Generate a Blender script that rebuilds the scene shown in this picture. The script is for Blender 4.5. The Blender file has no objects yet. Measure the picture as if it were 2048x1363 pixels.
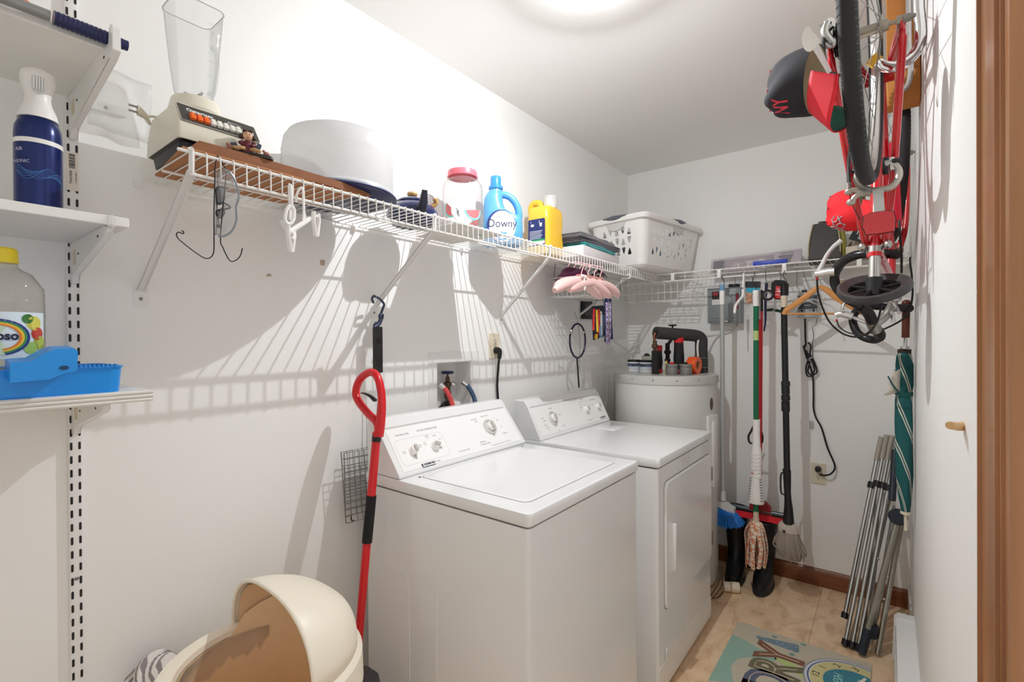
import bpy, bmesh, math, random
from mathutils import Vector, Matrix, Euler
random.seed(7)
C = bpy.context.scene.collection
SC = bpy.context.scene
PI = math.pi
# ------------------------------------------------------------------ camera
FPX, YAW, PITCH, ROLL = 972.85, 0.65780384, -0.00448588, -0.00597513
CAM = Vector((1.390, 0.0, 1.343))
_F = Vector((-math.sin(YAW)*math.cos(PITCH), math.cos(YAW)*math.cos(PITCH), math.sin(PITCH)))
_r = Vector((math.cos(YAW), math.sin(YAW), 0)); _u = _r.cross(_F)
_R = _r*math.cos(ROLL) + _u*math.sin(ROLL); _U = -_r*math.sin(ROLL) + _u*math.cos(ROLL)
cd = bpy.data.cameras.new('camera'); cam = bpy.data.objects.new('camera', cd); C.objects.link(cam)
cd.sensor_fit = 'HORIZONTAL'; cd.sensor_width = 36.0; cd.lens = FPX/2048*36.0
cd.clip_start = 0.02
M = Matrix.Identity(4)
for i in range(3):
    M[i][0] = _R[i]; M[i][1] = _U[i]; M[i][2] = -_F[i]; M[i][3] = CAM[i]
cam.matrix_world = M
SC.camera = cam
# ------------------------------------------------------------------ light
SC.view_settings.view_transform = 'Standard'; SC.view_settings.look = 'None'
SC.view_settings.exposure = 1.0; SC.view_settings.gamma = 1.0
SC.view_settings.use_curve_mapping = False
w = bpy.data.worlds.new('ambient_fill'); SC.world = w; w.use_nodes = True  # ambient fill added to lift the shade, not a daylight source
w.node_tree.nodes['Background'].inputs[0].default_value = (0.95, 0.98, 1.0, 1)
w.node_tree.nodes['Background'].inputs[1].default_value = 0.50
PT_W, DN_W = 8.0, 4.0                                   # the lamp's bare bulb and the added downward disc, watts
LAMP_AT = Vector((0.70, 1.30, 2.35)); 
SC.cycles.max_bounces = 16; SC.cycles.diffuse_bounces = 12; SC.cycles.transparent_max_bounces = 16
SC.cycles.caustics_reflective = False

# ------------------------------------------------------------------ helpers
def at(px, py, **k):
    """photo pixel (2048x1363) -> the world point on the plane x=, y= or z="""
    d = _R*((px-1024)/FPX) - _U*((py-681.5)/FPX) + _F
    a, v = list(k.items())[0]; i = 'xyz'.index(a)
    return CAM + d*((v-CAM[i])/d[i])

def lin(h):
    if isinstance(h, str):
        h = h.lstrip('#'); c = [int(h[i:i+2], 16)/255 for i in (0, 2, 4)]
    else: c = h
    return tuple((x/12.92 if x <= .04045 else ((x+.055)/1.055)**2.4) for x in c)

MATS = {}
def mat(name, col, rough=.5, metal=0., var=.04, scale=30., bump=0., trans=0., alpha=1., ior=1.45, coat=0., spec=.5, sheen=0., thin=False):
    if name in MATS: return MATS[name]
    m = bpy.data.materials.new(name); m.use_nodes = True; MATS[name] = m
    nt = m.node_tree; N = nt.nodes; b = N['Principled BSDF']
    c = lin(col)
    tc = N.new('ShaderNodeTexCoord'); nz = N.new('ShaderNodeTexNoise'); nz.inputs['Scale'].default_value = scale
    nz.inputs['Detail'].default_value = 4
    nt.links.new(tc.outputs['Object'], nz.inputs['Vector'])
    mx = N.new('ShaderNodeMix'); mx.data_type = 'RGBA'
    mx.inputs[6].default_value = (*[x*(1-var) for x in c], 1); mx.inputs[7].default_value = (*[min(1, x*(1+var)) for x in c], 1)
    nt.links.new(nz.outputs[0], mx.inputs[0]); nt.links.new(mx.outputs[2], b.inputs['Base Color'])
    b.inputs['Roughness'].default_value = rough; b.inputs['Metallic'].default_value = metal
    b.inputs['IOR'].default_value = ior; b.inputs['Specular IOR Level'].default_value = spec
    b.inputs['Transmission Weight'].default_value = trans; b.inputs['Alpha'].default_value = alpha
    b.inputs['Coat Weight'].default_value = coat; b.inputs['Sheen Weight'].default_value = sheen
    if bump:
        bp = N.new('ShaderNodeBump'); bp.inputs['Strength'].default_value = bump; bp.inputs['Distance'].default_value = .003
        nt.links.new(nz.outputs[0], bp.inputs['Height']); nt.links.new(bp.outputs[0], b.inputs['Normal'])
    return m

def clear(name, col=(1, 1, 1), amount=.12, rough=.08, gloss=1.45):
    """thin clear plastic: mostly see-through, a little diffuse haze and a fresnel gloss"""
    if name in MATS: return MATS[name]
    m = bpy.data.materials.new(name); m.use_nodes = True; MATS[name] = m
    nt = m.node_tree; N = nt.nodes; N.clear()
    out = N.new('ShaderNodeOutputMaterial'); tr = N.new('ShaderNodeBsdfTransparent'); 
    ec = N.new('ShaderNodeMix'); ec.data_type = 'RGBA'; ec.inputs[6].default_value = (*lin(col), 1); ec.inputs[7].default_value = (*[v*.42 for v in lin(col)], 1)
    df = N.new('ShaderNodeBsdfDiffuse'); df.inputs[0].default_value = (.88, .88, .88, 1)
    tl = N.new('ShaderNodeBsdfTranslucent'); tl.inputs[0].default_value = (.88, .88, .88, 1)
    ad = N.new('ShaderNodeMixShader'); ad.inputs[0].default_value = .4
    gl = N.new('ShaderNodeBsdfGlossy'); gl.inputs['Roughness'].default_value = rough
    nz = N.new('ShaderNodeTexNoise'); nz.inputs['Scale'].default_value = 18
    mr = N.new('ShaderNodeMapRange'); mr.inputs[3].default_value = amount*.96; mr.inputs[4].default_value = amount*1.04
    lw = N.new('ShaderNodeLayerWeight'); lw.inputs[0].default_value = .5
    pw = N.new('ShaderNodeMath'); pw.operation = 'POWER'; pw.inputs[1].default_value = 4.0
    ml = N.new('ShaderNodeMath'); ml.operation = 'MULTIPLY_ADD'; ml.inputs[1].default_value = .45; ml.inputs[2].default_value = .035
    m1 = N.new('ShaderNodeMixShader'); m2 = N.new('ShaderNodeMixShader')
    L = nt.links.new
    L(nz.outputs[0], mr.inputs[0]); L(mr.outputs[0], m1.inputs[0])
    L(df.outputs[0], ad.inputs[1]); L(tl.outputs[0], ad.inputs[2])
    L(tr.outputs[0], m1.inputs[1]); L(ad.outputs[0], m1.inputs[2])
    L(lw.outputs['Facing'], pw.inputs[0]); L(pw.outputs[0], ec.inputs[0]); L(ec.outputs[2], tr.inputs[0]); L(pw.outputs[0], ml.inputs[0]); L(ml.outputs[0], m2.inputs[0]); L(m1.outputs[0], m2.inputs[1]); L(gl.outputs[0], m2.inputs[2])
    L(m2.outputs[0], out.inputs[0])
    return m

def smooth_path(pts, k, closed=False):
    if k <= 1 or len(pts) < 3: return [Vector(p) for p in pts]
    P = [Vector(p) for p in pts]; n = len(P); out = []
    rng = range(n) if closed else range(n-1)
    for i in rng:
        p1, p2 = P[i], P[(i+1) % n]
        p0 = P[(i-1) % n] if (closed or i > 0) else p1*2-p2
        p3 = P[(i+2) % n] if (closed or i+2 < n) else p2*2-p1
        for j in range(k):
            t = j/k
            out.append(.5*((2*p1)+(p2-p0)*t+(2*p0-5*p1+4*p2-p3)*t*t+(3*p1-p0-3*p2+p3)*t**3))
    if not closed: out.append(P[-1])
    return out

def rrect(w, h, r, n=4):
    """rounded rectangle outline, centred"""
    r = min(r, w/2-1e-5, h/2-1e-5); o = []
    for cx, cy, a in ((w/2-r, h/2-r, 0), (-w/2+r, h/2-r, 90), (-w/2+r, -h/2+r, 180), (w/2-r, -h/2+r, 270)):
        for i in range(n+1):
            t = math.radians(a+90*i/n); o.append((cx+r*math.cos(t), cy+r*math.sin(t)))
    return o

def RX(a): return Matrix.Rotation(a, 4, 'X')
def RY(a): return Matrix.Rotation(a, 4, 'Y')
def RZ(a): return Matrix.Rotation(a, 4, 'Z')
def T(*a): return Matrix.Translation(Vector(a if len(a) == 3 else a[0]))
def frame(o, x, y):
    """matrix with origin o, local x along x, local y near y, z = x cross y"""
    x = Vector(x).normalized(); z = x.cross(Vector(y)).normalized(); y = z.cross(x)
    m = Matrix.Identity(4)
    for i in range(3): m[i][0] = x[i]; m[i][1] = y[i]; m[i][2] = z[i]; m[i][3] = o[i]
    return m
RIGHT = Matrix(((0, 0, 1, 0), (1, 0, 0, 0), (0, 1, 0, 0), (0, 0, 0, 1)))   # text facing +x, running along +y, up z
FRONT = Matrix(((1, 0, 0, 0), (0, 0, -1, 0), (0, 1, 0, 0), (0, 0, 0, 1)))  # text facing -y, running along +x

class B:
    def __init__(s, M=None): s.bm = bmesh.new(); s.M = M or Matrix.Identity(4); s.flat = []
    def add(s, vs, fs, flat=False):
        V = [s.bm.verts.new(s.M @ Vector(v)) for v in vs]
        for f in fs:
            try:
                fc = s.bm.faces.new([V[i] for i in f]); fc.smooth = not flat
            except ValueError: pass
        return s
    def box(s, x0, x1, y0, y1, z0, z1, bev=0., seg=2, M=None):
        t = bmesh.new(); bmesh.ops.create_cube(t, size=1)
        for v in t.verts: v.co = Vector(((x0+x1)/2+v.co.x*(x1-x0), (y0+y1)/2+v.co.y*(y1-y0), (z0+z1)/2+v.co.z*(z1-z0)))
        if bev: bmesh.ops.bevel(t, geom=t.edges[:], offset=min(bev, .49*min(abs(x1-x0), abs(y1-y0), abs(z1-z0))), segments=seg, profile=.5, affect='EDGES')
        t.verts.index_update()
        vs = [(M @ v.co if M else v.co) for v in t.verts]; fs = [[v.index for v in f.verts] for f in t.faces]
        t.free(); return s.add(vs, fs, flat=not bev)
    def loft(s, rings, cap=True, closed=False, flat=False):
        n = len(rings[0]); vs = [v for r in rings for v in r]; fs = []
        m = len(rings)
        for i in range(m if closed else m-1):
            for j in range(n):
                a, b = i*n+j, i*n+(j+1) % n; c, d = ((i+1) % m)*n+(j+1) % n, ((i+1) % m)*n+j
                fs.append((a, b, c, d))
        if cap and not closed:
            fs.append(tuple(range(n-1, -1, -1))); fs.append(tuple((m-1)*n+j for j in range(n)))
        return s.add(vs, fs, flat)
    def tube(s, pts, r, n=8, k=1, closed=False, cap=True, flatten=1., up=(0, 0, 1)):
        P = smooth_path(pts, k, closed); m = len(P); rings = []
        R = r if callable(r) else (lambda t: r)
        prev = None
        for i in range(m):
            if closed: d = P[(i+1) % m]-P[i-1]
            else: d = P[min(i+1, m-1)]-P[max(i-1, 0)]
            if d.length < 1e-9: d = Vector((0, 0, 1))
            d.normalize()
            if prev is None:
                u = Vector(up)
                if abs(u.dot(d)) > .95: u = Vector((1, 0, 0)) if abs(d.x) < .9 else Vector((0, 1, 0))
                a = (u - d*u.dot(d)).normalized()
            else:
                a = prev - d*prev.dot(d)
                a = a.normalized() if a.length > 1e-6 else prev
            prev = a; b = d.cross(a); q = R(i/(m-1 if m > 1 else 1))
            rings.append([P[i]+a*(q*flatten*math.cos(2*PI*j/n))+b*(q*math.sin(2*PI*j/n)) for j in range(n)])
        return s.loft(rings, cap, closed)
    def cyl(s, p0, p1, r, n=16, r2=None):
        r2 = r if r2 is None else r2
        return s.tube([p0, p1], lambda t: r+(r2-r)*t, n)
    def lathe(s, prof, n=32, o=(0, 0, 0), M=None, sx=1., sy=1., a0=0., a1=2*PI):
        full = abs(a1-a0-2*PI) < 1e-6; cnt = n if full else n+1
        vs = []; fs = []
        for r, z in prof:
            for j in range(cnt):
                t = a0+(a1-a0)*j/n; p = Vector((r*math.cos(t)*sx, r*math.sin(t)*sy, z))
                if M: p = M @ p
                vs.append(p+Vector(o))
        for i in range(len(prof)-1):
            for j in range(n):
                a, b = i*cnt+j, i*cnt+(j+1) % cnt
                fs.append((a, b, b+cnt, a+cnt))
        if full and prof[0][0] > 1e-6 and len(prof) > 2: fs.append(tuple(range(n-1, -1, -1))) if s_cap else None
        return s.add(vs, fs)
    def prism(s, poly, h0, h1, M=None, flat=True):
        n = len(poly)
        r0 = [Vector((x, y, h0)) for x, y in poly]; r1 = [Vector((x, y, h1)) for x, y in poly]
        if M: r0 = [M @ v for v in r0]; r1 = [M @ v for v in r1]
        return s.loft([r0, r1], True, False, flat)
    def ell(s, c, r, n=20, m=12, M=None):
        rr = r if isinstance(r, (tuple, list)) else (r, r, r); vs = []; fs = []
        for i in range(m+1):
            for j in range(n):
                p, t = PI*i/m, 2*PI*j/n
                q = Vector((rr[0]*math.sin(p)*math.cos(t), rr[1]*math.sin(p)*math.sin(t), rr[2]*math.cos(p)))
                vs.append((M @ q if M else q)+Vector(c))
        for i in range(m):
            for j in range(n):
                a, b = i*n+j, i*n+(j+1) % n; fs.append((a, a+n, b+n, b))
        return s.add(vs, fs)
    def torus(s, c, R, r, M=None, n=32, k=8, sx=1., sy=1.):
        pts = [Vector((R*math.cos(2*PI*i/n)*sx, R*math.sin(2*PI*i/n)*sy, 0)) for i in range(n)]
        pts = [(M @ p if M else p)+Vector(c) for p in pts]
        return s.tube(pts, r, k, 1, True)
    def sheet(s, grid, flat=False):
        m, n = len(grid), len(grid[0]); vs = [v for r in grid for v in r]
        return s.add(vs, [(i*n+j, i*n+j+1, (i+1)*n+j+1, (i+1)*n+j) for i in range(m-1) for j in range(n-1)], flat)
    def text(s, body, size, M, depth=.0006, align='CENTER', bold=0., shear=0., sx=1., wrap=None):
        cu = bpy.data.curves.new('t', 'FONT'); cu.body = body; cu.size = size; cu.align_x = align; cu.align_y = 'CENTER'
        cu.extrude = depth; cu.offset = bold; cu.shear = shear; cu.resolution_u = 3
        o = bpy.data.objects.new('t', cu); C.objects.link(o)
        bpy.context.view_layer.update()
        me = bpy.data.meshes.new_from_object(o.evaluated_get(bpy.context.evaluated_depsgraph_get()))
        vs = []
        for v in me.vertices:
            p = Vector((v.co.x*sx, v.co.y, v.co.z))
            vs.append(M @ (wrap(p) if wrap else p))
        fs = [list(p.vertices) for p in me.polygons]
        bpy.data.objects.remove(o); bpy.data.curves.remove(cu); bpy.data.meshes.remove(me)
        return s.add(vs, fs, True)
s_cap = False

def tag(o, label=None, cat=None, group=None, kind=None):
    for k, v in (('label', label), ('category', cat), ('group', group), ('kind', kind)):
        if v: o[k] = v
    return o
def thing(name, label, cat, loc=(0, 0, 0), rz=0., group=None, rot=None):
    o = bpy.data.objects.new(name, None); C.objects.link(o); o.location = loc
    o.rotation_euler = rot if rot else (0, 0, rz); o.empty_display_size = .05
    return tag(o, label, cat, group)
def obj(name, b, m, parent=None, world=False, sharp=35, solid=0., sub=0, label=None):
    """world=True: the builder used world coordinates; move them into the (unrotated or rotated) parent"""
    if world and parent:
        mw = (Matrix.Translation(parent.location) @ parent.rotation_euler.to_matrix().to_4x4()).inverted()
        if parent.parent:
            g = parent.parent
            mg = Matrix.Translation(g.location) @ g.rotation_euler.to_matrix().to_4x4()
            mw = mw @ mg.inverted()
        for v in b.bm.verts: v.co = mw @ v.co
    bmesh.ops.remove_doubles(b.bm, verts=b.bm.verts, dist=1e-6)
    bmesh.ops.recalc_face_normals(b.bm, faces=b.bm.faces)
    me = bpy.data.meshes.new(name); b.bm.to_mesh(me); b.bm.free()
    me.materials.append(m)
    try: me.set_sharp_from_angle(angle=math.radians(sharp))
    except Exception: pass
    o = bpy.data.objects.new(name, me); C.objects.link(o)
    if parent: o.parent = parent
    if solid:
        md = o.modifiers.new('solid', 'SOLIDIFY'); md.thickness = solid; md.offset = 0
    if sub:
        md = o.modifiers.new('sub', 'SUBSURF'); md.levels = sub; md.render_levels = sub
    if label: o['label'] = label
    return o
def struct(name, b, m, parent=None, **k):
    o = obj(name, b, m, parent, **k)
    if not parent: o['kind'] = 'structure'
    return o
def one(name, label, cat, b, m, group=None, **k):
    """a thing that is a single mesh: origin moved to its lowest middle"""
    vs = [v.co for v in b.bm.verts]
    lo = Vector((min(v.x for v in vs), min(v.y for v in vs), min(v.z for v in vs))); hi = Vector((max(v.x for v in vs), max(v.y for v in vs), max(v.z for v in vs)))
    c = Vector(((lo.x+hi.x)/2, (lo.y+hi.y)/2, lo.z))
    for v in b.bm.verts: v.co -= c
    o = obj(name, b, m, None, **k); o.location = c
    return tag(o, label, cat, group)
def dup(root, loc=None, rz=None, label=None, group=None, rot=None):
    r = root.copy(); C.objects.link(r)
    if loc is not None: r.location = loc
    if rz is not None: r.rotation_euler = (0, 0, rz)
    if rot is not None: r.rotation_euler = rot
    if label: r['label'] = label
    if group: r['group'] = group
    for ch in list(root.children):
        c = ch.copy(); C.objects.link(c); c.parent = r
        for g in list(ch.children):
            d = g.copy(); C.objects.link(d); d.parent = c
    return r
def facing(x, y):
    """rotation about z that turns local -y towards the doorway the picture was taken from"""
    dx, dy = 1.39-x, -y
    return math.atan2(dx, -dy)
# ------------------------------------------------------------------ common materials
def wall_mat(name, col, dirt=.5, rough=.55):
    m = mat(name, col, rough, var=.012, scale=3, bump=.02)
    nt = m.node_tree; N = nt.nodes; L = nt.links.new; b = N['Principled BSDF']
    tc = [n for n in N if n.type == 'TEX_COORD'][0]; mx = [n for n in N if n.type == 'MIX'][0]
    n2 = N.new('ShaderNodeTexNoise'); n2.inputs['Scale'].default_value = 9; n2.inputs['Detail'].default_value = 9; n2.inputs['Roughness'].default_value = .7
    L(tc.outputs['Object'], n2.inputs['Vector'])
    cr = N.new('ShaderNodeMapRange'); cr.inputs[1].default_value = .70; cr.inputs[2].default_value = .78; cr.inputs[4].default_value = dirt*.3
    L(n2.outputs[0], cr.inputs[0])
    m2 = N.new('ShaderNodeMix'); m2.data_type = 'RGBA'; m2.inputs[7].default_value = (*lin('#8d8478'), 1)
    L(cr.outputs[0], m2.inputs[0]); L(mx.outputs[2], m2.inputs[6]); L(m2.outputs[2], b.inputs['Base Color'])
    return m
WALL = wall_mat('wall_paint', '#f0f0ee'); CEIL = mat('ceiling_paint', '#f1f1ef', .7, var=.015, scale=2)
def wood(name, dark, light, rough=.35, scale=(1, 18, 18), coat=.3):
    m = mat(name, dark, rough, coat=coat); nt = m.node_tree; N = nt.nodes; L = nt.links.new
    tc = [n for n in N if n.type == 'TEX_COORD'][0]; mx = [n for n in N if n.type == 'MIX'][0]; nz = [n for n in N if n.type == 'TEX_NOISE'][0]
    mp = N.new('ShaderNodeMapping'); mp.inputs['Scale'].default_value = scale
    L(tc.outputs['Object'], mp.inputs[0]); L(mp.outputs[0], nz.inputs['Vector']); nz.inputs['Scale'].default_value = 4; nz.inputs['Detail'].default_value = 8
    mx.inputs[6].default_value = (*lin(dark), 1); mx.inputs[7].default_value = (*lin(light), 1)
    return m
WOODX = wood('baseboard_wood', '#4f2510', '#93552c'); WOODZ = wood('door_trim_wood', '#7a4826', '#c48e5e', .30, (9, 9, .6), .15)
HANGWOOD = wood('hanger_wood', '#c07a35', '#d99a55', .35, (3, 12, 12))
WHITE_METAL = mat('white_enamel', '#e9e8e6', .28, var=.015, scale=6)
APPL = mat('appliance_enamel', '#e7e8e8', .18, var=.012, scale=5, coat=.2)
WIRE = mat('white_vinyl_wire', '#eceae6', .35, var=.02)
WPLAS = mat('white_plastic', '#efedea', .35, var=.02)
CREAM = mat('cream_plastic', '#ede4d2', .4, var=.02)
BLACKP = mat('black_plastic', '#17171a', .4, var=.1)
RUBBER = mat('black_rubber', '#202022', .65, var=.15, scale=80)
CHROME = mat('chrome', '#d8d8d8', .14, 1., var=.03)
ALU = mat('brushed_aluminium', '#b9b8b4', .32, 1., var=.05)
STEEL = mat('dull_steel', '#8f8d88', .38, 1., var=.08)
DARKW = mat('dark_wire', '#2a2624', .45, .6, var=.1)
DARKGAP = mat('dark_gap', '#26241f', .8, var=.1)
INK = mat('black_ink', '#1a1b1e', .6, var=.05)
INKG = mat('grey_ink', '#75767a', .6, var=.05)
WINK = mat('white_ink', '#f2f2f0', .6, var=.02)
NAVY = mat('navy_plastic', '#1c2350', .3, var=.08)
REDP = mat('red_plastic', '#d11f26', .3, var=.05)
IVORY = mat('ivory_plastic', '#ddd3bd', .4, var=.02)

def floor_mat():
    m = mat('vinyl_floor', '#bd9d78', .42, var=.1, scale=6); nt = m.node_tree; N = nt.nodes; L = nt.links.new; b = N['Principled BSDF']
    tc = [n for n in N if n.type == 'TEX_COORD'][0]; mx = [n for n in N if n.type == 'MIX'][0]; nz = [n for n in N if n.type == 'TEX_NOISE'][0]
    nz.inputs['Scale'].default_value = 9; nz.inputs['Detail'].default_value = 9; nz.inputs['Roughness'].default_value = .62; nz.inputs['Distortion'].default_value = .8
    mp = N.new('ShaderNodeMapping'); mp.inputs['Scale'].default_value = (1.6, .9, 1); mp.inputs['Rotation'].default_value = (0, 0, .5)
    L(tc.outputs['Object'], mp.inputs[0]); L(mp.outputs[0], nz.inputs['Vector'])
    cr = N.new('ShaderNodeValToRGB'); e = cr.color_ramp.elements
    e[0].position = .28; e[0].color = (*lin('#b8946f'), 1); e[1].position = .72; e[1].color = (*lin('#ecd2b2'), 1)
    x = e.new(.48); x.color = (*lin('#dfbe9a'), 1)
    L(nz.outputs[0], cr.inputs[0])
    br = N.new('ShaderNodeTexBrick'); br.offset = 0; br.inputs['Scale'].default_value = 1; br.inputs['Brick Width'].default_value = .457; br.inputs['Row Height'].default_value = 40
    br.inputs['Mortar Size'].default_value = .0012; br.inputs['Color1'].default_value = br.inputs['Color2'].default_value = (1, 1, 1, 1); br.inputs['Mortar'].default_value = (.45, .38, .3, 1)
    mp2 = N.new('ShaderNodeMapping'); mp2.inputs['Location'].default_value = (.261, .09, 0); L(tc.outputs['Object'], mp2.inputs[0]); L(mp2.outputs[0], br.inputs['Vector'])
    mu = N.new('ShaderNodeMix'); mu.data_type = 'RGBA'; mu.blend_type = 'MULTIPLY'; mu.inputs[0].default_value = 1
    L(cr.outputs[0], mu.inputs[6]); L(br.outputs[0], mu.inputs[7]); 
    sp = N.new('ShaderNodeTexNoise'); sp.inputs['Scale'].default_value = 22; sp.inputs['Detail'].default_value = 3; L(tc.outputs['Object'], sp.inputs['Vector'])
    mr = N.new('ShaderNodeMapRange'); mr.inputs[1].default_value = .71; mr.inputs[2].default_value = .77; mr.inputs[4].default_value = .6; L(sp.outputs[0], mr.inputs[0])
    m3 = N.new('ShaderNodeMix'); m3.data_type = 'RGBA'; m3.inputs[7].default_value = (*lin('#4f3a2a'), 1); L(mr.outputs[0], m3.inputs[0]); L(mu.outputs[2], m3.inputs[6])
    L(m3.outputs[2], b.inputs['Base Color'])
    return m
FLOOR = floor_mat()

# ------------------------------------------------------------------ the room: x 0..1.474, y .. 3.09, z 0..2.44
RW, BW, CH, NEAR = 1.474, 3.09, 2.44, -.25
HALL = 2.45                                            # the hallway outside the doorway, behind the picture
struct('floor', B().box(-.1, HALL+.1, NEAR-.1, BW+.1, -.06, 0), FLOOR)
struct('ceiling', B().box(-.1, HALL+.1, NEAR-.1, BW+.1, CH, CH+.06), CEIL)
struct('wall_near', B().box(-.1, 1.62, NEAR-.1, NEAR, 0, CH), WALL)
struct('wall_hall', B().box(1.60, HALL, .68, .80, 0, CH), WALL)
HY0, HY1, HZ0, HZ1 = 1.318, 1.515, 1.0, 1.252          # hole for the washer outlet box
struct('wall_left', B().box(-.1, 0, NEAR, HY0, 0, CH).box(-.1, 0, HY1, BW+.1, 0, CH).box(-.1, 0, HY0, HY1, 0, HZ0).box(-.1, 0, HY0, HY1, HZ1, CH), WALL)
struct('wall_back', B().box(0, RW, BW, BW+.1, 0, CH), WALL)
struct('wall_right', B().box(RW, RW+.1, .80, BW+.1, 0, CH), WALL)
struct('baseboard_back', B().prism([(0, 0), (.013, 0), (.013, .07), (.009, .082), (.004, .09), (0, .092)], 0, 1.474,
       Matrix(((0, 0, 1, 0), (-1, 0, 0, BW), (0, 1, 0, 0), (0, 0, 0, 1)))), WOODX)
struct('baseboard_right', B().box(RW-.008, RW, 2.64, BW-.013, 0, .12, .002), WHITE_METAL)
# wooden door jamb with a moulded face at the near end of the right wall
jamb = [(1.60, .80), (1.474, .80), (1.4738, .792), (1.4775, .7915), (1.4775, .704), (1.4770, .7005), (1.4805, .700), (1.4803, .686), (1.4795, .6835), (1.4823, .683), (1.4820, .668), (1.4830, .664), (1.60, .660)]
struct('door_1', B().prism(jamb, 0, CH), WOODZ)
one('wooden_peg', 'small light tan wooden peg sticking out beside the dark door jamb on the right', 'peg',
    B().tube([(1.4735, .93, 1.216), (1.466, .91, 1.218), (1.4565, .885, 1.222)], lambda t: .0065-.0012*t, 10), mat('peg_wood', '#cfa873', .5))
# ------------------------------------------------------------------ ceiling lamp (just above the frame)
lampt = thing('ceiling_lamp', 'round ceiling lamp with a glowing ring above the washer', 'lamp', (LAMP_AT.x, LAMP_AT.y, CH))
obj('base', B().lathe([(0, 0), (.04, 0), (.04, -.008), (.025, -.02), (.02, -.05), (0, -.05)], 24), WPLAS, lampt)
def glow(name, col, k):
    gm = bpy.data.materials.new(name); gm.use_nodes = True; g_ = gm.node_tree.nodes; g_.clear()
    e_ = g_.new('ShaderNodeEmission'); e_.inputs[0].default_value = (*col, 1); e_.inputs[1].default_value = k
    o_ = g_.new('ShaderNodeOutputMaterial'); gm.node_tree.links.new(e_.outputs[0], o_.inputs[0]); return gm
obj('bulb', B().ell((0, 0, -.078), .010, 16, 10), glow('bulb_glow', (.98, .99, 1), 20), lampt)
for nm_, ty_, pw_, rd_ in (('bare_bulb_light', 'POINT', PT_W, .0045), ('added_down_disc', 'AREA', DN_W, .011)):  # the downward disc is added to spread light lower on the walls
    ld = bpy.data.lights.new(nm_, ty_); ld.energy = pw_; ld.color = (.95, .98, 1)
    if ty_ == 'POINT': ld.shadow_soft_size = rd_
    else: ld.shape = 'DISK'; ld.size = rd_
    lo_ = bpy.data.objects.new(nm_, ld); C.objects.link(lo_); lo_.parent = lampt; lo_.location = (0, 0, -.096)
obj('added_disc_holder', B().lathe([(0, -.05), (.02, -.05), (.02, -.084), (.012, -.0885), (0, -.0885)], 24), WPLAS, lampt)  # made-up holder for the added disc
obj('added_glow_ring', B().torus((0, 0, -.080), .036, .008, None, 36, 10), glow('added_ring_glow', (.98, .99, 1), 40), lampt)  # unseen ring added to brighten the ceiling around the bulb

# ------------------------------------------------------------------ baseboard heater on the right wall
ht = thing('baseboard_heater', 'long white electric baseboard heater along the foot of the right wall', 'heater', (RW, 1.7, 0))
y0, y1 = -.9, .9
prof = [(0, .004), (0, .182), (-.050, .182), (-.060, .176), (-.062, .150), (-.062, .148), (-.0575, .148), (-.0575, .166), (-.049, .172), (-.008, .172), (-.008, .02)]
HM = Matrix(((1, 0, 0, 0), (0, 0, 1, 0), (0, 1, 0, 0), (0, 0, 0, 1)))
obj('cover', B().prism(prof, y0+.03, y1-.03, HM), WHITE_METAL, ht)
obj('front_panel', B().box(-.066, -.058, y0+.03, y1-.03, .022, .125, .003), WHITE_METAL, ht)
obj('inner_grille', B().box(-.05, -.012, y0+.04, y1-.04, .03, .15), DARKGAP, ht)
for a, b_ in ((y0, y0+.05), (y1-.05, y1)):
    obj('end_cap', B().prism([(0, 0.004), (0, .186), (-.052, .186), (-.066, .172), (-.072, .01), (-.072, .004)], a, b_, HM), WHITE_METAL, ht)
# ------------------------------------------------------------------ left: slotted track, brackets, shelves
tr = thing('shelf_track', 'white slotted metal wall track carrying the shelves at the far left', 'wall track', (0, .251, .3))
bm_ = B(); TW = .0105
bm_.prism([(0, -TW-.002), (.012, -TW), (.013, -TW+.002), (.013, TW-.002), (.012, TW), (0, TW+.002)], -.28, 1.95)
obj('channel', bm_, WHITE_METAL, tr)
sl = B(); k = 0; zz = -.25
while zz < 1.9:
    for s_ in (-1, 1):
        sl.prism([(x, y) for x, y in rrect(.0042, .0165, .0021)], .0128, .0134, Matrix(((0, 0, 1, 0), (1, 0, 0, s_*.0068), (0, 1, 0, zz), (0, 0, 0, 1))))
    zz += .0289
obj('slots', sl, INK, tr)
sc_ = B()
for z in (.55, .835, 1.17): sc_.lathe([(0, .0016), (.003, .0012), (.0042, 0)], 12, (.013, 0, z-.3), RY(PI/2))
obj('screws', sc_, STEEL, tr)
lb = obj('price_sticker', B().box(.0131, .0136, -.0095, .0095, 1.365, 1.447), mat('sticker_paper', '#e6ddd2', .7), tr, label='barcode sticker')
bb = B(); random.seed(3); z = 1.412
while z < 1.443:
    h = random.choice((.0008, .0014, .0022)); bb.box(.0136, .0139, -.006, .004, z, z+h); z += h+random.choice((.001, .0016))
MV = Matrix(((0, 0, 1, .0138), (0, -1, 0, 0), (1, 0, 0, 0), (0, 0, 0, 1)))      # text running up the sticker
bb.text('706424000', .0065, T(0, -.003, 1.393) @ MV, .0001); bb.text('12" WHITE BRKT', .0035, T(0, .0055, 1.393) @ MV, .0001)
obj('barcode', bb, INK, lb)

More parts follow.
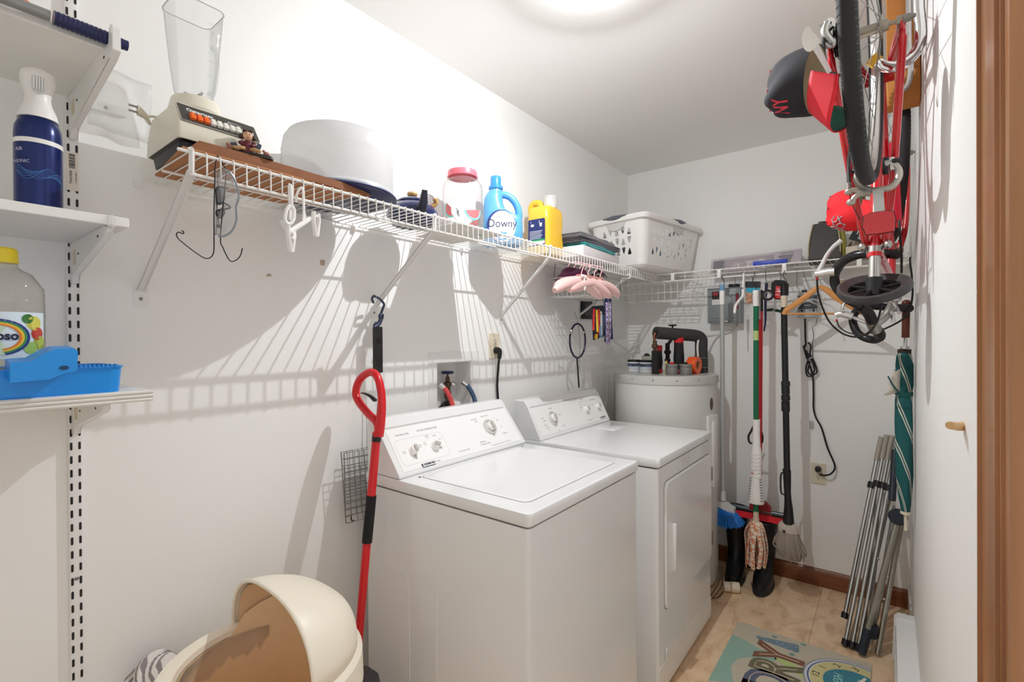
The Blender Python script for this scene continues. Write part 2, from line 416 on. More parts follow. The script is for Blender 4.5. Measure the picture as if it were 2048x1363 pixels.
def bracket(name, label, z, L_, loc_y=.251, lip=0.):
    t = thing(name, label, 'shelf bracket', (0.013, loc_y, z), 0, 'white brackets on the slotted track')
    poly = [(0, 0), (L_, 0), (L_+.006, -.004), (L_+.006, -.014), (L_-.01, -.02), (.03, -.066), (.012, -.085), (0, -.085)]
    W = .0062
    if lip: poly = [(0, 0), (L_-.012, 0), (L_-.010, lip), (L_+.002, lip+.004), (L_+.009, lip-.004), (L_+.011, -.018), (L_-.01, -.026), (.03, -.070), (.012, -.090), (0, -.090)]
    b = B().prism(poly, -W, W, Matrix(((1, 0, 0, 0), (0, 0, 1, 0), (0, 1, 0, 0), (0, 0, 0, 1))))
    bmesh.ops.bevel(b.bm, geom=b.bm.edges[:], offset=.0012, segments=2, affect='EDGES')
    obj('arm', b, WHITE_METAL, t)
    h = B()
    for x, zz in ((L_-.04, -.018), (.075, -.0335)):
        h.prism(rrect(.008, .004, .0019), -.0003, .0003, frame((x, -W-.0002, zz+.004), (1, 0, 0), (0, 0, 1)))
    obj('slot_hole', h, INK, t)
    lbm = B().box(.03, .055, -W-.0004, -W, -.05, -.018)
    obj('paper_sticker', lbm, mat('sticker_tan', '#d9cdb8', .7), t)
    return t
def board(name, label, z0, z1, x1, yend, edge=0):
    b = B().box(0.013, x1, -.18, yend, z0, z1, .0012, 1)
    if edge:
        h = (z1-z0)/3
        for i in range(3): b.tube([(x1, -.18, z0+h*(i+.5)), (x1, yend, z0+h*(i+.5))], h/2, 8)
    return one(name, label, 'shelf', b, mat('white_melamine', '#e8e7e3', .4, var=.015) if not edge else mat('old_painted_wood', '#e2dfd8', .5, var=.04, scale=40, bump=.1))
bracket('shelf_bracket', 'white metal bracket under the topmost white shelf board', 1.862, .314, lip=.026)
bracket('shelf_bracket', 'white metal bracket with a plastic tip under the middle white shelf board', 1.551, .262)
bracket('shelf_bracket', 'short white bracket under the lowest shelf with the grooved edge', 1.231, .235)
board('shelf_board', 'topmost white shelf board carrying the mop pole, far left', 1.862, 1.88, .288, .262)
board('shelf_board', 'middle white shelf board under the blue spray can', 1.551, 1.568, .288, .279)
board('shelf_board', 'lowest white shelf board with a grooved edge under the blue tray', 1.231, 1.252, .297, .31, 1)
tip = one('bracket_tip', 'clear plastic tip on the end of the middle white shelf bracket', 'clip',
    B().tube([(.276, .2505, 1.5415), (.2945, .2505, 1.5445), (.2965, .2505, 1.556), (.2935, .2505, 1.566)], .0055, 10, 3), clear('clear_tip', amount=.35))
# loose bar lying along the wall above the wire shelf
bw = thing('spare_bracket', 'unused white rounded shelf bracket flat on the wall left of the blender', 'shelf bracket', (0, .30, 1.80))
p0, p1 = at(165, 203, x=.006), at(258, 228, x=.006)
ln = (p1-p0).length; md = (p0+p1)/2
bw.location = (0, md.y, md.z)
obj('bar', B().prism(rrect(ln, .019, .009), 0, .010, frame((0, 0, 0), p1-p0, (0, 0, 1))), WHITE_METAL, bw)
obj('screw', B().lathe([(0, .002), (.003, .0015), (.004, 0)], 10, (.010, -.002, -.001), RY(PI/2)), STEEL, bw)
# blue handled pole on the top shelf
pb = at(251, 90.5, x=.304); pa = pb+(at(107, 35, x=.304)-pb)*2.8
d_ = (pb-pa).normalized()
pole = thing('mop_pole', 'grey pole with a ribbed navy grip lying along the front of the topmost shelf', 'pole', pa)
d0 = Vector((0, 0, 0)); Lp = (pb-pa).length
obj('shaft', B().tube([d0-d_*.1, d_*(Lp-.1)], .0085, 16), mat('grey_pole', '#8d8f8e', .35, .3), pole)
GL = (pb-at(107, 35, x=.304)).length
gp = [d_*(Lp-GL+GL*i/90) for i in range(91)]
obj('grip', B().tube(gp, lambda t: (.0112+.0005*math.cos(t*2*PI*16)) if t < .74 else .0112-.010*(t-.74), 18), NAVY, pole)
obj('end_cap', B().tube([d_*(Lp-.001), d_*(Lp+.003)], .0088, 16), NAVY, pole)
one('snack_bag', 'orange and red packet lying on the topmost shelf at the upper left corner', 'packet',
    B().ell((.22, .095, 1.902), (.075, .075, .021), 20, 10), mat('orange_packet', '#d9603a', .4, var=.25, scale=22))
# clear plastic sheet behind the blender
gs = []
random.seed(5)
for i in range(7):
    row = []
    for j in range(9):
        y = .275+.115*j/8; z = 1.815+.135*i/6-.010*j/8
        row.append(Vector((.016+.004*math.sin(j*1.3+i*.6)+.01*i/6, y, z)))
    gs.append(row)
one('plastic_sleeve', 'crumpled clear plastic sleeve against the wall left of the blender', 'plastic sleeve', B().sheet(gs), clear('clear_sleeve', amount=.16, rough=.4), solid=.0006)

# air freshener can on the middle shelf
cx, cy = .180, at(77, 300, x=.180).y
sp = thing('spray_can', 'tall navy spray can with a white trigger head on the middle left shelf', 'spray can', (cx, cy, 1.568), facing(cx, cy))
Rr = .0325
ST = 1.0
obj('can', B().lathe([(0, 0), (Rr-.003, 0), (Rr, .003), (Rr, .142), (Rr-.001, .156), (Rr-.006, .170), (Rr-.010, .1745), (0, .1745)], 40), mat('navy_can', '#1d2c66', .22, .35, var=.25, scale=7), sp)
obj('white_band', B().lathe([(Rr+.0003, .1235), (Rr+.0003, .1315)], 40), WPLAS, sp)
hd = B(); HR = Rr/.033
hd.loft([[Vector((rx*HR*math.cos(2*PI*j/28), ry*HR*math.sin(2*PI*j/28), z)) for j in range(28)] for z, rx, ry in
    ((.172, .0285, .0285), (.185, .0255, .0255), (.200, .0195, .0205), (.212, .0175, .0190), (.224, .0195, .021), (.236, .0235, .0245), (.247, .0245, .0245), (.256, .0225, .022), (.262, .015, .015), (.264, .004, .004))])
obj('spray_head', hd, WPLAS, sp)
nz_ = obj('nozzle', B().prism(rrect(.016, .026, .003), 0, .004, frame((0, -.0262, .228), (1, 0, 0), (0, -.12, 1))), mat('frosted_button', '#c9cccd', .3), sp)
nr = B()
for i in range(4): nr.box(-.0058+.0035*i, -.0042+.0035*i, -.0335, -.0300, .217, .239)
obj('nozzle_ridges', nr, WPLAS, nz_)
wr = lambda p: Vector((Rr*math.sin(p.x/Rr)*1.006, p.y, Rr*math.cos(p.x/Rr)*1.006))
wv = B()
for k in range(7):
    pts = []
    for i in range(25):
        a = -1.0+2.1*i/24; z = .070+(.014-.004*k)*math.sin(3.1*a+.3*k)-.02*a*0.3
        pts.append(Vector(((Rr+.0003)*math.sin(a), -(Rr+.0003)*math.cos(a), z)))
    wv.tube(pts, .00035, 4)
obj('wave_print', wv, mat('light_blue_ink', '#4f83c2', .3), sp)
lt = B().text('AIR', .009, FRONT, .0002, wrap=lambda p: wr(Vector((p.x-.028, p.y+.110, 0)))).text('ULTRASONIC', .0075, FRONT, .0002, wrap=lambda p: wr(Vector((p.x-.034, p.y+.089, 0)))).text('250 g', .007, FRONT, .0002, wrap=lambda p: wr(Vector((p.x-.030, p.y+.012, 0))))
obj('can_lettering', lt, mat('pale_ink', '#c7c9dd', .5), sp)
# cleaner bottle
cx, cy = .195, at(10, 650, x=.195).y
fb = thing('cleaner_bottle', 'big clear cleaner bottle with a yellow cap and fruit label on the lowest left shelf', 'bottle', (cx, cy, 1.2565), facing(cx, cy)-.05)
R2 = .0500
obj('bottle_body', B().lathe([(0, 0), (R2-.005, 0), (R2, .005), (R2, .155), (R2-.001, .157), (R2, .160), (R2-.001, .164), (R2, .168), (R2-.001, .172), (R2-.001, .178), (R2-.007, .188), (R2-.016, .203), (.022, .210), (.0165, .215), (.0158, .222), (.0158, .229)], 44), clear('clear_amber_plastic', '#f8f6f1', .07, .05), fb)
obj('cleaner_liquid', B().lathe([(0, .004), (R2-.004, .004), (R2-.003, .04), (0, .04)], 30), clear('pale_liquid', '#f5f0dc', .08), fb)
obj('cap', B().lathe([(0, .247), (.0135, .247), (.0165, .244), (.0178, .224), (.0178, .221), (0, .221)], 36), mat('yellow_cap', '#ecd531', .35), fb)
lbm = B().lathe([(R2+.0005, .058), (R2+.0005, .136)], 60, (0, 0, 0), None, 1, 1, math.radians(-160), math.radians(-20))
lab = obj('label', lbm, mat('label_paper', '#dcebf2', .4, var=.06), fb)
WR2 = lambda dx, dz, ex=.0: (lambda p: Vector(((R2+.0008+ex)*math.sin((p.x+dx)/R2), p.y+dz, (R2+.0008+ex)*math.cos((p.x+dx)/R2))))
def patch(poly, ex, dx, dz):
    b = B(); wrp = WR2(dx, dz, ex)
    vs = [FRONT @ wrp(Vector((x, y, 0))) for x, y in poly]
    c = FRONT @ wrp(Vector((sum(x for x, y in poly)/len(poly), sum(y for x, y in poly)/len(poly), 0)))
    n = len(vs); return b.add(vs+[c], [(i, (i+1) % n, n) for i in range(n)])
def arcp(a0, a1, r0, r1, sx=1.5, n=20):
    o = [(r1*sx*math.cos(a0+(a1-a0)*i/n), r1*math.sin(a0+(a1-a0)*i/n)) for i in range(n+1)]
    o2 = [(r0*sx*math.cos(a0+(a1-a0)*i/n), r0*math.sin(a0+(a1-a0)*i/n)) for i in range(n+1)]
    return o, o2
def arcstrip(r0, r1, ex, dx, dz, a0=-1.3, a1=2.9, sx=1.35):
    o, i_ = arcp(a0, a1, r0, r1, sx); b = B(); wrp = WR2(dx, dz, ex); n = len(o)
    vs = [FRONT @ wrp(Vector((x, y, 0))) for x, y in o+i_]
    return b.add(vs, [(k, k+1, n+k+1, n+k) for k in range(n-1)])
DX, DZ = .0, .098
obj('label_yellow', patch([(-.07, .036), (.020, .036), (-.01, .028), (-.07, .018)], .0003, 0, DZ), mat('label_yellow', '#f2b52a', .4), lab)
for (x, z, r, c) in ((.040, .020, .012, '#d9d25c'), (.046, .002, .011, '#c9473a'), (.050, -.014, .012, '#b4c850'), (.034, -.022, .010, '#9cc46a'), (.030, .027, .008, '#3f7d3a')):
    obj('fruit_print', patch([(x+r*math.cos(2*PI*i/18), z+r*math.sin(2*PI*i/18)) for i in range(18)], .0004, 0, DZ), mat('fruit_'+c[1:], c, .4, var=.15), lab)
obj('label_oval', patch([(.0275*1.35*math.cos(2*PI*i/30)-.008, .0295*math.sin(2*PI*i/30)-.004) for i in range(30)], .0006, 0, DZ), mat('label_green_white', '#cfe3c4', .4, var=.1), lab)
for r0, r1, c in ((.0275, .0305, '#2b3a86'), (.025, .0275, '#3f8f4f'), (.0225, .025, '#efc233'), (.020, .0225, '#df7a35')):
    obj('rainbow_band', arcstrip(r0, r1, .0007, -.008, DZ-.004), mat('rainbow_'+c[1:], c, .4), lab)
obj('label_name', B().text('Fabuloso', .0195, FRONT, .0003, bold=.0007, sx=.9, wrap=WR2(-.0135, DZ-.002, .001)), mat('label_navy', '#161a3a', .4), lab)
# blue tray
ty = thing('paint_tray', 'bright blue plastic tray with a handle on the lowest left shelf', 'tray', (.212, .108, 1.252))
BLUE = mat('bright_blue_plastic', '#1b8fe4', .28, var=.03)
def tray_ring(w, l, z, r): return [Vector((x, y, z)) for x, y in rrect(w, l, r)]
tb = B().loft([tray_ring(.158, .314, 0, .02), tray_ring(.166, .322, .044, .024), tray_ring(.170, .326, .044, .024), tray_ring(.170, .326, .047, .024), tray_ring(.162, .318, .047, .024), tray_ring(.146, .304, .003, .02)], True)
obj('tray_body', tb, BLUE, ty)
sp_ = B()
for i in range(9): sp_.box(.078, .086, .098+.006*i, .1008+.006*i, .045, .0505)
obj('comb_teeth', sp_, BLUE, ty)
hpoly = [at(a, c, x=.330) for a, c in ((20, 724), (62, 721), (96, 702), (112, 697), (150, 696), (156, 701), (155, 737), (148, 742), (128, 745), (100, 757), (60, 760), (20, 764))]
rings = [[v+Vector((q, 0, 0))+Vector((0, 0, dz)) for v in hpoly] for q, dz in ((-.052, .004), (-.004, 0), (0, -.001))]
obj('handle', B().loft(rings), BLUE, ty, world=True)
obj('hang_hole', B().prism([(.006*math.cos(2*PI*i/16), .0035*math.sin(2*PI*i/16)) for i in range(16)], 0, .0008, T(at(128, 735, x=.3302)) @ RIGHT), mat('dark_blue_hole', '#0c3f6d', .5), ty, world=True)
# ------------------------------------------------------------------ wire shelving: along the left wall and across the back wall
SZ = 1.715; YA, YB = .372, 3.085; FX = .302; LIP = .043
ws = thing('wire_shelf', 'long white wire shelf along the left wall above the washer and dryer', 'wire shelf', (0, YA, SZ))
fr = B()
for x, z, r in ((.012, 0, .0032), (.150, -.0045, .0030), (FX, 0, .0034), (FX+.001, -LIP, .0034)):
    fr.tube([(x, YA-(.020 if x > .2 and z > -.01 else 0), SZ+z), (x, YB, SZ+z)], r, 8)
obj('rail', fr, WIRE, ws, world=True)
n = int((YB-YA)/.0256)
cw = B()
for i in range(n+1):
    y = YA+.004+i*.0256
    cw.tube([(.006, y, SZ+.0045), (FX-.006, y, SZ+.0045), (FX+.002, y, SZ+.0045), (FX+.0048, y, SZ+.002), (FX+.0056, y, SZ-LIP-.002)], .00165, 5)
o = obj('cross_wires', cw, WIRE, ws, world=True)
def wallclip(y, parent, z=SZ):
    b = B().box(0, .010, y-.008, y+.008, z-.014, z+.012, .004).tube([(0, y, z-.006), (.017, y, z-.006)], .0065, 12)
    obj('wall_clip', b, WPLAS, parent, world=True)
wallclip(YA-.004, ws)
for y in (.95, 1.46, 1.95, 2.45): wallclip(y, ws)
BRK = [('nearest, beside the goggles', .372, 1.459, .377), ('second, carrying the utility hook', 1.028, 1.452, 1.030),
       ('third, above the wall outlet', 1.715, 1.446, 1.668), ('farthest, behind the pink hangers', 2.425, 1.475, 2.445)]
for lab, yw, zw, yf in BRK:
    t = thing('shelf_brace', 'white diagonal brace under the left wire shelf, ' + lab, 'shelf brace', (0, yw, zw), 0, 'diagonal braces of the left wire shelf')
    a, b_ = Vector((.004, yw, zw+.004)), Vector((FX-.004, yf, SZ-LIP+.008))
    d = (b_-a).normalized(); side = d.cross(Vector((0, 1, 0))).normalized()
    F_ = frame((a+b_)/2, d, (0, 1, 0)); L_ = (b_-a).length
    up = B().prism([(-L_/2, -.0075), (L_/2, -.0075), (L_/2, .0075), (-L_/2, .0075)], -.0015, .0015, F_)
    up.prism([(-L_/2, -.0075), (L_/2, -.0075), (L_/2, -.006), (-L_/2, -.006)], -.0065, .0015, F_)
    up.prism([(-L_/2, .006), (L_/2, .006), (L_/2, .0075), (-L_/2, .0075)], -.0065, .0015, F_)
    up.tube([(FX-.004, yf, SZ-LIP+.006), (FX-.001, yf, SZ+.002), (FX+.004, yf-.004, SZ+.006)], .0055, 8)
    obj('strut', up, WHITE_METAL, t, world=True)
    fp = B().prism(rrect(.030, .046, .009), 0, .0022, T(0, yw, zw-.012) @ RIGHT)
    ft = obj('foot_plate', fp, WHITE_METAL, t, world=True)
    obj('screw', B(T(.0022, yw, zw-.017) @ RY(PI/2)).lathe([(0, .0022), (.0026, .0018), (.0040, 0)], 12), STEEL, t, world=True)
# back shelf with hanging rail
BY = 2.80; BX0, BX1 = .31, 1.466
bs = thing('wire_shelf', 'white wire shelf across the back wall with a hanging rail in front', 'wire shelf', (BX0, BW, SZ))
fr = B()
for y, z, r in ((BW-.010, 0, .0030), (BW-.15, -.0045, .0028), (BY, 0, .0034), (BY+.001, -LIP, .0040)):
    fr.tube([(BX0-.19 if z < -.03 else BX0, y, SZ+z), (BX1, y, SZ+z)], r, 8)
obj('rail', fr, WIRE, bs, world=True)
cw = B(); i = 0; x = BX0+.006
while x < BX1:
    cw.tube([(x, BW-.006, SZ+.0045), (x, BY+.004, SZ+.0045), (x, BY-.003, SZ+.003)], .00165, 5); x += .0256
obj('cross_wires', cw, WIRE, bs, world=True)
for x in (.405, .66, .975, 1.285):
    obj('rail_tie', B().box(x-.010, x+.010, BY-.0045, BY+.0045, SZ-LIP-.002, SZ+.002, .002), WIRE, bs, world=True)
obj('end_bracket', B().box(BX1-.004, BX1+.006, BY-.008, BW-.003, SZ-.030, SZ-.004, .002), WIRE, bs, world=True)
# small wire basket hooked under the corner of the back shelf
ub = thing('under_shelf_basket', 'white wire basket hanging under the back shelf in the left corner', 'wire basket', (.16, 2.83, 1.56))
b = B(); x0, x1, yf, yb, zb = .08, .50, 2.825, 3.06, 1.565
for x in [x0+(x1-x0)*i/11 for i in range(12)]:
    b.tube([(x, yf, 1.665), (x, yf, zb+.01), (x, yf+.01, zb), (x, yb, zb), (x, yb, 1.64)], .0016, 5)
for y in [yf+.01+(yb-yf-.01)*i/6 for i in range(7)]: b.tube([(x0, y, zb), (x1, y, zb)], .0016, 5)
for z in (1.665, 1.61): b.tube([(x0, yf, z), (x1, yf, z), (x1, yb, z), (x0, yb, z)], .0022, 6, 1, True)
obj('wire_body', b, WIRE, ub, world=True)
b = B()
for x in (x0+.04, x1-.03): b.tube([(x, yf, 1.665), (x, yf-.006, 1.70), (x, yf-.006, SZ+.012), (x, yf+.03, SZ+.012), (x, yb, SZ+.010)], .0022, 6)
obj('hook_wires', b, WIRE, ub, world=True)
# ------------------------------------------------------------------ on the left wire shelf
S0 = SZ+.0062
CARD = mat('brown_cardboard', '#b07a50', .8, var=.06, scale=60)
cs = [(.06, .385), (.297, .362), (.300, .55), (.292, .68), (.297, .775), (.25, .765), (.16, .735), (.06, .675)]
one('cardboard_sheet', 'brown cardboard sheet lying on the wire shelf under the blender', 'cardboard', B().prism(cs, S0, S0+.0035), CARD)
one('cardboard_strip', 'torn dark edged cardboard strip standing along the front of the wire shelf', 'cardboard',
    B().prism([(.376, .0005), (.392, .020), (.46, .021), (.60, .020), (.72, .018), (.765, .014), (.80, .006), (.80, 0), (.376, 0)], .262, .2965, T(0, 0, S0+.0035) @ Matrix(((0, 0, 1, 0), (1, 0, 0, 0), (0, 1, 0, 0), (0, 0, 0, 1)))), mat('cardboard_edge', '#8a5a3c', .8, var=.2, scale=40))
S1 = S0+.0036
# blender
BEIGE = mat('beige_appliance', '#dcd7c6', .3, var=.02)
bl = thing('kitchen_blender', 'vintage beige blender with orange and white push buttons and a clear jar', 'blender', (.165, .452, S1), PI/2)
# local: -y is the button side (world +x), x runs along the shelf (world y)
W0, D0 = .170, .178
def sec(w, y0, y1, z, r=.012): return [Vector((x, (y0+y1)/2+y, z)) for x, y in rrect(w, y1-y0, r)]
obj('foot_skirt', B().loft([sec(W0-.030, -.078, .082, 0), sec(W0-.022, -.082, .086, .004), sec(W0-.016, -.086, .090, .026), sec(W0-.004, -.0925, .0965, .030)]), BLACKP, bl)
obj('motor_base', B().loft([sec(W0-.002, -.0940, .098, .030, .006), sec(W0, -.095, .099, .033, .006), sec(W0-.002, -.092, .098, .064, .006), sec(W0-.012, -.058, .090, .112, .008), sec(W0-.030, -.050, .080, .119, .012), sec(W0-.05, -.045, .07, .121, .02)]), BEIGE, bl)
nrm = Vector((0, -.048, .034)).normalized()        # outward normal of the slanted button face
c0 = Vector((0, -.0755, .0880))+nrm*.0016
PM = frame(c0, (1, 0, 0), Vector((0, .034, .048)))
pl = obj('control_panel', B().prism(rrect(W0-.016, .052, .002), -.0005, .0010, PM), mat('dark_panel', '#3a3833', .35), bl)
obj('panel_rim', B().tube([PM @ Vector((x, y, .001)) for x, y in rrect(W0-.014, .054, .002)], .0009, 6, 1, True), mat('silver_trim', '#c7c4bb', .3, .7), pl)
BO, BWH = mat('orange_button', '#ef6a22', .3), mat('white_button', '#e7e4dc', .3)
for i in range(10):
    x = -.055+.0128*i
    b = B(PM @ T(x, -.0095, .001)).loft([[Vector((u, v, 0)) for u, v in rrect(.0105, .017, .002)], [Vector((u, v, .005)) for u, v in rrect(.0100, .016, .002)], [Vector((u, v+.001, .008)) for u, v in rrect(.0075, .009, .002)]])
    obj('button', b, BO if i < 3 else BWH, bl, label='orange push button' if i < 3 else 'white push button')
obj('panel_lettering', B(PM @ T(-.0365, .0125, .0012)).text('Osterizer', .0125, Matrix.Identity(4), .0003, bold=.0002, sx=1.05), WINK, pl)
pv = B().text('PULSE-MATIC', .0036, PM @ T(.031, .015, .0012), .0002)
pv.tube([PM @ Vector(p) for p in ((.017, .0125, .0014), (.031, .004, .0014), (.045, .0125, .0014))], .0006, 4)
obj('panel_mark', pv, WINK, pl)
obj('jar_collar', B().lathe([(0, .119), (.050, .119), (.052, .123), (.0505, .128), (.046, .148), (.0445, .150), (.038, .150), (.036, .136), (0, .134)], 40, (-.020, 0, 0)), BEIGE, bl)
def jsec(w, z, r): return [Vector((x, y, z)) for x, y in rrect(w, w, r, 6)]
JS = .80
_js = jsec
def jsec(w, z, r): return [Vector((v.x-.022, v.y, v.z)) for v in _js(w*JS, z, r*JS)]
jar = B().loft([jsec(.074, .150, .030), jsec(.082, .158, .030), jsec(.088, .175, .026), jsec(.100, .230, .022), jsec(.110, .290, .020), jsec(.119, .345, .020), jsec(.124, .350, .021), jsec(.123, .353, .021), jsec(.117, .350, .020)], False)
jm = clear('clear_glass', '#fafbfb', .04, .03)
jr = obj('glass_jar', jar, jm, bl)
obj('jar_handle', B().tube([(.022, .02, .30), (.034, .03, .298), (.038, .03, .275), (.034, .03, .225), (.026, .025, .195), (.014, .02, .190)], .0045, 10, 4), jm, bl)
obj('jar_rim', B().tube([Vector((x-.022, y, .352)) for x, y in rrect(.122*JS, .122*JS, .021*JS, 6)], .0009, 6, 1, True), mat('grey_rim', '#b4b4b8', .2, .1), jr)
gm_ = B()
for i in range(8): gm_.box(-.010, -.003 if i % 2 else .002, -.0444-.00096*i-.0002, -.0442-.00096*i+.0002, .20+.016*i, .2012+.016*i)
obj('measure_marks', gm_, mat('glass_marks', '#cfd1d1', .4), jr)
bld = B(T(-.022, 0, 0))
for a in range(4):
    t = a*PI/2+.4; d = Vector((math.cos(t), math.sin(t), 0)); p = d.cross(Vector((0, 0, 1)))
    bld.add([Vector((0, 0, .158))+p*.004, Vector((0, 0, .158))-p*.004, d*.022-p*.003+Vector((0, 0, .158+.010*(1 if a % 2 else .4))), d*.024+p*.003+Vector((0, 0, .158+.012*(1 if a % 2 else .4)))], [(0, 1, 2, 3)], True)
bld.M = T(-.022, 0, 0)
bld.cyl((0, 0, .150), (0, 0, .162), .006, 10)
obj('blade', bld, CHROME, bl, solid=.001)
cord = B().tube([(-.060, .060, .115), (-.080, .070, .118), (-.094, .068, .108), (-.092, .05, .092), (-.098, .03, .088), (-.105, .02, .093)], .0028, 8, 5)
obj('cord', cord, mat('beige_cord', '#cfc9b8', .5), bl)
pg = obj('plug', B().loft([[Vector((-.104, .018+x, .092+y)) for x, y in rrect(.010, .010, .003)], [Vector((-.118, .012+x, .097+y)) for x, y in rrect(.015, .016, .003)], [Vector((-.124, .010+x, .099+y)) for x, y in rrect(.015, .018, .002)]]), mat('beige_cord', '#cfc9b8', .5), bl)
obj('plug_prongs', B().box(-.139, -.123, .009, .0105, .1025, .1065).box(-.139, -.123, .009, .0105, .0915, .0955), STEEL, pg)
# figurine
fx, fy = .279, .492
fg = thing('cherub_figurine', 'small painted figurine of a dark haired child in a maroon dress at the shelf edge', 'figurine', (fx, fy, S1+.0213), facing(fx, fy)+.1)
fg.scale = (1.05, 1.05, 1.05)
SKIN = mat('painted_skin', '#d9a98a', .45); MAR = mat('maroon_paint', '#5c2029', .5, var=.2, scale=90); BRN = mat('brown_hair_paint', '#3a2418', .5, var=.2, scale=120)
obj('plinth', B().loft([[Vector((x+.008, y, 0)) for x, y in rrect(.082, .022, .006)], [Vector((x+.008, y, .006)) for x, y in rrect(.080, .020, .006)], [Vector((x+.008, y, .008)) for x, y in rrect(.074, .016, .006)]]), mat('dark_plinth', '#2a211c', .5, var=.3, scale=100), fg)
obj('body', B().loft([[Vector((a*math.cos(t*PI/8)+ox, b_*math.sin(t*PI/8), z)) for t in range(16)] for ox, z, a, b_ in ((0, .006, .017, .010), (0, .014, .016, .0105), (0, .022, .011, .009), (.001, .029, .009, .007), (.001, .033, .004, .004))]), MAR, fg)
obj('legs', B().tube([(-.004, -.006, .013), (-.012, -.012, .012), (-.021, -.012, .009)], .0042, 10, 3).tube([(.006, -.006, .013), (.011, -.013, .012), (.018, -.016, .009)], .0042, 10, 3).ell((-.023, -.012, .010), (.005, .004, .004)).ell((.020, -.016, .010), (.005, .004, .004)), mat('tan_shoes', '#b08a5e', .5), fg)
obj('arms', B().tube([(-.008, -.001, .029), (-.014, -.007, .024), (-.008, -.011, .021)], .0034, 8, 3).tube([(.009, -.001, .029), (.015, -.006, .024), (.007, -.011, .020)], .0034, 8, 3), MAR, fg)
hd = obj('head', B().ell((.001, -.001, .042), (.0095, .0090, .0102), 20, 14).ell((.001, -.0102, .0405), (.0016, .0016, .0014), 8, 6), SKIN, fg)
obj('eyes', B().ell((-.0025, -.0094, .0432), (.0011, .0008, .0013), 8, 6).ell((.0045, -.0094, .0432), (.0011, .0008, .0013), 8, 6).box(-.001, .003, -.0096, -.0088, .0362, .0368), INK, hd)
obj('hair', B().ell((.001, .0025, .0445), (.0108, .0098, .0105), 18, 10).ell((-.0105, .000, .040), (.005, .005, .0055)).ell((.0125, .000, .040), (.005, .005, .0055)).ell((-.004, -.0045, .0515), (.005, .004, .003)).ell((.006, -.0045, .0515), (.005, .004, .003)), BRN, fg)
obj('wings', B().prism([(0, .004), (-.008, .018), (-.018, .016), (-.020, .006), (-.012, .000)], -.0012, .0012, T(-.012, .004, .008) @ FRONT).prism([(0, .002), (.009, .016), (.016, .013), (.014, .004)], -.0012, .0012, T(.012, .005, .018) @ FRONT), mat('slate_wing', '#4a5266', .5, var=.2), fg)
obj('birds', B().ell((-.030, -.003, .011), (.007, .005, .006), 12, 8).ell((-.035, -.004, .017), (.0035, .003, .0035), 10, 6).ell((.036, -.002, .012), (.006, .004, .0045), 12, 8).ell((.031, -.002, .0165), (.003, .0025, .003), 10, 6), mat('pinkish_bird', '#a8705c', .5, var=.3, scale=120), fg)
# cake carrier
cx, cy = .160, .795
ck = thing('cake_carrier', 'frosted white round cake dome on a navy base tray on the wire shelf', 'cake carrier', (cx, cy, S1))
R = .148
FROST = clear('frosted_plastic', '#f7f7f6', .62, .25)
prof = [(R+.004, .022), (R+.004, .03)]
for i in range(9): prof += [(R+.0017, .034+i*.0125), (R+.0003, .0400+i*.0125)]
prof += [(R-.001, .150), (R-.004, .166), (R-.014, .182), (R-.035, .192), (.07, .198), (0, .200)]
obj('dome', B().lathe(prof, 72), FROST, ck)
obj('base_tray', B().lathe([(0, .001), (.105, .001), (.120, .004), (R-.002, .014), (R+.010, .019), (R+.011, .022), (R+.008, .024), (R-.006, .022), (0, .018)], 72), NAVY, ck)
obj('base_rim', B().lathe([(R-.010, .0225), (R+.006, .0245), (R+.005, .029), (R-.012, .028)], 72), mat('greyblue_rim', '#8e93a6', .35), ck)
# teapot
cx, cy = .135, 1.085
tp = thing('teapot', 'round navy enamel teapot with a wooden knob and pale handle on the wire shelf', 'teapot', (cx, cy, S0), facing(cx, cy)+.25)
ENAM = mat('navy_enamel', '#242a55', .15, var=.1, coat=.4)
obj('body', B().lathe([(0, 0), (.062, 0), (.074, .006), (.084, .022), (.086, .036), (.080, .052), (.066, .066), (.050, .074), (.048, .076), (0, .076)], 48), ENAM, tp)
obj('lid', B().lathe([(.052, .074), (.053, .079), (.046, .086), (.025, .091), (0, .092)], 40), ENAM, tp)
obj('knob', B().lathe([(0, .090), (.009, .090), (.008, .096), (.015, .099), (.018, .105), (.016, .111), (0, .113)], 24), mat('light_wood_knob', '#c59a63', .4, var=.15, scale=60), tp)
spt = [Vector((.005, -.066, .030)), Vector((.010, -.094, .050)), Vector((.012, -.108, .092))]
obj('spout', B().tube(spt, lambda t: .021-.012*t, 14, 5), mat('dark_spout', '#1c2030', .25), tp)
obj('handle', B().tube([(.062, .01, .060), (.085, .0, .085), (.060, -.018, .106), (.030, -.022, .106), (.018, -.02, .100)], .0048, 10, 5), WPLAS, tp)
obj('handle_grip', B().tube([(.064, .0, .072), (.080, -.004, .083), (.074, -.012, .098)], .0085, 12, 4), mat('light_wood_knob', '#c59a63', .4), tp)
# card leaning
cM = frame((.268, 1.170, S1+.0255), (-.20, .9, -.38), (-.3, .1, .9))
cdm = B(cM).box(-.052, .052, -.031, .031, -.002, .002, .0006, 1)
cdt = thing('price_card', 'white card with a small black logo leaning in front of the clear jar', 'card', cM.translation)
obj('card', cdm, mat('card_white', '#ecebea', .6), cdt, world=True)
lg = B(cM)
lg.text('E', .022, T(-.012, .004, .0021), .0003, bold=.0012).tube([(-.022, -.008, .0023), (-.022, .016, .0023), (-.004, .016, .0023), (-.004, -.008, .0023)], .0011, 4, 1, True)
obj('card_logo', lg, INK, cdt, world=True)
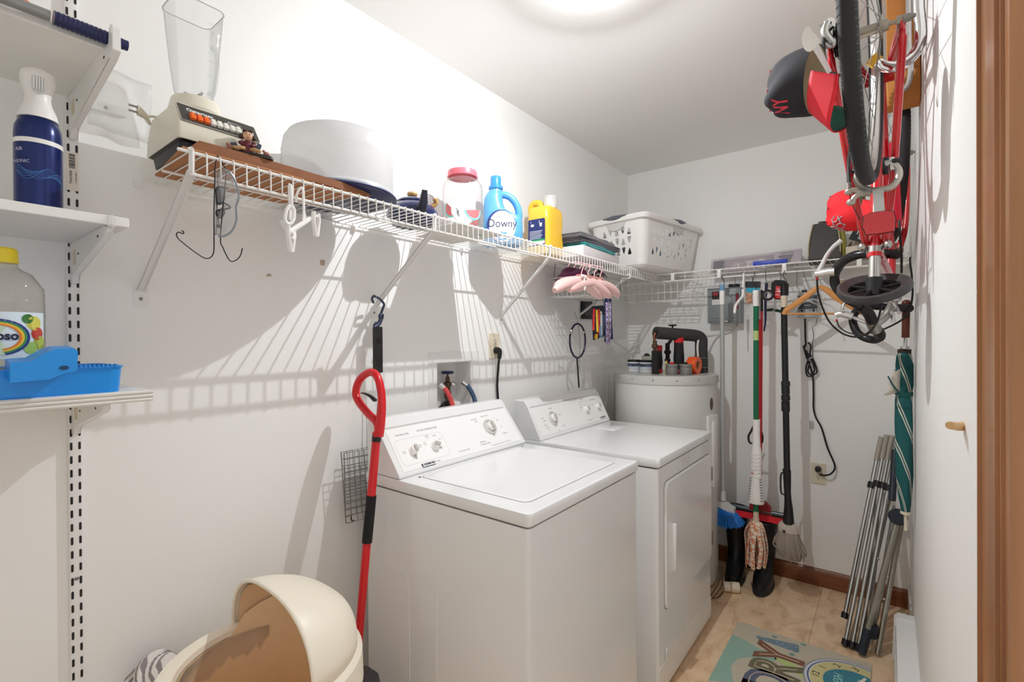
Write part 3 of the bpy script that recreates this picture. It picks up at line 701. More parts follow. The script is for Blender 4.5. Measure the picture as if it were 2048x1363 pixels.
# clear jar with pink lid
cx, cy = .150, 1.312
jd = facing(cx, cy)
jt = thing('drink_jar', 'clear plastic jar with a pink screw lid and watermelon slice prints', 'jar', (cx, cy, S0), jd)
R = .0745
obj('jar_body', B().lathe([(0, .001), (R-.006, .001), (R, .008), (R, .165), (R-.003, .185), (R-.014, .203), (.049, .209), (.047, .214), (.047, .222)], 56), clear('clear_jar', '#f6f2f1', .12, .05), jt)
PINK = mat('pink_lid', '#e8707f', .35)
obj('lid', B().lathe([(.0515, .214), (.0545, .216), (.0545, .232), (.0525, .238), (.040, .2405), (0, .2415)], 48), PINK, jt)
lr = B().torus((0, 0, .2165), .0545, .0022, None, 40, 8)
obj('lid_ring', lr, PINK, jt)
def slice_(a, z, r, tilt, parent, nm):
    wrp = lambda u, v: Vector(((R+.0008)*math.sin(a+u/R), -(R+.0008)*math.cos(a+u/R), z+v))
    rot = lambda u, v: (u*math.cos(tilt)-v*math.sin(tilt), u*math.sin(tilt)+v*math.cos(tilt))
    def half(r0, r1, b):
        n = 18; vs = []
        for q in (r0, r1):
            for i in range(n+1):
                t = PI+PI*i/n; vs.append(wrp(*rot(q*math.cos(t), q*math.sin(t))))
        return b.add(vs, [(i, i+1, n+2+i, n+1+i) for i in range(n)])
    obj('watermelon_print', half(.0, r*.82, B()), mat('melon_pink', '#ef6f74', .4, var=.12, scale=120), parent, label='pink melon flesh print')
    obj('rind_print', half(r*.82, r, B()), mat('melon_rind', '#77cfc0', .4), parent, label='turquoise rind print')
slice_(.55, .082, .036, .12, jt, 0); slice_(-.55, .088, .034, -.75, jt, 1); slice_(.95, .02, .026, .2, jt, 2); slice_(-1.6, .06, .034, 1.2, jt, 3); slice_(2.6, .07, .036, -.4, jt, 3)
# fabric softener
cx, cy = .152, 1.545
ds = thing('softener_bottle', 'light blue softener bottle with a large handle and round white label', 'bottle', (cx, cy, S0), facing(cx, cy)+.06)
DB = mat('light_blue_plastic', '#5fa6dc', .28, var=.03)
def bs_(w, d, z, ox=0., r=.03): return [Vector((ox+x, y, z)) for x, y in rrect(w, d, min(r, d/2.05), 6)]
body = B().loft([bs_(.140, .085, 0, 0), bs_(.156, .095, .008, 0), bs_(.160, .098, .05, 0), bs_(.158, .098, .095, 0), bs_(.146, .094, .115, -.003), bs_(.112, .088, .130, -.021), bs_(.088, .080, .145, -.034), bs_(.078, .074, .170, -.038), bs_(.074, .068, .190, -.037), bs_(.064, .060, .208, -.033), bs_(.052, .050, .220, -.029), bs_(.050, .048, .228, -.027)])
obj('bottle_body', body, DB, ds)
obj('handle', B().tube([(-.030, 0, .200), (-.004, 0, .207), (.030, 0, .198), (.056, 0, .168), (.067, 0, .130), (.064, 0, .095)], lambda t: .0145, 14, 6), DB, ds)
obj('cap', B().lathe([(.0265, .226), (.0290, .228), (.0290, .238), (.0215, .240), (.0215, .276), (.0195, .279), (0, .279)], 36, (-.027, 0, 0)), mat('cap_blue', '#3f93db', .3), ds)
lab = obj('label', B().prism([(.053*math.cos(2*PI*i/40)-.004, .062*math.sin(2*PI*i/40)+.068) for i in range(40)], 0, .0008, T(0, -.0490, 0) @ FRONT), mat('label_white', '#eeeff2', .4), ds)
obj('label_shadow', B().prism([(.058*math.cos(2*PI*i/40)-.008, .064*math.sin(2*PI*i/40)+.070) for i in range(40)], 0, .0004, T(0, -.0490, 0) @ FRONT), mat('label_navy2', '#2c3f86', .4), lab)
obj('label_name', B().text('Downy', .046, T(-.004, -.0499, .078) @ FRONT, .0003, bold=-.0001, sx=.85).text('ULTRA', .009, T(-.022, -.0499, .104) @ FRONT, .0002), mat('ink_navy', '#20254d', .5), lab)
sw = B()
pts = [Vector((.004*i/10*math.cos(i*.55)+.002, -.0500, .119+.004*i/10*math.sin(i*.55))) for i in range(26)]
sw.tube(pts, .0005, 4)
obj('label_swirl', sw, INKG, lab)
obj('label_flower', B().prism([((.024+.004*math.cos(i*1.26))*math.cos(2*PI*i/30), (.017+.003*math.sin(i*1.7))*math.sin(2*PI*i/30)+.028) for i in range(30)], 0, .0012, T(-.004, -.0490, 0) @ FRONT), mat('flower_blue', '#2f8fe0', .4, var=.2, scale=80), lab)
obj('label_flower_heart', B().prism([(.013*math.cos(2*PI*i/24), .008*math.sin(2*PI*i/24)+.026) for i in range(24)], 0, .0014, T(-.004, -.0490, 0) @ FRONT), mat('label_white', '#eeeff2', .4), lab)
# card sheet under the bottles
one('paper_sheet', 'white paper sheet lying flat on the wire shelf under the jar with the pink lid', 'paper', B().prism([(.02, 1.205), (.297, 1.135), (.2985, 1.392), (.02, 1.39)], S0-.0006, S0-.0001), mat('liner_paper', '#e3e0da', .7))
# yellow detergent
cx, cy = .150, 1.862
YEL = mat('yellow_plastic', '#efc13d', .3, var=.03)
yd = thing('detergent_bottle', 'yellow detergent bottle with a handle and clear cap on the wire shelf', 'bottle', (cx, cy, S0), facing(cx, cy)-.55)
body = B().loft([bs_(.110, .140, 0, 0, .03), bs_(.118, .150, .008, 0, .03), bs_(.120, .152, .05, 0, .03), bs_(.112, .146, .10, 0, .03), bs_(.118, .150, .15, 0, .03), bs_(.114, .148, .195, 0, .03), bs_(.10, .13, .212, 0, .03), bs_(.05, .06, .222, .014, .02)])
obj('bottle_body', body, YEL, yd)
obj('handle', B().tube([(-.012, .0, .205), (-.030, .0, .243), (-.064, .0, .248), (-.078, .0, .225), (-.072, .0, .180), (-.056, 0, .15)], .0155, 12, 5), YEL, yd)
obj('clear_cap', B().lathe([(.030, .212), (.031, .26), (.029, .268), (0, .269)], 32, (.026, 0, 0)), clear('clear_cap', amount=.5), yd)
obj('spout', B().lathe([(.022, .212), (.022, .225), (.015, .23), (.014, .255), (0, .256)], 28, (.026, 0, 0)), WPLAS, yd)
# label on the side facing the doorway
LM = T(0, -.0762, .095) @ FRONT
lab = obj('label', B(LM).prism(rrect(.088, .118, .008), 0, .0008), mat('label_deepblue', '#232f6b', .4), yd)
t_ = B(LM)
for i in range(7): t_.box(-.036, .030-.004*(i % 3), .004-.0065*i, .006-.0065*i, .0008, .0011)
t_.prism([(.009*math.cos(2*PI*i/16)-.022, .006*math.sin(2*PI*i/16)+.032) for i in range(16)], .0008, .0011).prism([(x+.022, y+.032) for x, y in ((-.007, .008), (.007, .008), (.005, -.008), (-.005, -.008))], .0008, .0011)
t_.text('1', .014, T(-.030, .046, .0008), .0002).text('2', .014, T(.014, .046, .0008), .0002)
obj('label_print', t_, WINK, lab)
obj('label_band', B(LM).box(-.042, .042, -.040, -.032, .0008, .0012), mat('label_green', '#2f9d63', .4), lab)
obj('label_foot', B(LM).box(-.042, .042, -.053, -.040, .0008, .0012), WINK, lab)
# flat white box and folded cloths
WB = mat('white_box_card', '#e9e5e6', .55, var=.02)
one('gift_box', 'flat white cardboard box under the folded cloths on the wire shelf', 'box', B(T(.175, 2.165, S0) @ RZ(.06)).box(-.105, .105, -.215, .215, 0, .050, .003), WB)
def cloth(name, label, z0, z1, m, x0, x1, y0, y1, rz=0., n=3, seed=1, cat='cloth'):
    random.seed(seed); b = B(T((x0+x1)/2, (y0+y1)/2, z0) @ RZ(rz)); w_, l_ = (x1-x0)/2, (y1-y0)/2
    h = (z1-z0)/n
    for k in range(n):
        rings = []
        for i in range(13):
            y = -l_+2*l_*i/12; e = 1-(abs(y)/l_)**6*.5
            sag = .004*math.sin(i*.9+k+seed)
            ww = w_*(1-.04*k*random.random())
            rings.append([Vector((x*1., y, max(0, h*(k+.5)+zz*e+sag*.3))) for x, zz in rrect(2*ww, h*.96, h*.47, 3)])
        b.loft(rings)
    return one(name, label, cat, b, m)
GR = mat('grey_cloth', '#8f8c92', .9, var=.35, scale=55, sheen=.3); DG = mat('charcoal_cloth', '#55505a', .9, var=.25, scale=70, sheen=.3); TQ = mat('turquoise_cloth', '#2fa3a8', .9, var=.08, scale=40, sheen=.3)
zc = S0+.0505
cloth('folded_cloth', 'folded turquoise cloth lying on the flat white box', zc, zc+.018, TQ, .10, .285, 1.98, 2.33, .05, 2, 2)
cloth('folded_cloth', 'folded charcoal cloth with pale specks in the pile on the white box', zc+.0185, zc+.044, DG, .07, .278, 1.955, 2.37, -.03, 3, 3)
cloth('folded_cloth', 'folded grey patterned cloth topmost in the pile on the white box', zc+.0445, zc+.066, GR, .08, .272, 1.96, 2.34, .04, 3, 4)
# ------------------------------------------------------------------ laundry basket in the corner of the shelves
def plate(b, outline, holes, th, fn):
    """flat plate with real holes; fn maps (x, y, z) of the plate into place"""
    cu = bpy.data.curves.new('t', 'CURVE'); cu.dimensions = '2D'; cu.fill_mode = 'BOTH'; cu.extrude = th/2
    for poly in [outline]+holes:
        sp_ = cu.splines.new('POLY'); sp_.points.add(len(poly)-1); sp_.use_cyclic_u = True
        for p, (x, y) in zip(sp_.points, poly): p.co = (x, y, 0, 1)
    o = bpy.data.objects.new('t', cu); C.objects.link(o); bpy.context.view_layer.update()
    me = bpy.data.meshes.new_from_object(o.evaluated_get(bpy.context.evaluated_depsgraph_get()))
    b.add([fn(v.co) for v in me.vertices], [list(p.vertices) for p in me.polygons], True)
    bpy.data.objects.remove(o); bpy.data.curves.remove(cu); bpy.data.meshes.remove(me)
    return b
lb = thing('laundry_basket', 'white plastic laundry basket with triangular holes in the corner of the shelves', 'laundry basket', (.384, 2.45, 1.7225), math.radians(-9.5))
# local: rim corner at (0,0); x runs to -BWID (towards the left wall), y to +BLEN
BWID, BLEN, BH, TP, RR = .372, .628, .285, .038, .045
def wallfn(c0, ux, uz_in, L_):
    # c0 bottom-left start, along ux; leans outwards with height
    def fn(p):
        h = p.y/BH
        k = (L_-2*TP*(1-h))/L_
        s = (p.x-L_/2)*k+L_/2
        return Vector((c0[0], c0[1], 0))+Vector(ux)*s+Vector(uz_in)*(TP*(1-h)+p.z)+Vector((0, 0, p.y))
    return fn
def tri(x, y, w, h, up):
    pts = []; s_ = 1 if up else -1
    base = [(-w/2, -h/2*s_), (w/2, -h/2*s_), (0, h/2*s_)]
    for i in range(3):
        p, q, r = [Vector(base[j]) for j in ((i-1) % 3, i, (i+1) % 3)]
        a = q+(p-q)*.3; c = q+(r-q)*.3
        for t in (0, .33, .67, 1): pts.append(tuple((a*(1-t)**2+q*2*t*(1-t)+c*t*t)+Vector((x, y))))
    return pts
bodyb = B()
for c0, ux, inn, L_ in (((0, 0), (-1, 0, 0), (0, 1, 0), BWID), ((0, 0), (0, 1, 0), (-1, 0, 0), BLEN), ((-BWID, 0), (0, 1, 0), (1, 0, 0), BLEN), ((0, BLEN), (-1, 0, 0), (0, -1, 0), BWID)):
    n = int((L_-2*RR-.05)/.043); holes = []
    for r in range(3):
        for i in range(n):
            x = L_/2+(i-(n-1)/2)*.043
            if r == 2 and abs(x-L_/2) < .05 and L_ > .5: pass
            holes.append(tri(x, .098+.054*r, .034, .043, (i+r) % 2 == 0))
    plate(bodyb, [(RR, .02), (L_-RR, .02), (L_-RR, BH), (RR, BH)], holes, .0028, wallfn(c0, ux, inn, L_))
def brect(off, z, r=RR): return [Vector((x-BWID/2, y+BLEN/2, z)) for x, y in rrect(BWID-2*off, BLEN-2*off, r, 6)]
# rounded corners as separate strips
for qx, qy, a0 in ((-RR, BLEN-RR, 0), (-BWID+RR, BLEN-RR, 90), (-BWID+RR, RR, 180), (-RR, RR, 270)):
    g = []
    for z in (.02, .09, .16, .23, BH):
        h = z/BH; k = TP*(1-h); row = []
        ox = -k if qx > -BWID/2 else k; oy = -k if qy > BLEN/2 else k
        for i in range(9):
            t = math.radians(a0+90*i/8); row.append(Vector((qx+ox+(RR+.0014)*math.cos(t), qy+oy+(RR+.0014)*math.sin(t), z)))
        g.append(row)
    bodyb.sheet(g)
bodyb.loft([brect(TP*.93-.0014, .0205), brect(TP+.004, .008), brect(TP+.016, .0), brect(TP+.05, .0, .03)])
obj('basket_body', bodyb, WPLAS, lb)
obj('rim', B().loft([brect(.001, BH-.030), brect(-.013, BH-.026), brect(-.016, BH-.008), brect(-.012, BH), brect(.004, BH+.001), brect(.006, BH-.006), brect(.003, BH-.028)], False), WPLAS, lb)
GH = mat('slate_grip', '#5d6069', .5)
def handle(M):
    b = B(M).loft([[Vector((x, y, z)) for y, z in rrect(.040-.014*abs(u), .026-.008*abs(u), .008)] for u, x in ((-1, -.075), (-.8, -.06), (0, 0), (.8, .06), (1, .075))])
    return b
hg = [T(-BWID/2, -.001, BH-.004), T(-.001, BLEN*.56, BH-.004) @ RZ(PI/2), T(-BWID/2, BLEN+.001, BH-.004), T(-BWID+.001, BLEN*.56, BH-.004) @ RZ(PI/2)]
for i, m in enumerate(hg): obj('handle_grip', handle(m), GH, lb, label='slate grey grip on the rim')
for i, m in enumerate((T(-BWID/2, TP*.10, BH-.052), T(-TP*.10, BLEN*.56, BH-.052) @ RZ(PI/2))):
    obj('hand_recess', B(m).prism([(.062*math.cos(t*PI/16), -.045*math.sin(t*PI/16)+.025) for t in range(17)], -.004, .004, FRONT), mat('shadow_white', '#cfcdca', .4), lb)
# laundry inside
def lump(name, label, M, m, seed, r):
    random.seed(seed); b = B(M); vs = []; n, k = 24, 14
    for i in range(k+1):
        for j in range(n):
            p, t = PI*i/k, 2*PI*j/n; q = 1+.14*math.sin(3*t+seed)+.1*math.sin(5*p+2*t+seed*2)
            vs.append((r[0]*q*math.sin(p)*math.cos(t), r[1]*q*math.sin(p)*math.sin(t), r[2]*q*math.cos(p)))
    fs = [(i*n+j, (i+1)*n+j, (i+1)*n+(j+1) % n, i*n+(j+1) % n) for i in range(k) for j in range(n)]
    b.add(vs, fs)
    return one(name, label, 'clothing', b, m)
BM = T(.384, 2.45, 1.7225) @ RZ(math.radians(-9.5))
CLOTHM = mat('mixed_laundry', '#8f9096', .9, var=.5, scale=16, sheen=.3)
lump('crumpled_cloth', 'crumpled dark grey cloth inside the laundry basket near its front corner', BM @ T(-.13, .15, .105), mat('dark_laundry', '#55565c', .9, var=.5, scale=20, sheen=.3), 3, (.075, .095, .07))
lump('crumpled_cloth', 'crumpled pale blue cloth inside the laundry basket behind the long side', BM @ T(-.165, .31, .095), mat('blue_laundry', '#9db0c4', .9, var=.3, scale=20, sheen=.3), 5, (.10, .08, .06))
# ------------------------------------------------------------------ on the back wire shelf
B0 = SZ+.0062
pk = thing('blind_package', 'long flat mauve and white blister package leaning on the back wall shelf', 'package', (.79, 2.99, B0))
PKM = frame((.79, 2.992, B0+.0435), (1, 0, .02), (0, .45, 1))
obj('sleeve', B(PKM).box(-.225, .225, -.047, .047, -.010, .004, .002), clear('clear_blister', '#f3eff2', .35, .12), pk, world=True)
obj('insert_card', B(PKM).box(-.215, .215, -.041, .037, -.004, -.002), mat('mauve_print', '#b5a6ae', .5, var=.12, scale=14), pk, world=True)
pi_ = B(PKM)
for x0, x1, y0, y1 in ((-.10, -.055, -.028, .004), (-.04, .02, -.03, .012), (.03, .06, -.03, .02)): pi_.box(x0, x1, y0, y1, -.0019, -.0014)
obj('printed_panels', pi_, mat('pale_print', '#e6dfe2', .5, var=.04), pk, world=True)
pd = B(PKM).box(-.212, -.152, -.038, .034, -.0019, -.0013)
obj('dark_panel', pd, mat('charcoal_print', '#4b444c', .5, var=.2, scale=60), pk, world=True)
px_ = B(PKM)
for i in range(6): px_.box(-.09+.026*i, -.084+.026*i, -.022, -.004+.003*(i % 3), -.0013, -.0009)
px_.text('window film', .011, T(-.182, .0, -.0010), .0002)
obj('package_lettering', px_, INKG, pk, world=True)
p2 = thing('hardware_package', 'silver grey package with dark lettering standing at the right end of the mauve package', 'package', (.955, 2.975, B0))
P2 = frame((.965, 2.955, B0+.044), (1, 0, .03), (-.15, .5, 1))
obj('carton', B(P2).box(-.060, .068, -.044, .046, -.008, .006, .001, 1), mat('silver_card', '#bdb4bb', .35, var=.1, scale=20), p2, world=True)
t_ = B(P2).text('SLIDE LOCK', .012, T(0, .028, .0062), .0002)
for i in range(5): t_.box(-.04+.004*i, .03-.003*i, .010-.010*i, .014-.010*i, .0061, .0064)
obj('carton_lettering', t_, INK, p2, world=True)
one('blue_box', 'long bright blue box at the front of the back shelf', 'box', B(T(.905, 2.86, B0+.0) @ RZ(.03)).box(-.085, .075, -.016, .016, 0, .026, .002), mat('royal_blue_card', '#2f47b8', .4, var=.05))
BAGG = mat('grey_nylon', '#4c4a49', .7, var=.1, scale=60, bump=.1)
cb = thing('camera_bag', 'dark grey soft bag with an olive side panel on the back shelf', 'bag', (1.15, 2.93, B0))
CM = T(1.140, 2.93, B0) @ RZ(.05)
def bq(w0, d0, z, oy=0): return [Vector((x, y+oy, z)) for x, y in rrect(w0, d0, .018)]
obj('bag_body', B(CM).loft([bq(.140, .205, 0), bq(.146, .215, .01), bq(.142, .190, .07), bq(.126, .140, .14), bq(.112, .10, .180), bq(.106, .085, .192)]), BAGG, cb, world=True)
obj('side_panel', B(CM).loft([[Vector((x+o_, y*k, z)) for x, y in rrect(.026, .17, .012)] for o_, k, z in ((.070, 1, .003), (.073, 1.0, .03), (.076, .95, .08), (.070, .75, .14), (.056, .55, .185), (.050, .4, .19))]), mat('olive_nylon', '#8a8434', .7, var=.06), cb, world=True)
for pts_ in ([(.062, -.098, .005), (.064, -.094, .07), (.057, -.070, .14), (.050, -.048, .188)], [(-.068, -.098, .005), (-.068, -.092, .07), (-.060, -.068, .14), (-.051, -.047, .188)]):
    obj('piping', B(CM).tube(pts_, .0028, 8, 4), mat('pale_piping', '#b9ad86', .6), cb, world=True)
obj('carry_tab', B(CM).box(-.030, .012, -.012, .012, .186, .208, .003), BLACKP, cb, world=True)
ct = thing('cloth_bundle', 'beige canvas bundle with a black tag beside the grey bag', 'bundle', (1.31, 2.95, B0))
obj('canvas', B().ell((1.315, 2.97, B0+.062), (.085, .075, .062), 28, 14).ell((1.265, 2.945, B0+.040), (.045, .05, .040), 20, 12), mat('beige_canvas', '#b8aa97', .9, var=.15, scale=40), ct, world=True)
TG = frame((1.287, 2.862, 1.829), (.9, 0, -.42), (.42, 0, .9))
tg = obj('tag', B(TG).box(-.036, .036, -.032, .032, -.0008, .0008), INK, ct, world=True, label='black tag')
tt = B(TG).text('h:', .034, T(-.006, .010, .0009), .0002).text('lo', .026, T(.006, -.012, .0009), .0002)
for v in (): pass
obj('tag_lettering', tt, WINK, ct, world=True)
one('wooden_block', 'pale speckled wooden block lying at the right of the back shelf', 'block', B(T(1.285, 2.845, B0) @ RZ(.08)).box(-.055, .055, -.022, .022, 0, .052, .003), mat('pale_stone', '#cfc5b4', .8, var=.25, scale=60))
one('brown_block', 'reddish brown wood block at the far right of the back shelf', 'block', B(T(1.395, 2.855, B0) @ RZ(.03)).box(-.052, .052, -.020, .020, 0, .050, .003), mat('brown_wood_block', '#7b4a33', .6, var=.2, scale=40))
# cardboard box high up behind the bike
cbx = thing('cardboard_box', 'tan cardboard box up at the ceiling and right wall behind the bicycle wheel', 'box', (1.43, 2.0, 2.08))
obj('carton', B().box(1.388, 1.4725, 1.972, 2.040, 2.08, 2.4385, .003, 1), mat('tan_carton', '#c98745', .8, var=.06, scale=40), cbx, world=True)
obj('flap', B().box(1.390, 1.4705, 1.9685, 1.9718, 2.18, 2.435), mat('tan_carton2', '#b9783c', .8, var=.08), cbx, world=True)
# ------------------------------------------------------------------ things hanging from the left wire shelf
RAILZ = SZ-LIP
# bent wire (coat hanger) hook
bwm = [at(430, 352, x=.313), at(428, 420, x=.318), at(428, 475, x=.318), at(427, 505, x=.318), at(418, 516, x=.318), at(402, 512, x=.318), at(362, 482, x=.318), at(353, 470, x=.318), at(357, 464, x=.318), at(366, 467, x=.318), at(367, 463, x=.318), at(363, 461, x=.318)]
bw2 = [at(452, 352, x=.313), at(441, 470, x=.318), at(446, 495, x=.318), at(459, 520, x=.318), at(470, 521, x=.318), at(480, 512, x=.318), at(485, 496, x=.318)]
wh = thing('bent_wire', 'bent dark wire with two curled ends hanging below the safety goggles', 'wire', bwm[2])
b = B().tube(bwm, .0011, 6, 4).tube(bw2, .0011, 6, 4).tube([bwm[0], bwm[0]+Vector((0, 0, .012)), Vector((.300, (bwm[0].y+bw2[0].y)/2, SZ+.0075)), bw2[0]+Vector((0, 0, .012)), bw2[0]], .0011, 6, 4)
obj('wire', b, DARKW, wh, world=True)
# goggles: wrap-around clear lens seen edge-on, hung vertically
gx = .322
gg = thing('safety_goggles', 'clear safety goggles hanging upright from the front of the wire shelf', 'goggles', at(455, 405, x=gx))
front = [at(a, c, x=gx+.006) for a, c in ((446, 338), (458, 343), (468, 356), (475, 375), (478, 392), (475, 405), (472, 414), (473, 425), (473, 440), (468, 455), (460, 466), (448, 472), (437, 472))]
back = [at(a, c, x=gx-.018) for a, c in ((433, 344), (433, 352), (433, 362), (435, 378), (437, 392), (438, 404), (446, 412), (438, 420), (434, 430), (432, 445), (431, 456), (430, 465), (428, 470))]
fs_, bs2 = smooth_path(front, 4), smooth_path(back, 4)
grid = []
for f_, k_ in zip(fs_, bs2):
    m_ = (f_+k_)/2+Vector((.012, 0, 0)); grid.append([f_, (f_*2+m_)/3+Vector((.003, 0, 0)), m_, (m_+k_*2)/3+Vector((.004, 0, 0)), k_])
obj('lens', B().sheet(grid), clear('goggle_lens', '#f4f5f6', .13, .05), gg, world=True, solid=.0012)
obj('frame', B().tube(front, .0020, 8, 4), mat('grey_frame', '#8d949b', .25, .2), gg, world=True)
obj('frame_edge', B().tube(back, .0012, 6, 4), clear('clear_edge', amount=.5), gg, world=True)
obj('temple_arm', B().tube([at(433, 346, x=gx-.018), at(430, 380, x=gx-.022), at(432, 420, x=gx-.022), at(431, 462, x=gx-.02)], .0022, 6, 4, flatten=.4), clear('clear_edge', amount=.5), gg, world=True)
# dark sunglasses behind
sg = thing('sunglasses', 'dark sunglasses hooked behind the clear safety goggles', 'sunglasses', at(440, 400, x=.308))
sx_ = .304
lens1 = [at(a, c, x=sx_) for a, c in ((433, 375), (448, 376), (449, 392), (446, 404), (436, 408), (433, 395))]
lens2 = [at(a, c, x=sx_) for a, c in ((433, 422), (446, 418), (449, 425), (445, 432), (439, 436), (434, 432))]
gl_ = clear('smoke_lens', '#3a3540', .35, .06)
for L_ in (lens1, lens2):
    P_ = smooth_path(L_, 4, True); n = len(P_)
    obj('lens', B().add(P_+[sum(P_, Vector())/n+Vector((.004, 0, 0))], [(i, (i+1) % n, n) for i in range(n)]), gl_, sg, world=True, solid=.001)
    obj('lens_rim', B().tube(L_, .0014, 6, 4, True), BLACKP, sg, world=True)
obj('temple_arm', B().tube([at(434, 378, x=sx_-.002), at(433, 412, x=sx_-.006), at(434, 436, x=sx_-.006)], .0020, 8, 4).tube([at(434, 392, x=sx_-.002), at(446, 404, x=sx_), at(459, 412, x=sx_+.004), at(459, 416, x=sx_+.004), at(446, 419, x=sx_), at(436, 424, x=sx_-.002)], .0016, 8, 3), BLACKP, sg, world=True)
obj('hook_arm', B().tube([at(440, 452, x=sx_), at(436, 440, x=sx_), at(437, 420, x=sx_-.004)], .0012, 6, 3).ell(at(437, 452, x=sx_), (.004, .004, .004), 10, 8), BLACKP, sg, world=True)
# clip hanger
hx = .318
ch = thing('clip_hanger', 'white plastic trouser hanger with two clips hanging from the wire shelf', 'hanger', at(600, 420, x=hx))
obj('hook', B().tube([at(592, 404, x=hx-.01), at(594, 388, x=hx-.004), at(601, 376, x=hx), at(606, 380, x=hx+.002), at(607, 400, x=hx+.002), at(608, 432, x=hx)], .0030, 8, 5), WPLAS, ch, world=True)
obj('neck_plate', B().prism([(0, 0), (.010, 0), (.008, .025), (.002, .025)], -.003, .003, T(at(604, 447, x=hx)) @ RIGHT), WPLAS, ch, world=True)
obj('bar', B().tube([at(577, 462, x=hx+.010), at(583, 461, x=hx+.006), at(603, 448, x=hx), at(622, 436, x=hx-.006)], .0060, 10, 4), WPLAS, ch, world=True)
obj('crossbar', B().tube([at(583, 461, x=hx+.006), at(588, 470, x=hx+.008), at(585, 478, x=hx+.010)], .0045, 8, 4), WPLAS, ch, world=True)
for nm, cx_, cy_, sc in (('clip', 632, 447, 1.0), ('clip', 582, 477, 1.0)):
    o_ = at(cx_, cy_, x=hx+(.008 if cx_ < 600 else -.006))
    cbm = B(T(o_) @ RZ(.5))
    for s_ in (-1, 1):
        cbm.tube([(0, s_*.010, .024), (0, s_*.011, .008), (0, s_*.0075, -.010), (0, s_*.003, -.030)], .0036, 8, 4, flatten=1.7)
        cbm.box(-.005, .005, s_*.010-.003, s_*.010+.003, .012, .027, .002)
    cbm.tube([(0, -.010, .022), (0, 0, .017), (0, .010, .022)], .0028, 8, 3)
    obj('clip', cbm, WPLAS, ch, world=True)
h2 = thing('plastic_hook', 'second white plastic hanger hook with an oval grip beside the clip hanger', 'hanger', at(580, 400, x=hx))
obj('hook_strap', B().tube([at(577, 371, x=.3135), at(580, 373, x=.3155), at(581, 395, x=.318), at(582, 413, x=.318)], .0030, 8, 4, flatten=1.8), WPLAS, h2, world=True)
obj('grip_ring', B().tube([at(a, c, x=.318) for a, c in ((573, 420), (580, 412), (588, 420), (586, 440), (578, 448), (570, 440))], .0042, 8, 4, True), WPLAS, h2, world=True)
obj('grip_plate', B().prism(rrect(.014, .030, .004), -.003, .003, T(at(584, 428, x=.316)) @ RIGHT), WPLAS, h2, world=True)
obj('clear_wings', B().tube([at(562, 440, x=.316), at(568, 452, x=.316), at(576, 462, x=.316)], .0035, 8, 4, flatten=1.6), clear('clear_edge', amount=.5), h2, world=True)
# pink padded hangers
PINKF = mat('pink_satin', '#e9bdb8', .6, var=.06, scale=30, sheen=.4)
PKW = mat('pink_wire', '#e6b9c0', .4)
def pad(L0, R0, C0, r):
    return B().tube([L0, L0+(C0-L0)*.25+Vector((0, 0, .008)), L0+(C0-L0)*.6+Vector((0, 0, .010)), C0, R0+(C0-R0)*.6+Vector((0, 0, .010)), R0+(C0-R0)*.25+Vector((0, 0, .008)), R0], lambda t: r*(1-abs(2*t-1)**5*.55)*(1+.035*math.sin(t*95)), 14, 9)
HG = [(1108, 577, 1165, 566, 1212, 598, 1163, 'front'), (1112, 583, 1172, 567, 1222, 594, 1173, ''), (1106, 572, 1180, 566, 1233, 592, 1180, ''), (1104, 570, 1190, 566, 1241, 590, 1189, '')]
labs = ['pink padded hanger with a white ribbon bow, first of the four from the doorway', 'pink padded hanger, second from the doorway behind the one with the ribbon', 'pink padded hanger, third from the doorway of the row', 'pink padded hanger, last of the row beside the striped cloth']
for i, (lx, ly, cx_, cy_, rx, ry, hx_, _) in enumerate(HG):
    yc = 1.850+.050*i
    c_ = Vector((.338+.004*i, yc, 1.588))
    dv = Vector(((.05, .14, .02, .10)[i], 1, 0)).normalized()
    L0 = c_-dv*(.195, .215, .20, .20)[i]+Vector((0, 0, (-.052, -.030, -.044, -.036)[i])); R0 = c_+dv*.165+Vector((0, 0, (-.060, -.052, -.048, -.040)[i]))
    t = thing('padded_hanger', labs[i], 'hanger', c_, 0, 'pink padded hangers under the wire shelf')
    obj('padding', pad(L0, R0, c_, .0235), PINKF, t, world=True)
    hk = B().tube([c_+Vector((0, 0, .018)), c_+Vector((0.004, .004, .045)), c_+Vector((.010, .008, .064)), c_+Vector((.012, .006, .078)), Vector((.307, yc, RAILZ+.0055)), Vector((.292, yc-.012, RAILZ-.002)), Vector((.286, yc-.018, RAILZ-.014))], .0022, 8, 5)
    obj('hook', hk, PKW, t, world=True)
    obj('ruffle', B().tube([c_+Vector((0, 0, .018)), c_+Vector((0, 0, .030))], lambda q: .010+.012*q, 12), PINKF, t, world=True)
    if i == 0:
        bo = B()
        w0 = c_+Vector((.024, -.012, .008))
        bo.prism([(-.004, .004), (.004, .004), (.008, -.035), (.002, -.050), (-.003, -.035)], -.0008, .0008, T(w0) @ RZ(-.5) @ RIGHT)
        bo.ell(w0+Vector((0, -.013, .012)), (.005, .014, .008), 12, 8).ell(w0+Vector((0, .012, .010)), (.005, .013, .008), 12, 8)
        obj('ribbon', bo, mat('white_ribbon', '#f4ecea', .5), t, world=True, label='white ribbon bow')
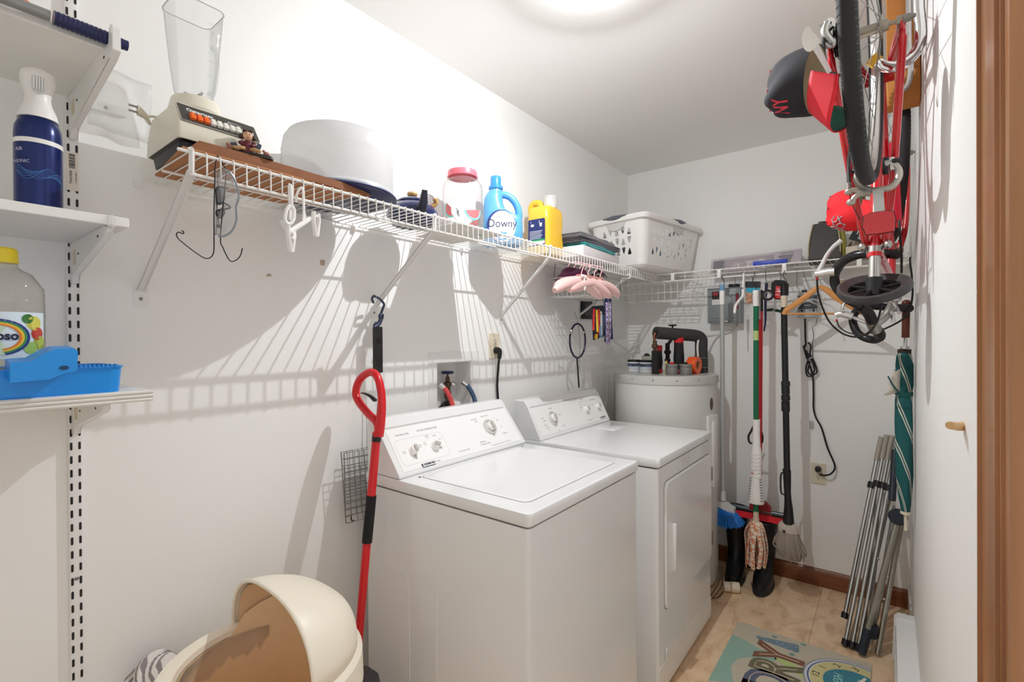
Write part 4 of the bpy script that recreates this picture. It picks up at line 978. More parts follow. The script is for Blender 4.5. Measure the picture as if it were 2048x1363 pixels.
# wire basket under the shelf
wb = thing('hanging_basket', 'white wire basket hanging by black cords under the far part of the left shelf', 'wire basket', (.15, 2.1, 1.56))
b = B(); x0, x1, y0, y1, zt, zb = .055, .262, 2.03, 2.395, 1.640, 1.548
n = 24
for i in range(n+1):
    y = y0+(y1-y0)*i/n
    b.tube([(x0, y, zt), (x0+.006, y, zb), (x1-.006, y, zb), (x1, y, zt)], .0013, 5)
for i in range(9):
    x = x0+.006+(x1-x0-.012)*i/8; b.tube([(x, y0, zt if i in (0, 8) else zb), (x, y1, zt if i in (0, 8) else zb)], .0013, 5)
    b.tube([(x, y0, zt), (x, y0+.004, zb)], .0013, 5).tube([(x, y1, zt), (x, y1-.004, zb)], .0013, 5)
b.tube([(x0, y0, zt), (x1, y0, zt), (x1, y1, zt), (x0, y1, zt)], .0026, 6, 1, True)
obj('wire_body', b, mat('grey_vinyl_wire', '#bdbab5', .4), wb, world=True)
cb_ = B()
for x, y, yy in ((x1, y0, y0+.015), (x0+.03, y0, y0+.015), (x1, y1, y1+.02), (x0+.03, y1, y1+.02)):
    xt = FX+.007 if x > .2 else x
    cb_.tube([(x, y, zt+.002), (xt, yy, SZ-LIP if x > .2 else SZ-.002)], .0016, 6)
    cb_.tube([(x, y+.01, zt-.06), (x, y, zt)], .0016, 6)
obj('cord', cb_, BLACKP, wb, world=True)
obj('end_hook', B().tube([(x1+.004, y1, zt-.003), (x1+.020, y1+.012, zt+.02), (FX+.010, y1+.018, RAILZ-.012), (FX+.008, y1+.018, RAILZ+.008), (FX-.004, y1+.018, RAILZ+.006)], .0034, 8, 4), WIRE, wb, world=True)
lump('folded_scarf', 'plum purple cloth lying in the hanging wire basket', T(.14, 2.13, 1.640), mat('plum_cloth', '#7c2c66', .9, var=.25, scale=25, sheen=.3), 2, (.075, .085, .052))
sm = mat('striped_cloth', '#1f1c20', .9); nt = sm.node_tree; wv_ = nt.nodes.new('ShaderNodeTexWave'); wv_.inputs['Scale'].default_value = 24; wv_.bands_direction = 'Y'
rp = nt.nodes.new('ShaderNodeValToRGB'); rp.color_ramp.interpolation = 'CONSTANT'; rp.color_ramp.elements[0].color = (.012, .011, .014, 1); rp.color_ramp.elements[1].position = .72; rp.color_ramp.elements[1].color = (.7, .62, .66, 1)
tcn = [n_ for n_ in nt.nodes if n_.type == 'TEX_COORD'][0]
nt.links.new(tcn.outputs['Object'], wv_.inputs['Vector']); nt.links.new(wv_.outputs[0], rp.inputs[0]); nt.links.new(rp.outputs[0], nt.nodes['Principled BSDF'].inputs['Base Color'])
lump('striped_cloth', 'black and white striped cloth standing in the hanging wire basket', T(.195, 2.29, 1.632), sm, 4, (.05, .045, .058))
lump('grey_bag', 'clear grey bundle of netting at the far end of the hanging wire basket', T(.17, 2.355, 1.590), mat('pale_net', '#b9b7b9', .6, var=.4, scale=60), 6, (.06, .03, .034))
# black switch box on the wall, purple racket, pouch of tools, striped straps
wbx = thing('wall_frame', 'small black framed switch plate on the left wall under the wire basket', 'switch plate', (0, 2.50, 1.50))
obj('plate', B().box(0, .018, 2.44, 2.555, 1.455, 1.56, .003), BLACKP, wbx, world=True)
obj('inset', B().box(.018, .020, 2.46, 2.535, 1.475, 1.54), mat('dark_inset', '#35332f', .3), wbx, world=True)
rx_ = .120
fl = thing('fly_swatter', 'dark purple oval hoop on a thin black stick hanging behind the dryer', 'swatter', at(1155, 690, x=rx_))
ring = [at(1155+15.5*math.sin(2*PI*i/20), 681-34*math.cos(2*PI*i/20), x=rx_) for i in range(20)]
obj('hoop', B().tube(ring, .0052, 8, 2, True), mat('purple_plastic', '#2c1f3c', .35), fl, world=True)
obj('stick', B().tube([at(1154, 714, x=rx_), at(1155, 730, x=rx_), at(1158, 775, x=rx_)], .0042, 8, 3), BLACKP, fl, world=True)
obj('silver_clasps', B().tube([at(1143, 660, x=rx_), at(1141, 668, x=rx_)], .0068, 8).tube([at(1168, 661, x=rx_), at(1168.5, 666, x=rx_)], .0068, 8), ALU, fl, world=True)
obj('string', B().tube([(.025, 2.33, 1.49), at(1155, 640, x=rx_-.06), at(1155, 648, x=rx_)], .0009, 5, 3).tube([at(1157, 648, x=rx_), at(1160, 690, x=rx_-.02), at(1158, 740, x=rx_-.02)], .0009, 5, 3), DARKW, fl, world=True)
tlx = .20
pb_ = thing('pencil_pouch', 'clear pouch of red, yellow and blue pens hanging from the wire basket', 'pouch', at(1200, 645, x=tlx))
q = [at(a, c, x=tlx) for a, c in ((1184, 612), (1209, 610), (1209, 672), (1187, 680))]
obj('pouch_back', B().loft([[v for v in q], [v+Vector((-.006, .004, 0)) for v in q]], True, flat=True), mat('dark_pouch', '#2f3344', .6, var=.3, scale=60), pb_, world=True)
random.seed(8)
for i, (cc, a, b0, b1, w_) in enumerate((('#d02a2c', 1188, 617, 660, .008), ('#e6c84a', 1193, 619, 664, .009), ('#d02a2c', 1198, 618, 668, .008), ('#e3d7c9', 1202, 622, 670, .008), ('#4a76a8', 1205, 630, 672, .009), ('#e9b23a', 1193, 668, 677, .012), ('#6f93b5', 1199, 650, 674, .010))):
    obj('pen', B().tube([at(a, b0, x=tlx+.008), at(a+random.uniform(-2, 2), b1, x=tlx+.008)], w_*.7, 8), mat('pen_'+cc[1:], cc, .4), pb_, world=True)
obj('hang_wire', B().tube([at(1188, 613, x=tlx), (.20, 2.265, 1.550)], .0010, 5).tube([at(1207, 611, x=tlx), (.20, 2.33, 1.550)], .0010, 5), DARKW, pb_, world=True)
st = mat('purple_braid', '#5b3f86', .7); nt = st.node_tree; ck_ = nt.nodes.new('ShaderNodeTexChecker'); ck_.inputs['Scale'].default_value = 150
ck_.inputs['Color1'].default_value = (*lin('#4f3478'), 1); ck_.inputs['Color2'].default_value = (*lin('#d9cfe6'), 1)
mp_ = nt.nodes.new('ShaderNodeMapping'); mp_.inputs['Rotation'].default_value = (.6, .7, .3)
tcn = [n_ for n_ in nt.nodes if n_.type == 'TEX_COORD'][0]
nt.links.new(tcn.outputs['Object'], mp_.inputs[0]); nt.links.new(mp_.outputs[0], ck_.inputs['Vector']); nt.links.new(ck_.outputs[0], nt.nodes['Principled BSDF'].inputs['Base Color'])
dl = thing('dog_leash', 'purple and white braided leash hanging in loops from the wire basket', 'leash', at(1216, 640, x=.26))
obj('braided_loops', B().tube([at(1213, 600, x=.26), at(1214, 640, x=.26), at(1214, 680, x=.26), at(1217, 687, x=.262), at(1219, 680, x=.264), at(1220, 640, x=.264), at(1220, 600, x=.264)], .0065, 8, 4), st, dl, world=True)
obj('dark_straps', B().tube([at(1211, 600, x=.24), at(1212, 640, x=.235), at(1211, 684, x=.235)], .007, 8, 3).tube([at(1221, 600, x=.25), at(1222, 640, x=.245), at(1224, 678, x=.245)], .006, 8, 3), mat('navy_strap', '#27305c', .7, var=.2), dl, world=True)
obj('clasp', B().tube([at(1213, 592, x=.26), at(1213, 604, x=.26)], .0075, 8).tube([at(1220, 592, x=.264), at(1220, 604, x=.264)], .0075, 8), NAVY, dl, world=True)
# ------------------------------------------------------------------ grill basket with long handle, hanging from the second brace
gb = thing('grill_basket', 'flat chrome wire grill basket with a long black grip, hanging left of the washer', 'grill basket', (.05, 1.0, 1.24))
gxx = .05
obj('grip', B().prism(rrect(.026, .152, .004), -.009, .009, T(at(755.5, 699, x=gxx+.006)) @ RIGHT), mat('black_wood_grip', '#1e1e1c', .5, var=.15), gb, world=True)
obj('handle_rods', B().tube([at(753, 656, x=gxx+.002), at(753, 650, x=gxx+.002), at(757, 650, x=gxx+.002), at(757, 656, x=gxx+.002)], .0018, 6, 2).tube([at(751, 656, x=gxx-.006), at(752, 745, x=gxx-.006), at(753, 880, x=gxx)], .0020, 6).tube([at(761, 742, x=gxx), at(763, 820, x=gxx), at(762, 890, x=gxx)], .0020, 6), CHROME, gb, world=True)
g = B()
for dx, tops in ((0, (682, 904, 757, 890, 770, 1026, 692, 1046)), (-.022, (688, 906, 757, 894, 764, 1012, 691, 1033))):
    c = [at(tops[i], tops[i+1], x=gxx+dx) for i in (0, 2, 4, 6)]
    g.tube([c[0], c[1], c[2], c[3]], .0021, 6, 1, True)
    for i in range(1, 7):
        t = i/7; g.tube([c[0].lerp(c[1], t), c[3].lerp(c[2], t)], .0011, 5)
    for i in range(1, 10):
        t = i/10; g.tube([c[0].lerp(c[3], t), c[1].lerp(c[2], t)], .0011, 5)
obj('wire_grid', g, STEEL, gb, world=True)
obj('latch', B().tube([at(702, 1032, x=gxx+.004), at(703, 1040, x=gxx+.010), at(708, 1040, x=gxx+.008)], .0016, 6, 3), DARKW, gb, world=True)
# blue grey clip hook between the brace and the grip
hk = thing('utility_hook', 'blue grey metal swivel hook over the second brace carrying the grill basket', 'hook', at(758, 620, x=.055))
SL = mat('slate_metal', '#3d4458', .35, .6, var=.1)
obj('hook', B().tube([at(747, 605, x=.035), at(744, 598, x=.045), at(747, 592, x=.058), at(752, 593, x=.068), at(760, 598, x=.062), at(768, 608, x=.058), at(765, 618, x=.056), at(759, 634, x=.054)], .0040, 8, 5), SL, hk, world=True)
obj('swivel', B().ell(at(762, 633, x=.054), (.008, .010, .013), 14, 10).tube([at(764, 628, x=.054), at(759, 645, x=.056), at(749, 654, x=.056)], .0072, 10, 4), SL, hk, world=True)
obj('eyelet', B().tube([at(747, 651, x=.054), at(752, 644, x=.056), at(756, 648, x=.058), at(752, 655, x=.056)], .0024, 8, 3, True), SL, hk, world=True)
# ------------------------------------------------------------------ red handled mop
rm = thing('steam_mop', 'red pole with a loop handle, black trigger and grips leaning beside the washer', 'mop', (.03, 1.05, 0))
# axis from the loop down to the foot
def ax(px, py):
    return at(px, py, y=.905-.085*(py-744)/600.)
loop = [ax(757, 872), ax(754, 845), ax(736, 826), ax(716, 800), ax(712, 780), ax(721, 757), ax(740, 744), ax(754, 752), ax(762, 780), ax(764, 815), ax(762, 850), ax(759, 872)]
obj('loop_handle', B().tube(loop, .0118, 14, 5), REDP, rm, world=True)
obj('handle_neck', B().tube([ax(762, 800), ax(761, 830), ax(758, 862), ax(754.5, 868)], lambda t: .0105+.006*t, 14, 4, flatten=.8), REDP, rm, world=True)
obj('trigger', B().tube([ax(750, 800), ax(741, 792), ax(728, 786), ax(722, 786)], lambda t: .0085-.006*t, 10, 4, flatten=.6), BLACKP, rm, world=True)
obj('collar', B().tube([ax(754.5, 864), ax(752.5, 882)], .0135, 18), BLACKP, rm, world=True)
obj('upper_tube', B().tube([ax(752.5, 880), ax(742.5, 992)], .0125, 18), REDP, rm, world=True)
obj('foam_grip', B().tube([ax(743, 990), ax(740, 1022), ax(734, 1084)], lambda t: .0145, 18), mat('black_foam', '#1b1b1b', .85, var=.15, scale=90), rm, world=True)
obj('lower_tube', B().tube([ax(734, 1082), ax(712, 1345)], .0118, 18), REDP, rm, world=True)
ft = ax(722, 1350)
obj('foot', B().loft([[Vector((ft.x+x*k, ft.y+y*k, z)) for x, y in rrect(.085, .085, .02)] for k, z in ((1, ft.z-.13), (1, ft.z-.02), (.93, ft.z-.004), (.8, ft.z))]).box(ft.x-.06, ft.x+.06, ft.y-.05, ft.y+.05, .0, .04, .01).cyl((ft.x, ft.y, .03), (ft.x, ft.y, ft.z-.12), .03, 16), mat('charcoal_plastic', '#4a4a4c', .4), rm, world=True)
# ------------------------------------------------------------------ washer
def rr_ring(x0, x1, y0, y1, z, r=.012, n=5): return [Vector(((x0+x1)/2+x, (y0+y1)/2+y, z)) for x, y in rrect(x1-x0, y1-y0, r, n)]
def knob(parent, M, r, pointer=True, dial=False):
    """dial: ring, knob body, grey finger bar, pointer; M: z out of the panel"""
    k = obj('knob', B(M).lathe([(0, .018), (r*.72, .018), (r*.80, .016), (r*.88, .004), (r, .003), (r, 0)], 36), WPLAS, parent, world=True)
    obj('finger_bar', B(M).prism(rrect(r*.62, r*1.36, r*.28, 5), .017, .024), mat('grey_knob', '#bdb9b2', .4), k, world=True)
    if dial: obj('dial_ring', B(M).lathe([(r*1.38, 0), (r*1.38, .005), (r*1.30, .0075), (r*1.02, .0075), (r*1.02, 0)], 40), mat('dial_ring', '#dcdad6', .25, .35), k, world=True)
    if pointer: obj('pointer', B(M).prism([(-r*.3, -r*.9), (r*.3, -r*.9), (r*.05, -r*1.75), (-r*.05, -r*1.75)], 0, .004), mat('grey_knob', '#bdb9b2', .4), k, world=True)
    return k
def console(t, y0, y1, zb, zt, xb, xf, xt):
    """wedge control panel: bottom front xf, top back xb..xt"""
    out = [(xb, zb), (xf, zb), (xf, zb+.006), (xt+.016, zt-.026), (xt, zt-.004), (xt-.008, zt), (xb, zt)]
    sh = B()
    rings = []
    for y, k in ((y0, .985), (y0+.004, .996), (y0+.012, 1), (y1-.012, 1), (y1-.004, .996), (y1, .985)):
        rings.append([Vector((xb+(x-xb)*k, y, zb+(z-zb)*k)) for x, z in out])
    sh.loft(rings)
    obj('console', sh, APPL, t, world=True, sharp=25)
    a, c = Vector((xf, 0, zb+.006)), Vector((xt+.016, 0, zt-.026))
    up = (c-a).normalized(); o = (a+c)/2
    Mx = frame((o.x, (y0+y1)/2, o.z), (0, 1, 0), up)
    return Mx, (c-a).length
WY0, WY1, WX0, WX1, WZ = .925, 1.560, .085, .722, .930
ws_ = thing('washing_machine', 'white top loading washing machine in front, with three dials on its sloped console', 'washing machine', (.40, 1.2425, 0))
cb_ = B().loft([rr_ring(WX0, WX1-.004, WY0+.004, WY1-.004, .02), rr_ring(WX0, WX1-.004, WY0+.004, WY1-.004, WZ-.039)])
obj('cabinet', cb_, APPL, ws_, world=True)
obj('seam', B().loft([rr_ring(WX0+.006, WX1-.011, WY0+.010, WY1-.010, WZ-.0385), rr_ring(WX0+.006, WX1-.011, WY0+.010, WY1-.010, WZ-.034)]), DARKGAP, ws_, world=True)
tp_ = B().loft([rr_ring(WX0, WX1-.002, WY0+.003, WY1-.003, WZ-.034), rr_ring(WX0, WX1+.002, WY0-.000, WY1+.000, WZ-.030, .014), rr_ring(WX0, WX1+.003, WY0-.001, WY1+.001, WZ-.010, .014), rr_ring(WX0, WX1+.001, WY0+.001, WY1-.001, WZ-.002, .016), rr_ring(WX0, WX1-.008, WY0+.010, WY1-.010, WZ, .016)])
obj('top_panel', tp_, APPL, ws_, world=True)
LX0, LX1, LY0, LY1 = .276, .672, WY0+.062, WY1-.070
obj('lid_gap', B().loft([rr_ring(LX0-.0022, LX1+.0022, LY0-.0022, LY1+.0022, WZ-.001, .022), rr_ring(LX0-.0022, LX1+.0022, LY0-.0022, LY1+.0022, WZ+.0003, .022)]), mat('gap_grey', '#8d8b87', .6), ws_, world=True)
obj('lid', B().loft([rr_ring(LX0, LX1, LY0, LY1, WZ-.001, .020), rr_ring(LX0, LX1, LY0, LY1, WZ+.0010, .020), rr_ring(LX0+.003, LX1-.003, LY0+.003, LY1-.003, WZ+.0018, .018), rr_ring(LX0+.02, LX1-.02, LY0+.02, LY1-.02, WZ+.0006, .012)]), APPL, ws_, world=True)
for y in (LY0+.0, LY1-.0): obj('hinge_pin', B().ell((LX0+.004, y-.006 if y < 1.2 else y+.006, WZ+.0005), (.0045, .0045, .0025), 12, 8), STEEL, ws_, world=True)
CM_, CL = console(ws_, WY0+.004, WY1-.002, WZ+.0012, WZ+.165, .10, .252, .135)
obj('console_gap', B().box(.10, .2505, WY0+.008, WY1-.006, WZ-.001, WZ+.0014), DARKGAP, ws_, world=True)
HW = (WY1-WY0)/2
obj('face_panel', B(CM_).prism(rrect(2*HW-.045, CL-.020, .004), -.001, .0012), mat('console_face', '#f0f0ef', .3, var=.01), ws_, world=True)
obj('top_groove', B(CM_).box(-HW+.02, HW-.025, CL/2-.0055, CL/2-.0020, .0004, .0012), mat('groove_grey', '#c4c2be', .5), ws_, world=True)
obj('face_outline', B(CM_).tube([Vector((x-.185, y-.012, .0012)) for x, y in rrect(.200, .088, .016)], .00045, 4, 1, True), mat('line_grey', '#c9c9c8', .5), ws_, world=True)
knob(ws_, CM_ @ T(-.228, -.012, .0012), .0165)
knob(ws_, CM_ @ T(-.137, -.014, .0012) @ RZ(1.15), .0165)
knob(ws_, CM_ @ T(.158, .008, .0012), .022, True, True)
ink = B()
def tx(s, x, y, sz=.0062, m=CM_): ink.text(s, sz, m @ T(x, y, .0013), .0001)
tx('WATER LEVEL', -.240, .048, .0088); tx('WATER TEMPERATURE', -.135, .050, .0088)
for i, a in enumerate((-60, -30, 0, 30, 60)): tx('|', -.228+.024*math.sin(math.radians(a)), -.012+.024*math.cos(math.radians(a)), .004)
tx('SMALL', -.262, -.010, .0048); tx('LOAD', -.262, -.016, .0042); tx('LARGE', -.194, .0, .0048); tx('LOAD', -.194, -.006, .0042)
tx('WARM', -.150, .026, .0048); tx('COLD', -.150, .020, .0042); tx('HOT', -.170, .004, .0048); tx('COLD', -.170, -.002, .0042); tx('WARM', -.118, .022, .0048); tx('COLD', -.102, .006, .0048)
tx('HEAVY DUTY', .160, .056, .0068); tx('PRE-WASH', .098, .050, .0062); tx('SOAK', .104, .040, .0062); tx('DELICATE', .085, -.042, .0066); tx('PERMANENT PRESS', .094, -.052, .0062)
tx('NORMAL', .222, -.030, .0066); tx('10', .218, -.040, .005); tx('14', .206, .040, .005); tx('OFF', .222, .0, .005); tx('SPIN', .218, .028, .005)
for i in range(18):
    a = math.radians(20*i); tx('-', .158+.036*math.cos(a), .008+.036*math.sin(a), .006)
tx('EXTRA RINSE  ON/OFF', -.02, -.055, .0052); tx('SELF CLEANING FILTER   HEAVY DUTY   SUPER CAPACITY', .175, -.064, .0044)
tx('80 SERIES', -.152, -.066, .0056)
obj('console_lettering', ink, INKG, ws_, world=True)
def badge(t, m, x, y):
    b = B(m).text('KENMORE', .0098, T(x+.012, y, .0013), .0002, bold=.0004)
    b.box(x-.021, x-.015, y-.005, y+.004, .0012, .0016).box(x-.021, x+.034, y-.0085, y-.0065, .0012, .0016)
    obj('badge', b, mat('badge_navy', '#2a2f45', .4), t, world=True)
badge(ws_, CM_, -.200, -.066)
mk = B()                                              # pressed outline on the near side panel
pts = [Vector((.10, WY0+.0038, .66)), Vector((.26, WY0+.0038, .66)), Vector((.285, WY0+.0038, .64)), Vector((.29, WY0+.0038, .45)), Vector((.29, WY0+.0038, .10))]
mk.tube(pts, .0012, 6, 3)
mk.tube([Vector((.40, WY0+.0038, .10)), Vector((.405, WY0+.0038, .60)), Vector((.43, WY0+.0038, .66)), Vector((.60, WY0+.0038, .665))], .0012, 6, 3)
obj('side_embossing', mk, APPL, ws_, world=True)
for x, y in ((.13, .97), (.67, .97), (.13, 1.51), (.67, 1.51)): obj('foot', B().cyl((x, y, 0), (x, y, .022), .018, 14), BLACKP, ws_, world=True)
# ------------------------------------------------------------------ dryer
DY0, DY1, DX0, DX1, DZ_ = 1.735, 2.412, .085, .724, .898
dr = thing('tumble_dryer', 'white front loading dryer behind the washer, with a large square door', 'dryer', (.40, 2.07, 0))
obj('cabinet', B().loft([rr_ring(DX0, DX1-.004, DY0+.003, DY1-.003, .02), rr_ring(DX0, DX1-.004, DY0+.003, DY1-.003, DZ_-.039)]), APPL, dr, world=True)
obj('seam', B().loft([rr_ring(DX0+.006, DX1-.010, DY0+.009, DY1-.009, DZ_-.0385), rr_ring(DX0+.006, DX1-.010, DY0+.009, DY1-.009, DZ_-.034)]), DARKGAP, dr, world=True)
obj('top_panel', B().loft([rr_ring(DX0, DX1-.002, DY0+.002, DY1-.002, DZ_-.034), rr_ring(DX0, DX1+.002, DY0-.000, DY1+.000, DZ_-.030, .014), rr_ring(DX0, DX1+.003, DY0-.001, DY1+.001, DZ_-.008, .014), rr_ring(DX0, DX1+.001, DY0+.001, DY1-.001, DZ_-.001, .016), rr_ring(DX0, DX1-.008, DY0+.01, DY1-.01, DZ_, .016)]), APPL, dr, world=True)
DM, DL = console(dr, DY0+.004, DY1-.004, DZ_+.0012, DZ_+.170, .06, .198, .115)
obj('console_gap', B().box(.06, .1965, DY0+.008, DY1-.008, DZ_-.001, DZ_+.0014), DARKGAP, dr, world=True)
DHW = (DY1-DY0)/2
obj('face_panel', B(DM).prism(rrect(2*DHW-.045, DL-.020, .004), -.001, .0012), mat('console_face', '#f0f0ef', .3), dr, world=True)
obj('top_groove', B(DM).box(-DHW+.02, DHW-.025, DL/2-.0055, DL/2-.0020, .0004, .0012), mat('groove_grey', '#c4c2be', .5), dr, world=True)
obj('face_outline', B(DM).tube([Vector((x+.205, y, .0012)) for x, y in rrect(.190, .100, .016)], .00045, 4, 1, True), mat('line_grey', '#c9c9c8', .5), dr, world=True)
knob(dr, DM @ T(-.185, .002, .0012), .023, True, True); knob(dr, DM @ T(.130, .006, .0012), .0165); knob(dr, DM @ T(.255, .008, .0012), .0155)
ink = B()
def td(s, x, y, sz=.0056): tx(s, x, y, sz, DM)
td('NORMAL', -.262, .012); td('MORE DRY', -.250, -.002); td('COTTON', -.258, -.022); td('LESS DRY', -.248, -.034); td('DRY', -.245, -.046); td('TIMED DRY', -.172, .048); td('DELICATE', -.115, .010); td('AIR ONLY', -.120, -.044)
td('HIGH', .095, .036); td('MEDIUM', .092, .020); td('LOW', .092, .008); td('AUTO', .100, .050, .006); td('END OF CYCLE SIGNAL', .235, .048, .0052); td('START', .215, .022); td('OFF', .292, .022); td('SOFT HEAT   HEAVY DUTY', .13, -.052, .0044); td('TIMER', -.17, -.060, .0052)
obj('console_lettering', ink, INKG, dr, world=True)
badge(dr, DM, .262, -.055)
obj('lint_door', B().box(.225, .345, DY0+.42, DY0+.60, DZ_-.001, DZ_+.0022, .0015), APPL, dr, world=True)
FXd = DX1-.004
def dpoly(y0, y1, z0, z1, r): return [((y0+y1)/2+a, (z0+z1)/2+b) for a, b in rrect(y1-y0, z1-z0, r, 6)]
YZ = Matrix(((0, 0, 1, 0), (1, 0, 0, 0), (0, 1, 0, 0), (0, 0, 0, 1)))
obj('door_gap', B().prism(dpoly(1.795, 2.392, .308, .800, .035), FXd-.001, FXd+.0008, YZ), mat('gap_grey', '#8d8b87', .6), dr, world=True)
door = obj('door', B().loft([[YZ @ Vector((a, b, h)) for a, b in dpoly(1.795+i_, 2.392-i_, .308+i_, .800-i_, .034)] for h, i_ in ((FXd, .0025), (FXd+.006, .0025), (FXd+.010, .006))]), APPL, dr, world=True)
obj('door_handle', B().prism([(0, 0), (.055, .0), (.055, .165), (0, .185)], FXd+.0095, FXd+.0135, YZ @ T(1.855, .445, 0)).box(FXd+.012, FXd+.026, 1.855, 1.868, .447, .628, .004), APPL, door, world=True)
for z in (.70, .395): obj('hinge', B().box(FXd+.001, FXd+.013, 2.386, 2.400, z-.032, z+.032, .001), STEEL, dr, world=True)
obj('toe_panel', B().prism(dpoly(DY0+.01, DY1-.01, .022, .118, .008), FXd-.001, FXd+.002, YZ), APPL, dr, world=True)
obj('toe_latch', B().box(FXd+.002, FXd+.006, 1.80, 1.825, .125, .165, .002), APPL, dr, world=True)
for x, y in ((.13, 1.78), (.67, 1.78), (.13, 2.36), (.67, 2.36)): obj('foot', B().cyl((x, y, 0), (x, y, .022), .018, 14), BLACKP, dr, world=True)
# ------------------------------------------------------------------ water heater
HX, HYc, HR, HZ = .370, 2.765, .287, 1.142
wh_ = thing('water_heater', 'short white cylindrical water heater in the back left corner behind the dryer', 'water heater', (HX, HYc, 0))
HEAT = mat('heater_enamel', '#d6d6d2', .35, var=.015, scale=6)
obj('tank', B().lathe([(0, .02), (HR-.01, .02), (HR-.006, .03), (HR-.006, HZ-.045), (0, HZ-.045)], 72, (HX, HYc, 0)), HEAT, wh_, world=True)
obj('lid_ring', B().lathe([(HR-.006, HZ-.046), (HR, HZ-.045), (HR+.001, HZ-.040), (HR, HZ-.004), (HR-.003, HZ), (0, HZ)], 72, (HX, HYc, 0)), mat('heater_lid', '#c9c8c4', .3, .15), wh_, world=True)
sb = B()
for i in range(-3, 3):
    a = -PI/2+.14+i*.42; sb.ell((HX+HR*math.cos(a), HYc+HR*math.sin(a), HZ-.022), (.004, .004, .004), 10, 6)
obj('screws', sb, STEEL, wh_, world=True)
ang = math.radians(-13); pxr = Vector((math.cos(ang), math.sin(ang), 0))
AP = frame(Vector((HX, HYc, .80))+pxr*(HR-.006), (-pxr.y, pxr.x, 0), (0, 0, 1))
obj('access_cover', B(AP).box(-.05, .05, -.25, .13, -.004, .012, .005), mat('heater_cover', '#dcdad8', .4), wh_, world=True)
obj('cover_strap', B(AP).box(-.018, .018, -.25, .10, .010, .022, .006), mat('heater_cover', '#dcdad8', .4), wh_, world=True)
obj('knockout', B(AP).prism([(.014*math.cos(i*PI/10), .032*math.sin(i*PI/10)+.19) for i in range(20)], -.002, .003), mat('brown_knockout', '#5a4a42', .6), wh_, world=True)
# pipes on the heater
PIPE = mat('copper_pipe', '#8c5a42', .4, .7, var=.25, scale=60); BRASS = mat('old_brass', '#5f4a3a', .5, .6, var=.3, scale=90); FOAM = mat('grey_foam', '#3b3b3a', .9, var=.12, scale=120, bump=.15)
ip = thing('insulated_pipe', 'thick dark grey foam insulated pipe elbow over the water heater', 'pipe', (.545, 2.84, HZ))
pL, pR = at(1312, 665, y=2.635), at(1393, 671, y=2.87)
cen = Vector((pR.x+.012, pR.y+.02, pR.z))
obj('foam_sleeve', B().tube([pL, pL.lerp(pR, .5), pR-(pR-pL).normalized()*.012, Vector((cen.x+.006, cen.y, cen.z-.018)), Vector((cen.x+.008, cen.y, cen.z-.06)), Vector((cen.x+.010, cen.y, HZ+.002))], .0345, 22, 3), FOAM, ip, world=True)
dl_ = (pR-pL).normalized()
obj('sleeve_bore', B().tube([pL-dl_*.0008, pL+dl_*.003], .016, 18), INK, ip, world=True)
tb_ = B()
for z in (.085, .03): tb_.torus((cen.x+.009, cen.y, HZ+z), .0352, .0012, None, 28, 6)
obj('tie_bands', tb_, mat('pale_tie', '#9a9995', .5), ip, world=True)
cp = thing('copper_inlet', 'corroded copper inlet pipe with a valve body and black insulation left of the foam pipe', 'pipe', (pL.x, pL.y, HZ))
obj('pipe', B().tube([pL-dl_*.004+Vector((.0, 0, -.004)), pL-dl_*.012+Vector((0, 0, -.02)), pL-dl_*.010+Vector((0, 0, -.05)), pL-dl_*.006+Vector((.004, 0, -.14))], .0078, 12, 4), PIPE, cp, world=True)
vb = pL-dl_*.008
obj('valve_body', B().lathe([(0, -.103), (.009, -.103), (.010, -.088), (.017, -.085), (.017, -.068), (.012, -.064), (.011, -.045), (0, -.045)], 16, vb), BRASS, cp, world=True)
obj('sleeve', B().cyl((vb.x+.002, vb.y, HZ+.001), (vb.x+.002, vb.y, vb.z-.10), .0195, 18), mat('black_foam2', '#1f1e1e', .85, var=.15, scale=80), cp, world=True)
ov = thing('outlet_valve', 'dark valve with a black wing handle sticking up behind the foam pipe', 'valve', (.40, 2.86, HZ))
vx = at(1345, 650, y=2.90)
obj('wing_handle', B().ell((vx.x, vx.y, vx.z-.002), (.011, .008, .008), 14, 8).ell((vx.x-.016, vx.y, vx.z), (.010, .006, .0055), 12, 8).ell((vx.x+.016, vx.y, vx.z), (.010, .006, .0055), 12, 8).cyl((vx.x, vx.y, vx.z-.03), (vx.x, vx.y, vx.z), .005, 10), INK, ov, world=True)
vp = at(1335, 690, y=2.83)
obj('valve_pipe', B().lathe([(0, HZ+.001), (.012, HZ+.001), (.012, HZ+.06), (.017, HZ+.064), (.017, HZ+.075), (.012, HZ+.08), (.012, HZ+.105), (.0195, HZ+.11), (.0195, HZ+.125), (.013, HZ+.13), (.013, HZ+.17), (0, HZ+.17)], 16, (vp.x, vp.y, 0)), mat('dark_pipe', '#2c2422', .5, .3, var=.3, scale=80), ov, world=True)
obj('cross_pipe', B().cyl((vp.x, vp.y, HZ+.16), (vx.x, vx.y, HZ+.20), .010, 10), mat('dark_pipe', '#2c2422', .5), ov, world=True)
cbk = one('white_cable', 'white electric cable running from the water heater up to the grey switch box', 'cable', B().tube([at(1396, 737, y=2.83), at(1396, 715, y=2.83), at(1395, 692, y=2.84), at(1398, 678, y=2.86), at(1408, 672, y=2.93), at(1425, 671, y=3.03), at(1440, 668, y=3.075), (.665, 3.082, 1.385), (.685, 3.082, 1.425)], .0058, 8, 5), mat('white_cable', '#dcd9d2', .5))
obj_ = None
